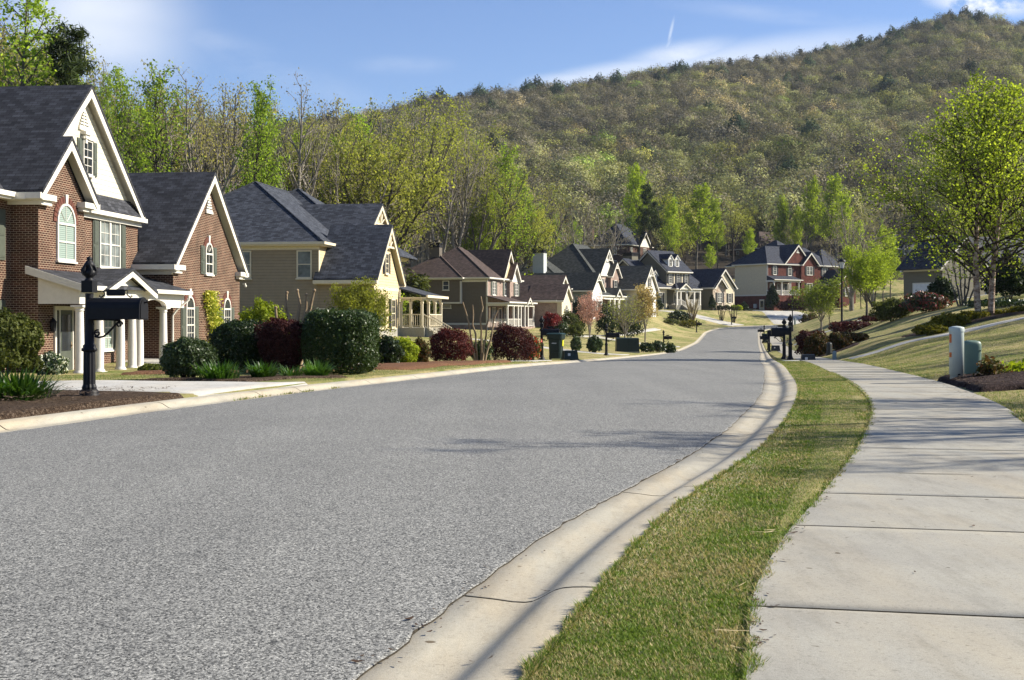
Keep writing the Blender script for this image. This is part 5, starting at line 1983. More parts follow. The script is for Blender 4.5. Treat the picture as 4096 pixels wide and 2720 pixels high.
# low growth under the wood
lowb = make_meshes('l', proto_round(140, 4, 9, .13, .1, 8, 50), m_barkdk, m_lf_olive)
lowg = make_meshes('l', proto_round(141, 4, 9, .13, .1, 8, 50), m_barkdk, m_lf_green)
for i in range(36):
    vx = rr.uniform(200, 1330)
    d = float(dback(vx)) + rr.uniform(-4, 16)
    x = (vx * 1024 / 2361 - 512) / FOC * d
    place_tree('sapling', 'low leafy sapling in the undergrowth behind the houses', 'sapling', lowg if i % 4 == 0 else lowb, (x, d, gz(x, d) - .1), rr.uniform(3, 6.5), 4, None, 1.2, 'saplings in the undergrowth')

# ------------------------------------------------------------------ forest on the hill: one mass
def low_tree(seed, H, w, nl, ls, nbr, wood_only=False):
    R = np.random.default_rng(seed)
    g = TreeGeo(seed)
    g.tube([(0, 0, -1), (0, 0, H * .45), (R.normal(0, .3), R.normal(0, .3), H * .85)], [.2, .15, .05], 4)
    for i in range(nbr):
        z = H * R.uniform(.3, .75)
        ph = R.random() * 2 * PI
        rr_ = w * R.uniform(.45, 1.0)
        e = np.array([math.cos(ph) * rr_, math.sin(ph) * rr_, H * (R.uniform(.72, 1.0) - .22 * (rr_ / w) ** 2)])
        m = np.array([e[0] * .4, e[1] * .4, (z + e[2]) / 2 - .3])
        g.tube([(0, 0, z * .8), m, e], [.09, .06, .03], 3)
    u = R.normal(0, 1, (nl, 3))
    u /= np.linalg.norm(u, axis=1)[:, None]
    rad = R.uniform(.72, 1.0, (nl, 1))
    lob = 1 + .22 * np.sin(u[:, :1] * 5 + seed) * np.sin(u[:, 1:2] * 6 + seed * 2) + .15 * np.sin(u[:, 2:3] * 9 + seed)
    C = u * rad * lob * np.array([w, w, H * .36]) + np.array([0, 0, H * .62])
    lv, lq = quads_at(C, R, ls, .6, 0, u, .28)
    return g.wood(), (lv, lq)


fc = bpy.data.collections.new('forest_kinds')
FK = []
L2 = lambda nm, cs: leaf_mat(nm, [tuple(q * 1.75 + .012 for q in c) for c in cs], .16, .8, .05, None, .03, None, (.55, 1.5))
mh = [L2('hill_grey', [(.072, .063, .05), (.098, .086, .067), (.128, .113, .088)]), L2('hill_brown', [(.08, .07, .05), (.11, .096, .068), (.14, .122, .088)]),
      L2('hill_olive', [(.105, .105, .05), (.145, .145, .065), (.185, .18, .085)]), L2('hill_yellow', [(.17, .165, .045), (.23, .22, .062), (.29, .275, .09)]),
      L2('hill_green', [(.11, .15, .03), (.16, .21, .045), (.22, .27, .06)]), L2('hill_pine', [(.015, .026, .016), (.026, .042, .022), (.04, .058, .03)]),
      L2('hill_tan', [(.22, .17, .10), (.28, .22, .13), (.34, .28, .17)])]
spec_ = [(0, 1000, .26, 30), (0, 850, .25, 36), (1, 1050, .26, 30), (2, 1300, .27, 22), (3, 1400, .28, 20), (4, 1400, .28, 20), (5, 1900, .32, 8), (6, 1200, .27, 22), (2, 950, .27, 28)]
for i, (mi, nl, ls, nb) in enumerate(spec_):
    (wv, wq), (lv, lq) = low_tree(200 + i, 13, 3.0 if mi == 5 else 4.6, nl, ls, nb)
    if mi == 5:
        lv = lv.copy()
    V = np.concatenate([wv, lv])
    Q = np.concatenate([wq, lq + len(wv)])
    me = mesh_np('forest_tree', V, Q, None, [m_bark if mi != 5 else m_barkdk, mh[mi]], np.concatenate([np.zeros(len(wq), int), np.ones(len(lq), int)]))
    o = bpy.data.objects.new('forest_tree_%02d' % i, me)
    fc.objects.link(o)
    FK.append(o)

R = np.random.default_rng(77)
N = 30000
a = R.uniform(-200, 1230, N)
t = np.sqrt(R.uniform(0, 1.10, N))
y = foot_d(a) + (t ** 1.15) * (ridge_d(a) - foot_d(a)) * 1.0 + R.normal(0, 3, N)
# thin to an even spacing by area
keep = R.random(N) < np.clip(y / 1050, 0, 1) * .66
a, y, t = a[keep], y[keep], t[keep]
x = (a - 512) / FOC * y
ok = (y > foot_d(a) + 3)
for a0, a1, y1 in ((596, 645, 285), (704, 770, 322), (838, 912, 310)):
    ok &= ~((a > a0) & (a < a1) & (y < y1))
a, y, x, t = a[ok], y[ok], x[ok], t[ok]
z = hill_z(a, y) - .3
rel = (y - foot_d(a)) / (ridge_d(a) - foot_d(a))
nz = np.sin(x * .021 + 1) * np.sin(y * .017) + .6 * np.sin(x * .05 + y * .043 + 2) + R.normal(0, .45, len(x))
kd = np.zeros(len(x), np.int32)
u = R.random(len(x))
# more budding green low down, greyer higher up
pg = np.clip(.88 - .78 * rel + .22 * nz, .10, .95)
kd = np.where(u < pg, np.where(R.random(len(x)) < .62, 3, np.where(R.random(len(x)) < .4, 8, np.where(R.random(len(x)) < .6, 2, 4))), np.where(R.random(len(x)) < .5, 0, np.where(R.random(len(x)) < .5, 1, 2)))
kd = np.where((R.random(len(x)) < .030), 7, kd)
kd = np.where((R.random(len(x)) < .018 * (1 - rel)), 5, kd)
pine = (R.random(len(x)) < .012) | ((rel > .93) & (rel < 1.03) & (R.random(len(x)) < .06))
kd = np.where(pine, 6, kd)
# kd index -> sorted object name index
sc = R.uniform(.8, 1.45, len(x)) * np.where(kd == 6, 1.15, 1)
me = bpy.data.meshes.new('hillside_forest')
me.vertices.add(len(x))
me.vertices.foreach_set('co', np.stack([x, y, z], 1).astype(np.float32).ravel())
for nm, ty, arr in (('kd', 'INT', kd.astype(np.int32)), ('rz', 'FLOAT', R.uniform(0, 6.28, len(x)).astype(np.float32)), ('sc', 'FLOAT', sc.astype(np.float32))):
    at_ = me.attributes.new(nm, ty, 'POINT')
    at_.data.foreach_set('value', arr)
fo = kind(obj_np('hillside_forest', me), 'stuff')
fo['label'] = 'budding grey and olive forest covering the whole hillside'
ng = bpy.data.node_groups.new('forest', 'GeometryNodeTree')
ng.interface.new_socket('Geometry', in_out='INPUT', socket_type='NodeSocketGeometry')
ng.interface.new_socket('Geometry', in_out='OUTPUT', socket_type='NodeSocketGeometry')
gi, go = ng.nodes.new('NodeGroupInput'), ng.nodes.new('NodeGroupOutput')
ci = ng.nodes.new('GeometryNodeCollectionInfo')
ci.inputs[0].default_value = fc
ci.inputs[1].default_value = True
ci.inputs[2].default_value = True
ip = ng.nodes.new('GeometryNodeInstanceOnPoints')


def nattr(nm, ty):
    q = ng.nodes.new('GeometryNodeInputNamedAttribute')
    q.data_type = ty
    q.inputs[0].default_value = nm
    return q.outputs[0]


cx = ng.nodes.new('ShaderNodeCombineXYZ')
lk = ng.links.new
lk(nattr('rz', 'FLOAT'), cx.inputs[2])
lk(gi.outputs[0], ip.inputs['Points'])
lk(ci.outputs[0], ip.inputs['Instance'])
ip.inputs['Pick Instance'].default_value = True
lk(nattr('kd', 'INT'), ip.inputs['Instance Index'])
lk(cx.outputs[0], ip.inputs['Rotation'])
lk(nattr('sc', 'FLOAT'), ip.inputs['Scale'])
lk(ip.outputs[0], go.inputs[0])
fo.modifiers.new('forest', 'NODES').node_group = ng
# pines that break the skyline
PR = [make_meshes('q', proto_pine(150 + i, 16, 26, .26, st), m_barkdk, m_lf_pine) for i, st in enumerate((.3, .45))]
for i, (vx, vt, dd) in enumerate(((1055, 222, 0), (1215, 214, 0), (1250, 206, 4), (1365, 188, 0), (1535, 160, 3), (1548, 158, 8), (1632, 148, 2), (1688, 140, 4), (1742, 132, 6), (1800, 138, 3), (1852, 120, 5), (1876, 118, 2), (1985, 86, 2), (1905, 124, 6), (2020, 92, 8), (1300, 208, 5), (1410, 192, 6), (1580, 172, 4))):
    a_ = vx * 1024 / 2361
    d = float(ridge_d(np.array(a_))) * .985 + dd
    x = (a_ - 512) / FOC * d
    zb = float(hill_z(np.array(a_), np.array(d)))
    H = EYE + (HZ - vt * 1024 / 2361) / FOC * d - zb
    place_tree('pine_tree', 'dark pine breaking the skyline along the ridge of the hill', 'tree', PR[i % 2], (x, d, zb - .3), max(H, 8) * 1.18, 16, None, 1.5, 'pines along the ridge')


# ------------------------------------------------------------------ shrubs
def shell_leaves(R, n, rx, ry, rz, pw=2.0, depth=.3, lump=.12, size=.05, asp=.55, flat=0.0, taper=0.0):
    """leaves through the outer layer of a clipped body; pw>2 makes it boxy"""
    u = R.normal(0, 1, (n, 3))
    u /= np.linalg.norm(u, axis=1)[:, None]
    u[:, 2] = np.where(u[:, 2] < -.75, -u[:, 2] * R.random(n), u[:, 2])
    k = (np.abs(u[:, 0]) ** pw + np.abs(u[:, 1]) ** pw + np.abs(u[:, 2]) ** pw) ** (-1 / pw)
    f = 1 + lump * (np.sin(u[:, 0] * 4.3 + R.random() * 6) * np.sin(u[:, 1] * 4.9 + R.random() * 6) + .7 * np.sin(u[:, 2] * 7 + u[:, 0] * 6 + R.random() * 6) + .5 * np.sin(u[:, 0] * 13 + u[:, 1] * 11))
    rad = 1 - depth * R.random(n) ** 1.6
    spr = R.random(n) < .022
    rad = np.where(spr, 1 + .11 * R.random(n), rad)
    C = u * (k * f * rad)[:, None]
    if taper:
        C[:, :2] *= (1 + taper * C[:, 2:3])
    C = C * np.array([rx, ry, rz]) + np.array([0, 0, rz])
    C[:, 2] = np.maximum(C[:, 2], .01 + R.random(n) * .08)
    return quads_at(C, R, size, asp, 0, u, .75)


def shrub(name, label, cat, loc, w, hgt, leaf, n=5000, size=.05, pw=2.0, lump=.1, depth=.3, dpt=None, stem=None, taper=0.0, group=None, seed=None, asp=.55, lift=0.0):
    sd_ = seed if seed is not None else random.randrange(9999)
    R = np.random.default_rng(sd_)
    dpt = dpt or w
    V, Q = shell_leaves(R, n, w / 2, dpt / 2, (hgt - lift) / 2, pw, depth, lump, size, asp, 0, taper)
    V = V + np.array([0, 0, lift])
    t = thing(name, label, cat, (loc[0], loc[1], loc[2] - .03), 0, group)
    obj_np('foliage', mesh_np('foliage', V, Q, None, [leaf]), t)
    g = TreeGeo(sd_ + 1)
    for k in range(9):
        ph = k * 2.4
        e = np.array([math.cos(ph) * w * .33, math.sin(ph) * dpt * .33, hgt * .72])
        g.tube([(math.cos(ph) * w * .05, math.sin(ph) * dpt * .05, -.05), e * np.array([.55, .55, .45]), e], [.022, .016, .006], 5)
    wv, wq = g.wood()
    obj_np('stem', mesh_np('stem', wv, wq, None, [stem or m_barkdk]), t)
    return t


def vpt(vx, vy, d):
    return Vector(((vx * 1024 / 2361 - 512) / FOC * d, d, EYE + (HZ - vy * 1024 / 2361) / FOC * d))


def vw(px_, d):        # view pixels -> metres at a distance
    return px_ * 1024 / 2361 / FOC * d


def shrub_at(name, label, cat, x0, x1, ytop, d, leaf, dens=900, size=.05, **kw):
    """view columns x0..x1 and top row at distance d"""
    cxv = (x0 + x1) / 2
    w = vw(x1 - x0, d)
    loc = on(cxv, d)
    top = EYE + (HZ - ytop * 1024 / 2361) / FOC * d
    hgt = max(top - loc.z, .25)
    area = w * hgt * 3.2
    nn_ = int(max(500, min(46000, area * dens)))
    return shrub(name, label, cat, loc, w, hgt, leaf, nn_, size, **kw)


S = shrub_at
S('shrub', 'large olive green shrub at the left end of the brick house front', 'shrub', -75, 84, 722, 33, m_lf_olive, 1500, .055, lump=.16)
S('shrub', 'low white flowering shrub beside the brick house door', 'shrub', 76, 152, 814, 34, m_lf_white, 1900, .045, lump=.14)
S('shrub', 'round clipped green shrub beside the driveway mouth', 'shrub', 374, 496, 776, 22.6, m_lf_box, 6000, .024, lump=.08, depth=.25)
S('hedge', 'big dark glossy rounded hedge left of the burgundy shrub', 'hedge', 491, 640, 739, 27.5, m_lf_holly, 5200, .029, pw=2.6, lump=.07, depth=.2, dpt=2.0)
S('shrub', 'vase shaped burgundy shrub between the two dark hedges', 'shrub', 598, 708, 734, 26.5, m_lf_burgd, 4200, .027, lump=.08, depth=.35, taper=.34, pw=2.3)
S('hedge', 'largest dark green block shaped hedge beside the lawn', 'hedge', 707, 868, 714, 27, m_lf_holly, 5600, .029, pw=5, lump=.03, depth=.16, dpt=2.2)
S('shrub', 'bright green mounded shrub at the corner of the brick house', 'shrub', 548, 668, 704, 38, m_lf_lime, 1300, .05, lump=.18)
S('hedge', 'low green hedge at the foot of the brick house porch', 'hedge', 322, 378, 838, 37, m_lf_olive, 1700, .045, pw=3, lump=.08)
S('shrub', 'lime tipped low shrub right of the largest dark hedge', 'shrub', 893, 962, 778, 39, m_lf_lime, 1700, .04, lump=.12)
S('shrub', 'dark green shrub under the feathery tree', 'shrub', 866, 925, 776, 37, m_lf_holly, 1700, .045, lump=.18)
S('shrub', 'brownish low shrub left of the first burgundy ball', 'shrub', 945, 990, 782, 39.5, m_lf_nand, 1700, .04, lump=.16)
S('shrub', 'first and left burgundy ball shrub by the pine straw bed', 'shrub', 991, 1086, 757, 43, m_lf_burg, 2600, .029, pw=2.3, lump=.11, depth=.3)
S('shrub', 'second and wider burgundy ball shrub nearer the trash cart', 'shrub', 1131, 1227, 750, 46, m_lf_burgd, 2600, .029, pw=2.3, lump=.13, depth=.3)
S('shrub', 'sprawling green shrub between the two burgundy balls', 'shrub', 1084, 1132, 786, 45, m_lf_holly, 1200, .04, lump=.25)
S('rose_bush', 'rose bush with red flowers beside the trash cart', 'rose bush', 1208, 1246, 776, 48, leaf_mat('rose_leaves', [(.03, .05, .012), (.06, .085, .02), (.10, .12, .03)], .25, .5, .3, None, .7, (.7, .05, .03)), 1400, .045, lump=.2)
S('shrub', 'brown green fan shaped evergreen beside the tan house porch', 'shrub', 946, 1010, 690, 84, m_lf_olive, 260, .10, lump=.3)
# along the taupe and gabled houses
for x0, x1, yt, d, lf, lb in ((1284, 1338, 722, 132, m_lf_olive, 'dark mounded evergreen at the taupe house garage corner'), (1318, 1352, 690, 138, m_lf_pine, 'upright dark evergreen right of the taupe house garage'),
                              (1372, 1424, 700, 142, m_lf_holly, 'dark green spreading shrub left of the pink blossom tree'), (1420, 1482, 712, 144, m_lf_holly, 'dark spreading juniper under the ochre tree'),
                              (1246, 1278, 748, 128, m_lf_burgd, 'low purple hedge below the red maple'), (1276, 1312, 742, 126, m_lf_box, 'low green mound beside the purple hedge'),
                              (1310, 1345, 748, 124, m_lf_olive, 'small green mound at the edge of the taupe house lawn')):
    S('shrub', lb, 'shrub', x0, x1, yt, d, lf, 130, .11, lump=.2, depth=.35)
for x0, x1, yt, d, lf, lb in ((1540, 1592, 716, 196, m_lf_holly, 'wide dark clipped hedge in front of the dormer house'), (1530, 1566, 735, 190, m_lf_olive, 'rough dark shrub in the bed before the dormer house'),
                              (1565, 1610, 738, 192, m_lf_gold, 'low tawny shrub at the foot of the pampas grass'), (1512, 1530, 695, 212, m_lf_holly, 'clipped shrub beside the dormer house stoop')):
    S('shrub', lb, 'shrub', x0, x1, yt, d, lf, 80, .14, lump=.15, depth=.3)
for x0, x1, yt, d, lf, lb in ((1498, 1522, 660, 210, m_lf_pine, 'tall dark conifer beside the dormer house window'), (1634, 1650, 680, 221, m_lf_pine, 'narrow dark cypress at the dormer house garage wing'),
                              (1706, 1726, 696, 230, m_lf_pine, 'egg shaped dark conifer before the cream end wall'), (1766, 1796, 656, 234, m_lf_pine, 'tall dark conifer at the corner of the red brick porch')):
    S('conifer', lb, 'conifer', x0, x1, yt, d, lf, 90, .16, lump=.1, depth=.4, taper=-.5, pw=1.8)
for i, vx in enumerate((1660, 1676, 1692, 1704)):
    S('shrub', 'small clipped round shrub in the row under the dormer house windows', 'shrub', vx - 8, vx + 8, 703, 225, m_lf_box if i < 2 else m_lf_lime, 100, .13, lump=.08, group='clipped round shrubs of the dormer house')
S('shrub', 'bare mauve bushy mass below the red brick porch', 'shrub', 1795, 1860, 692, 226, m_lf_burgd, 70, .16, lump=.2)
S('shrub', 'dry tawny shrub row at the far bend of the road', 'shrub', 1846, 1890, 724, 200, m_lf_nand, 80, .14, lump=.2)
# near lawn tufts
S('grass_tuft', 'left dark grass tuft in the bed of the pink tree', 'grass tuft', 1316, 1340, 775, 78, m_lf_box, 420, .09, lump=.1)
S('grass_tuft', 'right dark grass tuft in the bed of the pink tree', 'grass tuft', 1353, 1388, 775, 79, m_lf_box, 420, .09, lump=.1)
S('shrub', 'low dark shrub between the utility box and small mailbox', 'shrub', 1474, 1508, 790, 98, m_lf_holly, 260, .09, lump=.15)
S('shrub', 'round dark shrub left of the small mailbox post', 'shrub', 1500, 1535, 786, 99, m_lf_holly, 260, .09, lump=.15)
S('shrub', 'round dark shrub right of the small mailbox post', 'shrub', 1532, 1558, 790, 101, m_lf_holly, 260, .09, lump=.15)
# right-hand side
for i, (x0, x1, yt, d, lb) in enumerate(((1855, 1912, 768, 64, 'red tipped shrub nearest the pavement in the row of three'), (1906, 1962, 765, 65, 'middle red tipped shrub in the row of three'), (1952, 2002, 767, 66, 'red tipped shrub furthest up the bank in the row of three'))):
    S('shrub', lb, 'shrub', x0, x1, yt, d, m_lf_nand, 900, .06, lump=.14, depth=.35)
S('hedge', 'reddish low hedge behind the three red tipped shrubs', 'hedge', 1838, 1900, 764, 78, m_lf_burgd, 420, .08, lump=.15, pw=3)
S('hedge', 'long dark purple hedge at the foot of the lamp post', 'hedge', 1920, 2006, 741, 92, m_lf_burgd, 330, .09, lump=.1, pw=4)
S('hedge', 'dark purple hedge climbing the bank right of the lamp post', 'hedge', 1990, 2085, 726, 88, m_lf_burgd, 330, .09, lump=.1, pw=4)
S('shrub', 'big dark shrub below the rounded green tree', 'shrub', 2018, 2098, 690, 82, m_lf_olive, 360, .09, lump=.2)
S('shrub', 'big flowering dark shrub in front of the white garage door', 'shrub', 2085, 2180, 674, 80, leaf_mat('camellia_leaves', [(.018, .035, .012), (.035, .055, .018), (.06, .08, .025)], .2, .4, .4, None, .7, (.45, .07, .08)), 360, .09, lump=.2)
for i, (x0, x1, yt, d) in enumerate(((2108, 2180, 746, 50), (2150, 2228, 722, 52), (2205, 2282, 716, 54), (2290, 2352, 712, 54), (2330, 2420, 704, 53))):
    S('shrub', ('tawny gold low shrub at the lower end of the birch bed', 'second tawny gold shrub up the birch bed', 'tawny gold shrub touching the left birch trunk', 'tawny gold shrub right of the birch trunks', 'tawny gold shrub at the upper end of the birch bed')[i], 'shrub', x0, x1, yt, d, m_lf_gold, 1000, .055, lump=.16, depth=.3)
S('conifer', 'dark conifer directly behind the birch trunks', 'conifer', 2278, 2372, 590, 74, m_lf_pine, 420, .10, taper=-.3, lump=.2, depth=.5)
S('conifer', 'dark conifer left of the birch trunks by the white wall', 'conifer', 2140, 2200, 640, 92, m_lf_pine, 330, .11, taper=-.3, lump=.2, depth=.5)
S('hedge', 'dark hedge along the bank beyond the birch trunks', 'hedge', 2240, 2420, 690, 66, m_lf_holly, 420, .08, pw=3, lump=.1)
S('nandina', 'small red and gold nandina beside the green pedestal', 'nandina', 2252, 2312, 822, 20.3, m_lf_nand, 1100, .036, lump=.3, depth=.7)
S('nandina', 'lime leaved small nandina at the edge of the dark mulch', 'nandina', 2318, 2402, 830, 20.6, m_lf_lime, 1700, .036, lump=.3, depth=.7)

# vine on the garage wall
R = np.random.default_rng(5)
bp = Vector((-16.255, 43.0, -.9))
A1v = Vector((math.cos(A1), -math.sin(A1), 0))
U1v = Vector((math.sin(A1), math.cos(A1), 0))
C = []
for i in range(5200):
    zz = R.random() ** .8 * 3.3
    c_ = 13.4 + .5 * math.sin(zz * 1.4) + R.normal(0, .55 - .1 * zz)
    C.append(np.array(bp + U1v * c_ + A1v * (1.36 + abs(R.normal(0, .16)))) + np.array([0, 0, zz - .1]))
t = thing('climbing_vine', 'yellow flowering vine climbing the brick wall between garage windows', 'vine', (C[0][0], C[0][1], -.9))
lv, lq = quads_at(np.array(C) - np.array([C[0][0], C[0][1], -.9]), R, .055, .6)
obj_np('foliage', mesh_np('foliage', lv, lq, None, [m_lf_vine]), t)
g = TreeGeo(9)
for k in range(4):
    q = [np.array(bp + U1v * (13.2 + k * .15 + .5 * math.sin(zz * 1.4)) + A1v * 1.4) + np.array([0, 0, zz]) - np.array([C[0][0], C[0][1], -.9]) for zz in np.linspace(-.1, 2.8, 8)]
    g.tube(q, [.02] * 8, 5)
wv, wq = g.wood()
obj_np('stem', mesh_np('stem', wv, wq, None, [m_barktan]), t)


# strap-leaved clumps
def strap_clump(label, loc, n, L_, group=None, spread=.16):
    R = np.random.default_rng(random.randrange(9999))
    V, Q = [], []
    for i in range(n):
        ph = R.random() * 2 * PI
        r0 = R.random() ** .6 * spread
        l = L_ * R.uniform(.6, 1.1)
        lean = R.uniform(.15, .75)
        w = .011 * R.uniform(.7, 1.3) * (1 + L_)
        pr_ = np.array([-math.sin(ph), math.cos(ph), 0]) * w
        base = np.array([math.cos(ph + R.normal(0, .5)) * r0, math.sin(ph + R.normal(0, .5)) * r0, 0])
        b = len(V)
        for j in range(6):
            s_ = j / 5
            rad = l * (lean * s_ + .55 * lean * s_ ** 2.2)
            zz = l * (s_ * (1.05 - .35 * lean) - .62 * lean * s_ ** 3.0)
            c = base + np.array([math.cos(ph) * rad, math.sin(ph) * rad, max(zz, .0)])
            k = (1 - s_ ** 2 * .92)
            V += [c - pr_ * k, c + pr_ * k]
        Q += [(b + 2 * j, b + 2 * j + 1, b + 2 * j + 3, b + 2 * j + 2) for j in range(5)]
    t = thing('lily_clump', label, 'lily clump', loc, 0, group)
    obj_np('leaves', mesh_np('leaves', np.array(V), np.array(Q), None, [m_lf_blade]), t)
    return t


strap_clump('largest lily clump of strap leaves beside the near mailbox', on(36, 15.6, 0), 420, .5, spread=.34)
strap_clump('lily clump at the foot of the round clipped shrub', on(505, 21.9, .02), 280, .42, spread=.28)
strap_clump('lily clump in front of the rounded dark hedge', on(606, 22.6, .02), 240, .38, spread=.2)
strap_clump('smallest lily clump between two larger ones', on(672, 22.9, .02), 70, .3, spread=.2)
strap_clump('lily clump at the foot of the block shaped hedge', on(730, 23.4, .02), 240, .38, spread=.2)


# pollarded stems and small bare shrubs
def bare_stems(name, label, cat, loc, stems, r, mat, knob=True, twig=0, group=None):
    R = np.random.default_rng(random.randrange(9999))
    t = thing(name, label, cat, loc, 0, group)
    for (dx, hh) in stems:
        mb = MB()
        pts = []
        for j in range(7):
            s_ = j / 6
            pts.append((dx * (.25 + .75 * s_) + R.normal(0, .03), R.normal(0, .03), hh * s_ - .05))
        rs = [r * (1.25 - .6 * j / 6) * (1.25 if j in (2, 4) and knob else 1) for j in range(7)]
        mb.tube(pts, rs, 7)
        if knob:
            e = pts[-1]
            mb.lathe([(.01, e[2] - r * 1.2), (r * .85, e[2] - r * .5), (r * .95, e[2] + r * .2), (r * .3, e[2] + r * .7)], e[0], e[1], 7)
        for q in range(twig):
            s0 = R.uniform(.4, 1)
            p = Vector(pts[int(s0 * 6)])
            mb.tube([p, p + Vector((R.normal(0, .2), R.normal(0, .2), R.uniform(.15, .5)))], [r * .4, r * .15], 4)
        mb.build('stem', mat, t)
    return t


bare_stems('crape_myrtle', 'pollarded leafless crape myrtle with five stout stems behind burgundy shrub', 'crape myrtle', on(676, 29), [(-.40, 1.55), (-.16, 1.9), (.12, 1.95), (.30, 1.85), (.46, 1.95)], .045, m_barktan)
bare_stems('cut_shrub', 'cut back shrub of bare pale stems between the burgundy balls', 'shrub', on(1108, 44.5), [(-.6, 2.2), (-.3, 2.1), (0, 2.4), (.3, 2.0), (.6, 1.9)], .035, m_barktan, False)
for vx, lb in ((1664, 'left leafless crape myrtle on the dormer house lawn'), (1691, 'right leafless crape myrtle on the dormer house lawn')):
    bare_stems('crape_myrtle', lb, 'crape myrtle', on(vx, 208), [(-.8, 2.6), (-.4, 3.0), (0, 3.2), (.35, 3.1), (.8, 2.7)], .06, m_barkdk, False, 6)
bare_stems('bare_shrub', 'leafless grey vase shaped shrub between garage house and birches', 'shrub', on(2222, 78), [(-1.2, 2.6), (-.7, 3.0), (-.3, 3.2), (.1, 3.3), (.5, 3.1), (1.1, 2.6)], .05, m_bark, False, 10)

# pampas grass
R = np.random.default_rng(12)
t = thing('pampas_grass', 'dry pampas grass with pale plumes beside the dormer house lawn', 'pampas grass', on(1596, 194), 0)
mb = MB()
for i in range(60):
    ph = R.random() * 6.28
    l = R.uniform(1.8, 3.2)
    e = Vector((math.cos(ph) * l * .35, math.sin(ph) * l * .35, l))
    mb.tube([(0, 0, 0), e * .5 + Vector((0, 0, .2)), e], [.03, .025, .015], 3)
mb.build('blades', m_barktan, t)
pl = MB()
for i in range(26):
    ph = R.random() * 6.28
    l = R.uniform(3.0, 4.6)
    e = Vector((math.cos(ph) * l * .22, math.sin(ph) * l * .22, l))
    pl.tube([e * .6, e * .8, e], [.04, .12, .02], 5)
pl.build('plumes', m_lf_plume, t)

# ornamental trees ----------------------------------------------------------
def orn(name, label, vx, d, vtop, proto, bark, leaf, h0, wsc=1.0, rz=0.0, twig=None):
    loc = on(vx, d)
    H = EYE + (HZ - vtop * 1024 / 2361) / FOC * d - loc.z
    return place_tree(name, label, 'tree', make_meshes('t', proto, bark, leaf, twig), loc, H, h0, rz, wsc)


orn('willow_tree', 'feathery light green small tree in front of the tan house', 826, 58, 632, proto_round(301, 5, 11, .075, .12, 9, 42, .95, .2), m_barkdk, m_lf_lime and leaf_mat('feathery_leaves', [(.12, .14, .02), (.19, .20, .03), (.27, .28, .05)], .4), 5, .95)
orn('pink_tree', 'slim trunked tree in pink blossom on the near lawn', 1359, 82, 664, proto_round(302, 5, 5, .06, .30, 8, 19, 1.0, .12), m_barkpale, m_lf_pink, 5, .82)
orn('maple_tree', 'small red japanese maple against the pale garage brick', 1273, 126, 716, proto_round(303, 5, 9, .14, .15, 8, 42, .9, .22), m_barkdk, m_lf_maple, 5, .95)
orn('young_tree', 'sparse grey green young tree right of the pink one', 1440, 106, 676, proto_round(304, 5, 1, .055, .28, 9, 28, 1.0, .2), m_barkpale, m_lf_oak, 5, 1.15)
orn('blossom_tree', 'ochre blossoming young tree before the gabled house', 1487, 130, 650, proto_round(305, 5, 5, .075, .25, 8, 18, 1.0, .14), m_barkpale, m_lf_ochre, 5, .85)
orn('young_tree', 'small thin green tree just beyond the mailbox cluster', 1893, 108, 632, proto_round(306, 6, 6, .08, .30, 8, 40, .95, .2), m_barkpale, leaf_mat('young_leaves', [(.10, .14, .025), (.16, .20, .035), (.23, .27, .06)], .4), 6, 1.15)
orn('round_tree', 'rounded bright green tree behind the lamp post', 1998, 104, 546, proto_round(307, 7.5, 10, .075, .27, 9, 36, .95, .22), m_bark, m_lf_green, 7.5, 1.05)
for vx, lean, lb, s_, hh in ((2258, 1, 'left river birch with pale peeling trunk on the right bank', 311, 160), (2284, -1, 'right river birch with pale peeling trunk leaning outwards', 317, 172)):
    orn('birch_tree', lb, vx, 54, hh, proto_birch(s_, 11.5, (-.065 * lean, .02)), m_birch, m_lf_birch, 11.5, 1.05, 0.0, m_barkdk)
orn('young_tree', 'thin staked young tree on the far right lawn', 1912, 135, 690, proto_round(309, 5, 2, .07, .35, 5, 30), m_barkdk, m_lf_oak, 5, .8)
# street trees just outside the frame, whose shadows lie over road and pavement
for i, (x, y, H) in enumerate(((13.4, 12.7, 8.2), (13.8, 15.2, 7.5), (19.5, 24.5, 9.0), (23, 29.5, 10), (28, 38, 11), (36, 62, 12), (30, 47, 12), (33, 54, 12), (40, 70, 13), (44, 80, 13))):
    t = place_tree('street_tree', 'slender street tree on the right lawn outside the view', 'tree', (PO + PB)[i % 5] if i < 7 else PG[i % 3], (x, y, Gm(x, y) - .1), H, 18, None, 1.0, 'street trees outside the view')
# ------------------------------------------------------------------ mailboxes
def arch_box(mb, x0, x1, w, z0, zs, n=10):
    """letter box body along x: flat floor, upright sides to zs, half round lid"""
    R_ = w / 2
    pts = [(-R_, z0), (R_, z0), (R_, zs)] + [(R_ * math.cos(PI * i / n), zs + R_ * math.sin(PI * i / n)) for i in range(1, n)] + [(-R_, zs)]
    mb.prism([(x0, p[0], p[1]) for p in pts], (x1 - x0, 0, 0))
    return mb


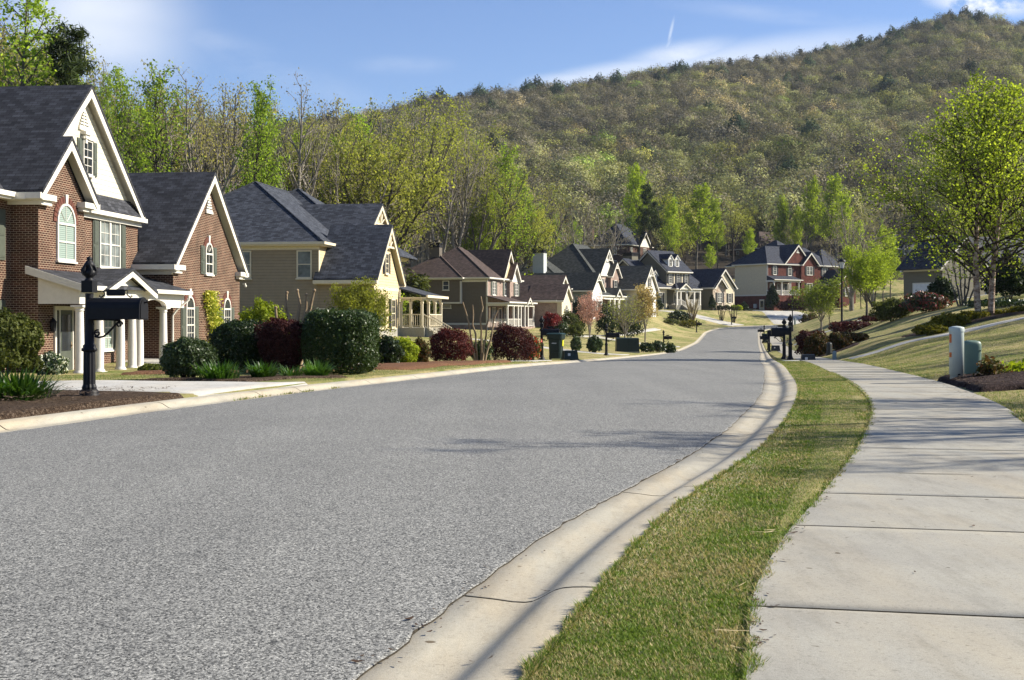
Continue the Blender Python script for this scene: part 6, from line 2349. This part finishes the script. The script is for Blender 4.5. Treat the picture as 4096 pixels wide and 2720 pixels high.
def mailbox(label, loc, rz, sc=1.0, plate=True, flag=False, group='black post mailboxes along the street'):
    t = thing('mailbox', label, 'mailbox', loc, rz, group)
    t.scale = (sc, sc, sc)
    p = MB()
    p.lathe([(.15, -.1), (.15, .03), (.125, .045), (.13, .07), (.10, .11)], 0, 0, 20)
    p.lathe([(.092, .111), (.092, .14), (.078, .18), (.075, .6)], 0, 0, 24, False, .10)
    p.lathe([(.075, .601), (.098, .61), (.10, .64), (.08, .655), (.083, .68), (.062, .70), (.056, .9), (.052, 1.36)], 0, 0, 20)
    p.build('post', m_black, t)
    f = MB()
    f.box(-.075, .075, -.075, .075, 1.37, 1.52)
    f.prism([(-.075, -.075, 1.521), (.075, -.075, 1.521), (.075, .075, 1.521), (-.075, .075, 1.521)], (0, 0, .001))
    f.lathe([(.07, 1.523), (.045, 1.55), (.05, 1.57), (.085, 1.60), (.09, 1.64), (.06, 1.67), (.05, 1.69), (.066, 1.71), (.07, 1.735), (.045, 1.77), (.03, 1.785), (.038, 1.80), (.03, 1.825), (.005, 1.84)], 0, 0, 14)
    for k in range(6):
        w = k * PI / 3
        f.tube([(.075 * math.cos(w), .075 * math.sin(w), 1.60), (.09 * math.cos(w + .2), .09 * math.sin(w + .2), 1.66), (.06 * math.cos(w), .06 * math.sin(w), 1.73)], [.02, .026, .012], 5)
    f.build('finial', m_black, t)
    b = MB()
    arch_box(b, .02, .72, .27, 1.02, 1.165)
    bd = b.build('box', m_black, t)
    d = MB()
    arch_box(d, .722, .74, .285, 1.015, 1.165)
    arch_box(d, .741, .75, .23, 1.03, 1.165)
    d.tube([(.75, 0, 1.235), (.785, 0, 1.24), (.785, 0, 1.27)], .011, 5)
    d.build('box_door', m_black, bd)
    s_ = MB()
    pts = []
    for i in range(15):
        a = 2.6 * PI * (1 - i / 14)
        r_ = .012 + .034 * i / 14
        pts.append((.11 + r_ * math.cos(a + 1.2), 0, .84 + r_ * math.sin(a + 1.2)))
    s_.tube(pts, .012, 6)
    s_.tube([(.075, 0, .80), (.13, 0, .785), (.20, 0, .80), (.26, 0, .85), (.31, 0, .90), (.37, 0, .965), (.43, 0, .99)], [.014] * 7, 6)
    pts = []
    for i in range(13):
        a = 2.4 * PI * i / 12
        r_ = .045 - .032 * i / 12
        pts.append((.41 + r_ * math.cos(a), 0, .955 + r_ * math.sin(a)))
    s_.tube(pts, .012, 6)
    s_.tube([(.05, 0, .95), (.05, 0, 1.02), (.42, 0, 1.008)], .015, 5)
    s_.build('scroll_bracket', m_black, t)
    if plate:
        q = MB()
        w, hh = .25, .085
        pts = []
        for (cx_, cz_, a0) in ((w / 2 - .02, hh - .02, 0), (-w / 2 + .02, hh - .02, PI / 2), (-w / 2 + .02, .02, PI), (w / 2 - .02, .02, 1.5 * PI)):
            for i in range(4):
                a = a0 + i * PI / 6
                pts.append((.36 + cx_ + .02 * math.cos(a), -.012, 1.325 + cz_ + .02 * math.sin(a)))
        q.prism(pts, (0, .024, 0))
        for e in (-1, 1):
            q.tube([(.36 + e * .12, 0, 1.395), (.36 + e * .155, 0, 1.40), (.36 + e * .165, 0, 1.375), (.36 + e * .15, 0, 1.35), (.36 + e * .17, 0, 1.325), (.36 + e * .20, 0, 1.308), (.36 + e * .225, 0, 1.32), (.36 + e * .215, 0, 1.335)], .009, 5)
        q.build('name_plate', m_black, t)
    if flag:
        q = MB()
        q.box(.30, .32, -.15, -.137, 1.1, 1.32).box(.32, .40, -.149, -.138, 1.25, 1.32)
        q.build('flag', plain('red_flag', (.25, .02, .015)), bd)
    return t


def at_ground(vx, d, lift=0.0):
    return on(vx, d, lift)


mailbox('nearest large black mailbox on the mulch before the brick house', on(206, 16.25, .0), -math.radians(7))
mailbox('black mailbox standing in front of the green trash cart', on(1249, 52.7), -math.radians(9))
mailbox('black mailbox alone on the lawn right of the pink tree', on(1398, 71), -math.radians(10))
mailbox('small black mailbox between two dark shrubs near the road', on(1530, 112), -math.radians(12))
mailbox('tiny black mailbox at the bend before the pampas grass', on(1606, 184), -math.radians(12), 1.05)
mailbox('tiny black mailbox beside the crape myrtle on the far lawn', on(1687, 205), -math.radians(15), 1.05)
mailbox('tallest black mailbox of the right verge cluster', on(1822, 50.4), math.radians(180 - 6), 1.0)
mailbox('second black mailbox of the right verge cluster behind the tallest', on(1808, 54), math.radians(180 - 6), .96)
mailbox('third mailbox further along the right verge', on(1774, 104), math.radians(180 - 8), 1.0)
mailbox('fourth mailbox on the right verge left of the third', on(1771, 116), math.radians(180 - 8), 1.0)
mailbox('furthest mailbox on the right verge by the far cart', on(1762, 160), math.radians(180 - 8), 1.1)

# ------------------------------------------------------------------ street lamps
m_lampglass = plain('frosted_lamp_glass', (.72, .73, .72), .35, .4, .1)


def lamp(label, loc, H):
    t = thing('street_lamp', label, 'street lamp', loc, 0, 'black street lamps')
    p = MB()
    p.lathe([(.16, -.6), (.16, .35), (.13, .4), (.11, .8), (.085, 1.0), (.07, H * .6), (.055, H - .95), (.075, H - .94), (.075, H - .88), (.05, H - .85)], 0, 0, 14)
    p.build('post', m_black, t)
    g = MB()
    g.lathe([(.13, H - .86), (.25, H - .36)], 0, 0, 6, False)
    g.build('lamp_glass', m_lampglass, t)
    hd = MB()
    hd.lathe([(.05, H - .92), (.16, H - .89), (.14, H - .862)], 0, 0, 12)
    hd.lathe([(.34, H - .36), (.34, H - .31), (.20, H - .16), (.08, H - .1), (.03, H - .06), (.035, H - .03), (.005, H)], 0, 0, 12)
    for k in range(6):
        w = k * PI / 3
        hd.tube([(.135 * math.cos(w), .135 * math.sin(w), H - .86), (.255 * math.cos(w), .255 * math.sin(w), H - .36)], .014, 4)
    hd.build('lamp_head', m_black, t)
    return t


l2 = on(1941, 100)
lamp('near tall black street lamp beside the rounded green tree', l2, EYE + (HZ - 257.5) / FOC * 100 - l2.z)
l1 = on(1827, 172)
lamp('far thin black street lamp rising behind the mailbox cluster', l1, EYE + (HZ - 289) / FOC * 172 - l1.z)

# ------------------------------------------------------------------ utility pillars
m_pillar = plain('pale_pillar', (.42, .47, .435), .45, .4, .06, 4)
m_ped = plain('green_pedestal', (.115, .175, .135), .5, .4, .08, 4)
lo = vpt(2205.5, 873, 20.6)
lo.z = Gm(lo.x, lo.y)
t = thing('utility_pillar', 'tall pale grey green round utility pillar in the dark mulch', 'utility pillar', lo)
p = MB()
p.lathe([(.105, -.1), (.105, .14), (.117, .141), (.117, .86), (.117, .87)], 0, 0, 24)
p.build('post', m_pillar, t)
c = MB()
c.lathe([(.124, .84), (.124, .90), (.118, .912), (.06, .93), (.005, .935)], 0, 0, 24)
c.build('cap', m_pillar, t)
s_ = MB()
for (z0, z1, o) in ((.42, .50, 0), (.66, .80, 0)):
    for k in range(3):
        w0, w1 = math.radians(178 + k * 11), math.radians(188 + k * 11)
        r_ = .1185
        s_.prism([(r_ * math.cos(w0), r_ * math.sin(w0), z0), (r_ * math.cos(w1), r_ * math.sin(w1), z0), (r_ * math.cos(w1), r_ * math.sin(w1), z1), (r_ * math.cos(w0), r_ * math.sin(w0), z1)], (.002, .002, 0))
s_.build('warning_sticker', plain('orange_sticker', (.55, .14, .03), .5, .3, .5, 40), t)
b = MB()
b.box(-.02, .02, -.125, -.116, .13, .15).box(-.02, -.012, -.122, -.116, .10, .13)
b.build('latch', m_black, t)

lo = vpt(2240, 862, 21.2)
lo.z = Gm(lo.x, lo.y)
t = thing('utility_pedestal', 'dull green rounded utility pedestal behind the pale pillar', 'utility pedestal', lo)
p = MB()
n_ = 24
prof = [(1.0, -.1), (1.0, .06), (1.0, .08), (.98, .3), (.985, .55), (.97, .60), (.9, .635), (.72, .655), (.4, .664), (.01, .665)]
vs, fs = [], []
for r_, z in prof:
    for k in range(n_):
        w = 2 * PI * k / n_
        ca, sa = math.cos(w), math.sin(w)
        q = (abs(ca) ** 3.2 + abs(sa) ** 3.2) ** (-1 / 3.2)
        tp = 1 + .10 * max(0, z)
        vs.append((.148 * r_ * q * ca * tp, .11 * r_ * q * sa * tp, z))
for i in range(len(prof) - 1):
    for k in range(n_):
        fs.append((i * n_ + k, i * n_ + (k + 1) % n_, (i + 1) * n_ + (k + 1) % n_, (i + 1) * n_ + k))
p.add(vs, fs, True)
p.build('cover', m_ped, t)
b = MB()
b.box(.10, .118, -.118, -.10, .48, .50)
b.build('lock', m_black, t)


def pedestal(label, loc, w, h_, mat, name='utility_pedestal'):
    t = thing(name, label, 'utility pedestal', loc, .12)
    p = MB()
    p.prism([(-w / 2, -w * .4, -.1), (w / 2, -w * .4, -.1), (w / 2, w * .4, -.1), (-w / 2, w * .4, -.1)], (0, 0, .18))
    p.build('base', mat, t)
    c = MB()
    c.lathe([(w * .52, .081), (w * .54, .1), (w * .5, h_ * .88), (w * .42, h_ * .96), (w * .2, h_), (.004, h_ + .004)], 0, 0, 8, False)
    c.build('cover', mat, t)
    return t


m_pedgrey = plain('weathered_pedestal', (.26, .31, .30), .5, .3, .1)
pedestal('small weathered grey pedestal on the bank beside the driveway line', on(1924, 50.5), .17, .42, m_pedgrey)
pedestal('dark pedestal half hidden between the red tipped shrubs', on(1912, 61.5), .28, .62, plain('dark_pedestal', (.03, .035, .035)))
pedestal('small pale pedestal right of the dark utility box', on(1467, 96), .3, .75, m_ped)
pedestal('small grey marker post on the verge at the far bend', on(1833, 190), .3, 1.1, m_pedgrey)


def ubox(label, loc, w, d, h_, rz=0.0, mat=None):
    t = thing('utility_box', label, 'utility box', loc, rz)
    b = MB()
    b.prism([(-w / 2, -d / 2, -.1), (w / 2, -d / 2, -.1), (w / 2, d / 2, -.1), (-w / 2, d / 2, -.1)], (0, 0, .16))
    b.build('base', m_conc if mat is None else mat, t)
    c = MB()
    c.add([(-w / 2 + .02, -d / 2 + .02, .061), (w / 2 - .02, -d / 2 + .02, .061), (w / 2 - .02, d / 2 - .02, .061), (-w / 2 + .02, d / 2 - .02, .061),
           (-w / 2 + .06, -d / 2 + .05, h_), (w / 2 - .06, -d / 2 + .05, h_), (w / 2 - .06, d / 2 - .04, h_ * 1.02), (-w / 2 + .06, d / 2 - .04, h_ * 1.02)],
          [(0, 3, 2, 1), (4, 5, 6, 7), (0, 1, 5, 4), (1, 2, 6, 5), (2, 3, 7, 6), (3, 0, 4, 7)])
    c.build('cover', mat or m_dkgreen, t)
    s = MB()
    s.box(-.008, .008, -d / 2 + .005, -d / 2 + .03, .08, h_ * .95).box(.05, .09, -d / 2 + .0, -d / 2 + .03, h_ * .5, h_ * .62)
    s.build('seam', m_black, t)
    return t


ubox('large dark green utility box on the lawn left of the small mailbox', on(1446, 93), 1.75, 1.3, 1.05)
m_bin = plain('navy_bin', (.018, .024, .03), .45, .4, .2)


def tote(label, loc, rz, w=.58, d=.42, h_=.38, mat=None):
    """open recycling tote lying upside down: tapered body, rim, ribs"""
    t = thing('recycling_bin', label, 'recycling bin', loc, rz)
    c = MB()
    c.add([(-w / 2, -d / 2, 0), (w / 2, -d / 2, 0), (w / 2, d / 2, 0), (-w / 2, d / 2, 0), (-w / 2 + .05, -d / 2 + .04, h_), (w / 2 - .05, -d / 2 + .04, h_), (w / 2 - .05, d / 2 - .04, h_), (-w / 2 + .05, d / 2 - .04, h_)],
          [(0, 3, 2, 1), (4, 5, 6, 7), (0, 1, 5, 4), (1, 2, 6, 5), (2, 3, 7, 6), (3, 0, 4, 7)])
    for k in range(-2, 3):
        c.box(k * w * .17 - .012, k * w * .17 + .012, -d / 2 - .002 + .02, -d / 2 + .06, .06, h_ - .02)
    c.build('body', mat or m_bin, t)
    r_ = MB()
    r_.box(-w / 2 - .025, w / 2 + .025, -d / 2 - .025, d / 2 + .025, -.02, .035)
    r_.build('rim', mat or m_bin, t)
    hd = MB()
    hd.box(-.14, -.04, -d / 2 - .002, -d / 2 + .028, h_ * .45, h_ * .72)
    hd.build('label_plate', plain('white_label', (.6, .6, .58)), t)
    return t


tote('upturned dark recycling bin on the right pavement by the mailboxes', on(1863, 49.2, .01), -.1)
tote('upturned dark recycling bin further down the right pavement', on(1788, 100, .12), -.1, .7, .5, .42)
tote('upturned dark recycling bin beside the green trash cart', on(1314, 51.2, .0), .2, .62, .5, .38, m_dkgreen)


def cart(label, loc, rz, sc=1.0, sticker=True):
    t = thing('trash_cart', label, 'trash cart', loc, rz)
    t.scale = (sc, sc, sc)
    b = MB()

    def ring(w, d, z, c=.06, oy=0):
        return [(-w / 2 + c, -d / 2 + oy, z), (w / 2 - c, -d / 2 + oy, z), (w / 2, -d / 2 + c + oy, z), (w / 2, d / 2 - c + oy, z), (w / 2 - c, d / 2 + oy, z), (-w / 2 + c, d / 2 + oy, z), (-w / 2, d / 2 - c + oy, z), (-w / 2, -d / 2 + c + oy, z)]
    R_ = [ring(.46, .46, .05), ring(.50, .52, .5), ring(.53, .56, .82), ring(.63, .66, .86), ring(.64, .68, 1.02)]
    vs = [p for r_ in R_ for p in r_]
    fs = [(i * 8 + k, i * 8 + (k + 1) % 8, i * 8 + 8 + (k + 1) % 8, i * 8 + 8 + k) for i in range(4) for k in range(8)] + [tuple(range(7, -1, -1))]
    b.add(vs, fs)
    b.box(-.12, .12, -.29, -.262, .40, .60).box(-.2, .2, -.295, -.265, .28, .31)
    b.build('body', m_dkgreen, t)
    l = MB()
    a, c2, d2 = ring(.68, .72, 1.025), ring(.68, .72, 1.06), ring(.5, .54, 1.10)
    vs = a + c2 + d2
    l.add(vs, [(i * 8 + k, i * 8 + (k + 1) % 8, i * 8 + 8 + (k + 1) % 8, i * 8 + 8 + k) for i in range(2) for k in range(8)] + [tuple(range(16, 24))])
    l.box(-.25, .25, .36, .44, 1.0, 1.05)
    l.build('lid', plain('green_lid', (.012, .032, .027), .45, .3), t)
    for e in (-1, 1):
        w = MB()
        vs = []
        for x in (e * .26, e * .32):
            vs += [(x, .2 + .13 * math.cos(2 * PI * k / 16), .13 + .13 * math.sin(2 * PI * k / 16)) for k in range(16)]
        w.add(vs, [tuple(range(15, -1, -1)), tuple(range(16, 32))] + [(k, (k + 1) % 16, 16 + (k + 1) % 16, 16 + k) for k in range(16)])
        w.build('wheel', m_black, t)
    if sticker:
        s = MB()
        s.prism([(.2715, -.08, .56), (.2715, .10, .56), (.2805, .10, .80), (.2805, -.08, .80)], (.02, 0, .0))
        s.build('sticker', plain('yellow_sticker', (.65, .62, .02), .5), t)
        s = MB()
        for k in range(4):
            s.box(-.10 + k * .05, -.065 + k * .05, -.286, -.262, .66, .70)
        s.build('number', plain('white_paint', (.6, .6, .6)), t)
    return t


cart('green wheeled trash cart with yellow sticker behind the mailbox', on(1282, 52.2), -.3, 1.02)
cart('far dark wheeled trash cart on the right verge', on(1764, 150), 2.8, 1.05, False)

# litter: sticks, straw and bark on kerb and verge --------------------------------
m_dead = plain('dead_leaf', (.06, .035, .02), .8, .2, .4, 20)
m_strawst = plain('straw', (.5, .40, .22), .7, .2, .2, 20)
R = np.random.default_rng(41)


def litter(vs, qs, c, L_, w, yaw, lift, curl=.15):
    b = len(vs)
    d = np.array([math.cos(yaw), math.sin(yaw), 0])
    s_ = np.array([-math.sin(yaw), math.cos(yaw), 0])
    for t, k in ((-.5, .35), (0, 1.0), (.5, .3)):
        for e in (-1, 1):
            vs.append(c + d * L_ * t + s_ * w * k * e * .5 + np.array([0, 0, lift + curl * L_ * abs(t) + (.12 * w if e > 0 else 0)]))
    qs += [(b, b + 1, b + 3, b + 2), (b + 2, b + 3, b + 5, b + 4)]


vs, qs = [], []
for i in range(520):
    y = 3.9 + 26 * R.random() ** 1.7
    m = R.random()
    if m < .30:
        x = float(xS0(y)) + abs(R.normal(0, .05)) ; z = float(zr(y)) + .080
    elif m < .55:
        x = float(xR(y)) + R.normal(.0, .05) ; z = float(zr(y)) + .008
    elif m < .62:
        x = float(xR(y)) + R.uniform(0, .5) ; z = None
    elif m < .64:
        x = float(xS0(y)) + R.uniform(0, 1.4) ; z = float(zr(y)) + .080
    elif m < .8:
        y = R.uniform(15, 22); x = float(xS1(y)) - abs(R.normal(0, .12)); z = float(zr(y)) + .080
    else:
        x = R.uniform(float(xR(y)) + .65, float(xS0(y)) - .05) ; z = Gm(x, y) + .02
    if z is None:
        o_ = (x - float(xR(y))) * .97
        z = float(zr(y)) + float(np.interp(o_, [p[0] for p in KP[1:-1]], [p[1] for p in KP[1:-1]])) + .003
    L_ = R.uniform(.008, .03) * (1.6 if R.random() < .15 else 1)
    litter(vs, qs, np.array([x, y, z]), L_, L_ * R.uniform(.25, .6), R.random() * 6.28, .003)
me = mesh_np('leaf_litter', np.array(vs), np.array(qs), None, [m_dead])
o = kind(obj_np('leaf_litter', me), 'stuff')
o['label'] = 'dead leaf scraps along kerb, verge and pavement edges'
vs, qs = [], []
for i in range(60):
    y = 3.9 + 7 * R.random() ** 1.4
    x = R.uniform(float(xR(y)) + .62, float(xS0(y)) - .02)
    litter(vs, qs, np.array([x, y, Gm(x, y) + .035]), R.uniform(.04, .13), R.uniform(.003, .009), R.normal(.3, .7), .004, .02)
me = mesh_np('straw', np.array(vs), np.array(qs), None, [m_strawst])
o = kind(obj_np('straw', me), 'stuff')
o['label'] = 'dry straw pieces lying on the grass verge'

# bark chips on the beds
vs, qs = [], []
for i in range(4200):
    if i < 2300:
        u_, v_ = R.random(), R.random()
        y = 17.4 + 4.6 * u_
        x = float(xS1(y)) + .05 + v_ * (3.4 if u_ > .1 else 2)
    else:
        y = R.uniform(12.9, 17.0)
        x = float(xL(y)) - .65 - R.random() * 3.2
    if Gm(x, y) < float(zr(y)) - .02:
        continue
    L_ = R.uniform(.02, .07)
    litter(vs, qs, np.array([x, y, Gm(x, y) + .095 + R.random() * .02]), L_, L_ * R.uniform(.2, .4), R.random() * 6.28, .004, R.uniform(-.1, .4))
me = mesh_np('bark_chips', np.array(vs), np.array(qs), None, [m_mulch, m_chip], rng.integers(0, 2, len(qs) // 2).repeat(2))
o = kind(obj_np('bark_chips', me), 'stuff')
o['label'] = 'loose bark chips spread over the planting beds'


# grass blades -----------------------------------------------------------------
def blade_fn(n):
    g = n.nt.nodes.new('ShaderNodeNewGeometry')
    p = g.outputs['Position']
    rnd = g.outputs['Random Per Island']
    big = n.noise(p, 1.1, 4, .65)
    mid = n.noise(p, 5.5, 3, .6)
    t = n.math('ADD', n.math('ADD', n.math('MULTIPLY', big, .9), n.math('MULTIPLY', mid, .55)), n.math('MULTIPLY', rnd, .42))
    green = n.mix((.08, .135, .014), (.205, .285, .04), rnd)
    straw = n.mix((.24, .195, .08), (.48, .40, .20), rnd)
    c = n.mix(green, straw, n.ramp(t, [(.97, (0, 0, 0)), (1.2, (1, 1, 1))]))
    return dict(color=c, rough=.6, spec=.2, trans=(n.mix(c, (1.3, 1.3, .9), 1.0, 'MULTIPLY'), .35))


m_blade = MAT('grass_blade', blade_fn)


def blades(name, label, X, Y, Z, L_, w, R):
    N = len(X)
    ph = R.random(N) * 6.28
    ln = R.uniform(.2, 1.1, N)
    l = L_ * R.uniform(.5, 1.25, N)
    b = np.stack([X, Y, Z], 1)
    sd_ = np.stack([-np.sin(ph), np.cos(ph), np.zeros(N)], 1) * (w * R.uniform(.6, 1.3, N))[:, None]
    d = np.stack([np.cos(ph) * np.sin(ln), np.sin(ph) * np.sin(ln), np.cos(ln)], 1) * l[:, None]
    tip = b + d + np.stack([np.cos(ph), np.sin(ph), -np.ones(N) * .4], 1) * (l * .25)[:, None]
    V = np.stack([b - sd_, b + sd_, tip], 1).reshape(-1, 3)
    me = mesh_np(name, V, None, np.arange(3 * N).reshape(-1, 3), [m_blade])
    o = kind(obj_np(name, me), 'stuff')
    o['label'] = label
    return o


def gmv(X, Y):
    return np.array([Gm(a, b) for a, b in zip(X, Y)])


R = np.random.default_rng(55)
N = 300000
Y = 3.3 + 46 * R.random(N) ** 3.0
x0, x1 = xR(Y) + .555, xS0(Y) + .015
X = x0 + (x1 - x0) * R.random(N)
keep = (Y < 45) | (Y > 49.2)
X, Y = X[keep], Y[keep]
Zb = zr(Y) + .060
blades('grass', 'short mown grass of the verge between kerb and pavement', X, Y, Zb, .016 + .0004 * Y, (.0019 + .0002 * Y), R)
N = 200000
Y = 9.5 + 38 * R.random(N) ** 1.3
X = xS1(Y) - .02 + np.abs(R.random(N) ** 1.8) * (2.0 + Y * .22)
bed = (Y > 17.1) & (Y < 22.3)
X, Y = X[~bed], Y[~bed]
blades('grass', 'short straw coloured grass of the right hand lawn', X, Y, gmv(X, Y) - .01, .035, (.0024 + .0002 * Y), R)
N = 60000
Y = 22 + 24 * R.random(N) ** 1.2
X = xL(Y) - .62 - R.random(N) ** 1.3 * 12
blades('grass', 'short pale grass of the lawn before the dark hedges', X, Y, gmv(X, Y) - .01, .04, (.003 + .0002 * Y), R)
# ragged edges creeping over kerb and slab
R = np.random.default_rng(66)
N = 26000
Y = 3.4 + 24 * R.random(N) ** 2.2
side = R.random(N) < .5
cl_ = .5 + .5 * np.sin(Y * 7.3) * np.sin(Y * 17.1 + 1)
X = np.where(side, xR(Y) + .58 - R.random(N) * .04 * cl_, xS0(Y) + R.random(N) ** 2 * .05 * cl_)
blades('grass', 'ragged grass edge creeping over the kerb and the pavement', X, Y, zr(Y) + .068, .026 * (.5 + cl_), .0018 + .0002 * Y, R)
# weeds in the left gutter seam
R = np.random.default_rng(8)
yy = np.concatenate([R.normal(c, .12, 60) for c in (16.9, 17.4, 18.3, 19.0, 20.1)])
X = xL(yy) - .01 + R.normal(0, .012, len(yy))
me = blades('weeds', 'tiny weeds growing in the seam of the left kerb', X, yy, zr(yy) + .01, .05, np.full(len(yy), .006), R)

# thin spring haze between here and the hill
hz = bpy.data.materials.new('haze_air')
hz.use_nodes = True
hn = NT(hz.node_tree)
pv = hn('VolumePrincipled', 0, Color=(.80, .88, 1, 1), Density=.00007)
ho = hz.node_tree.nodes.new('ShaderNodeOutputMaterial')
hz.node_tree.links.new(pv, ho.inputs[1])
hb = MB()
hb.box(-1150, 1150, -60, 1750, -13.5, 330)
kind(hb.build('haze', hz), 'stuff')
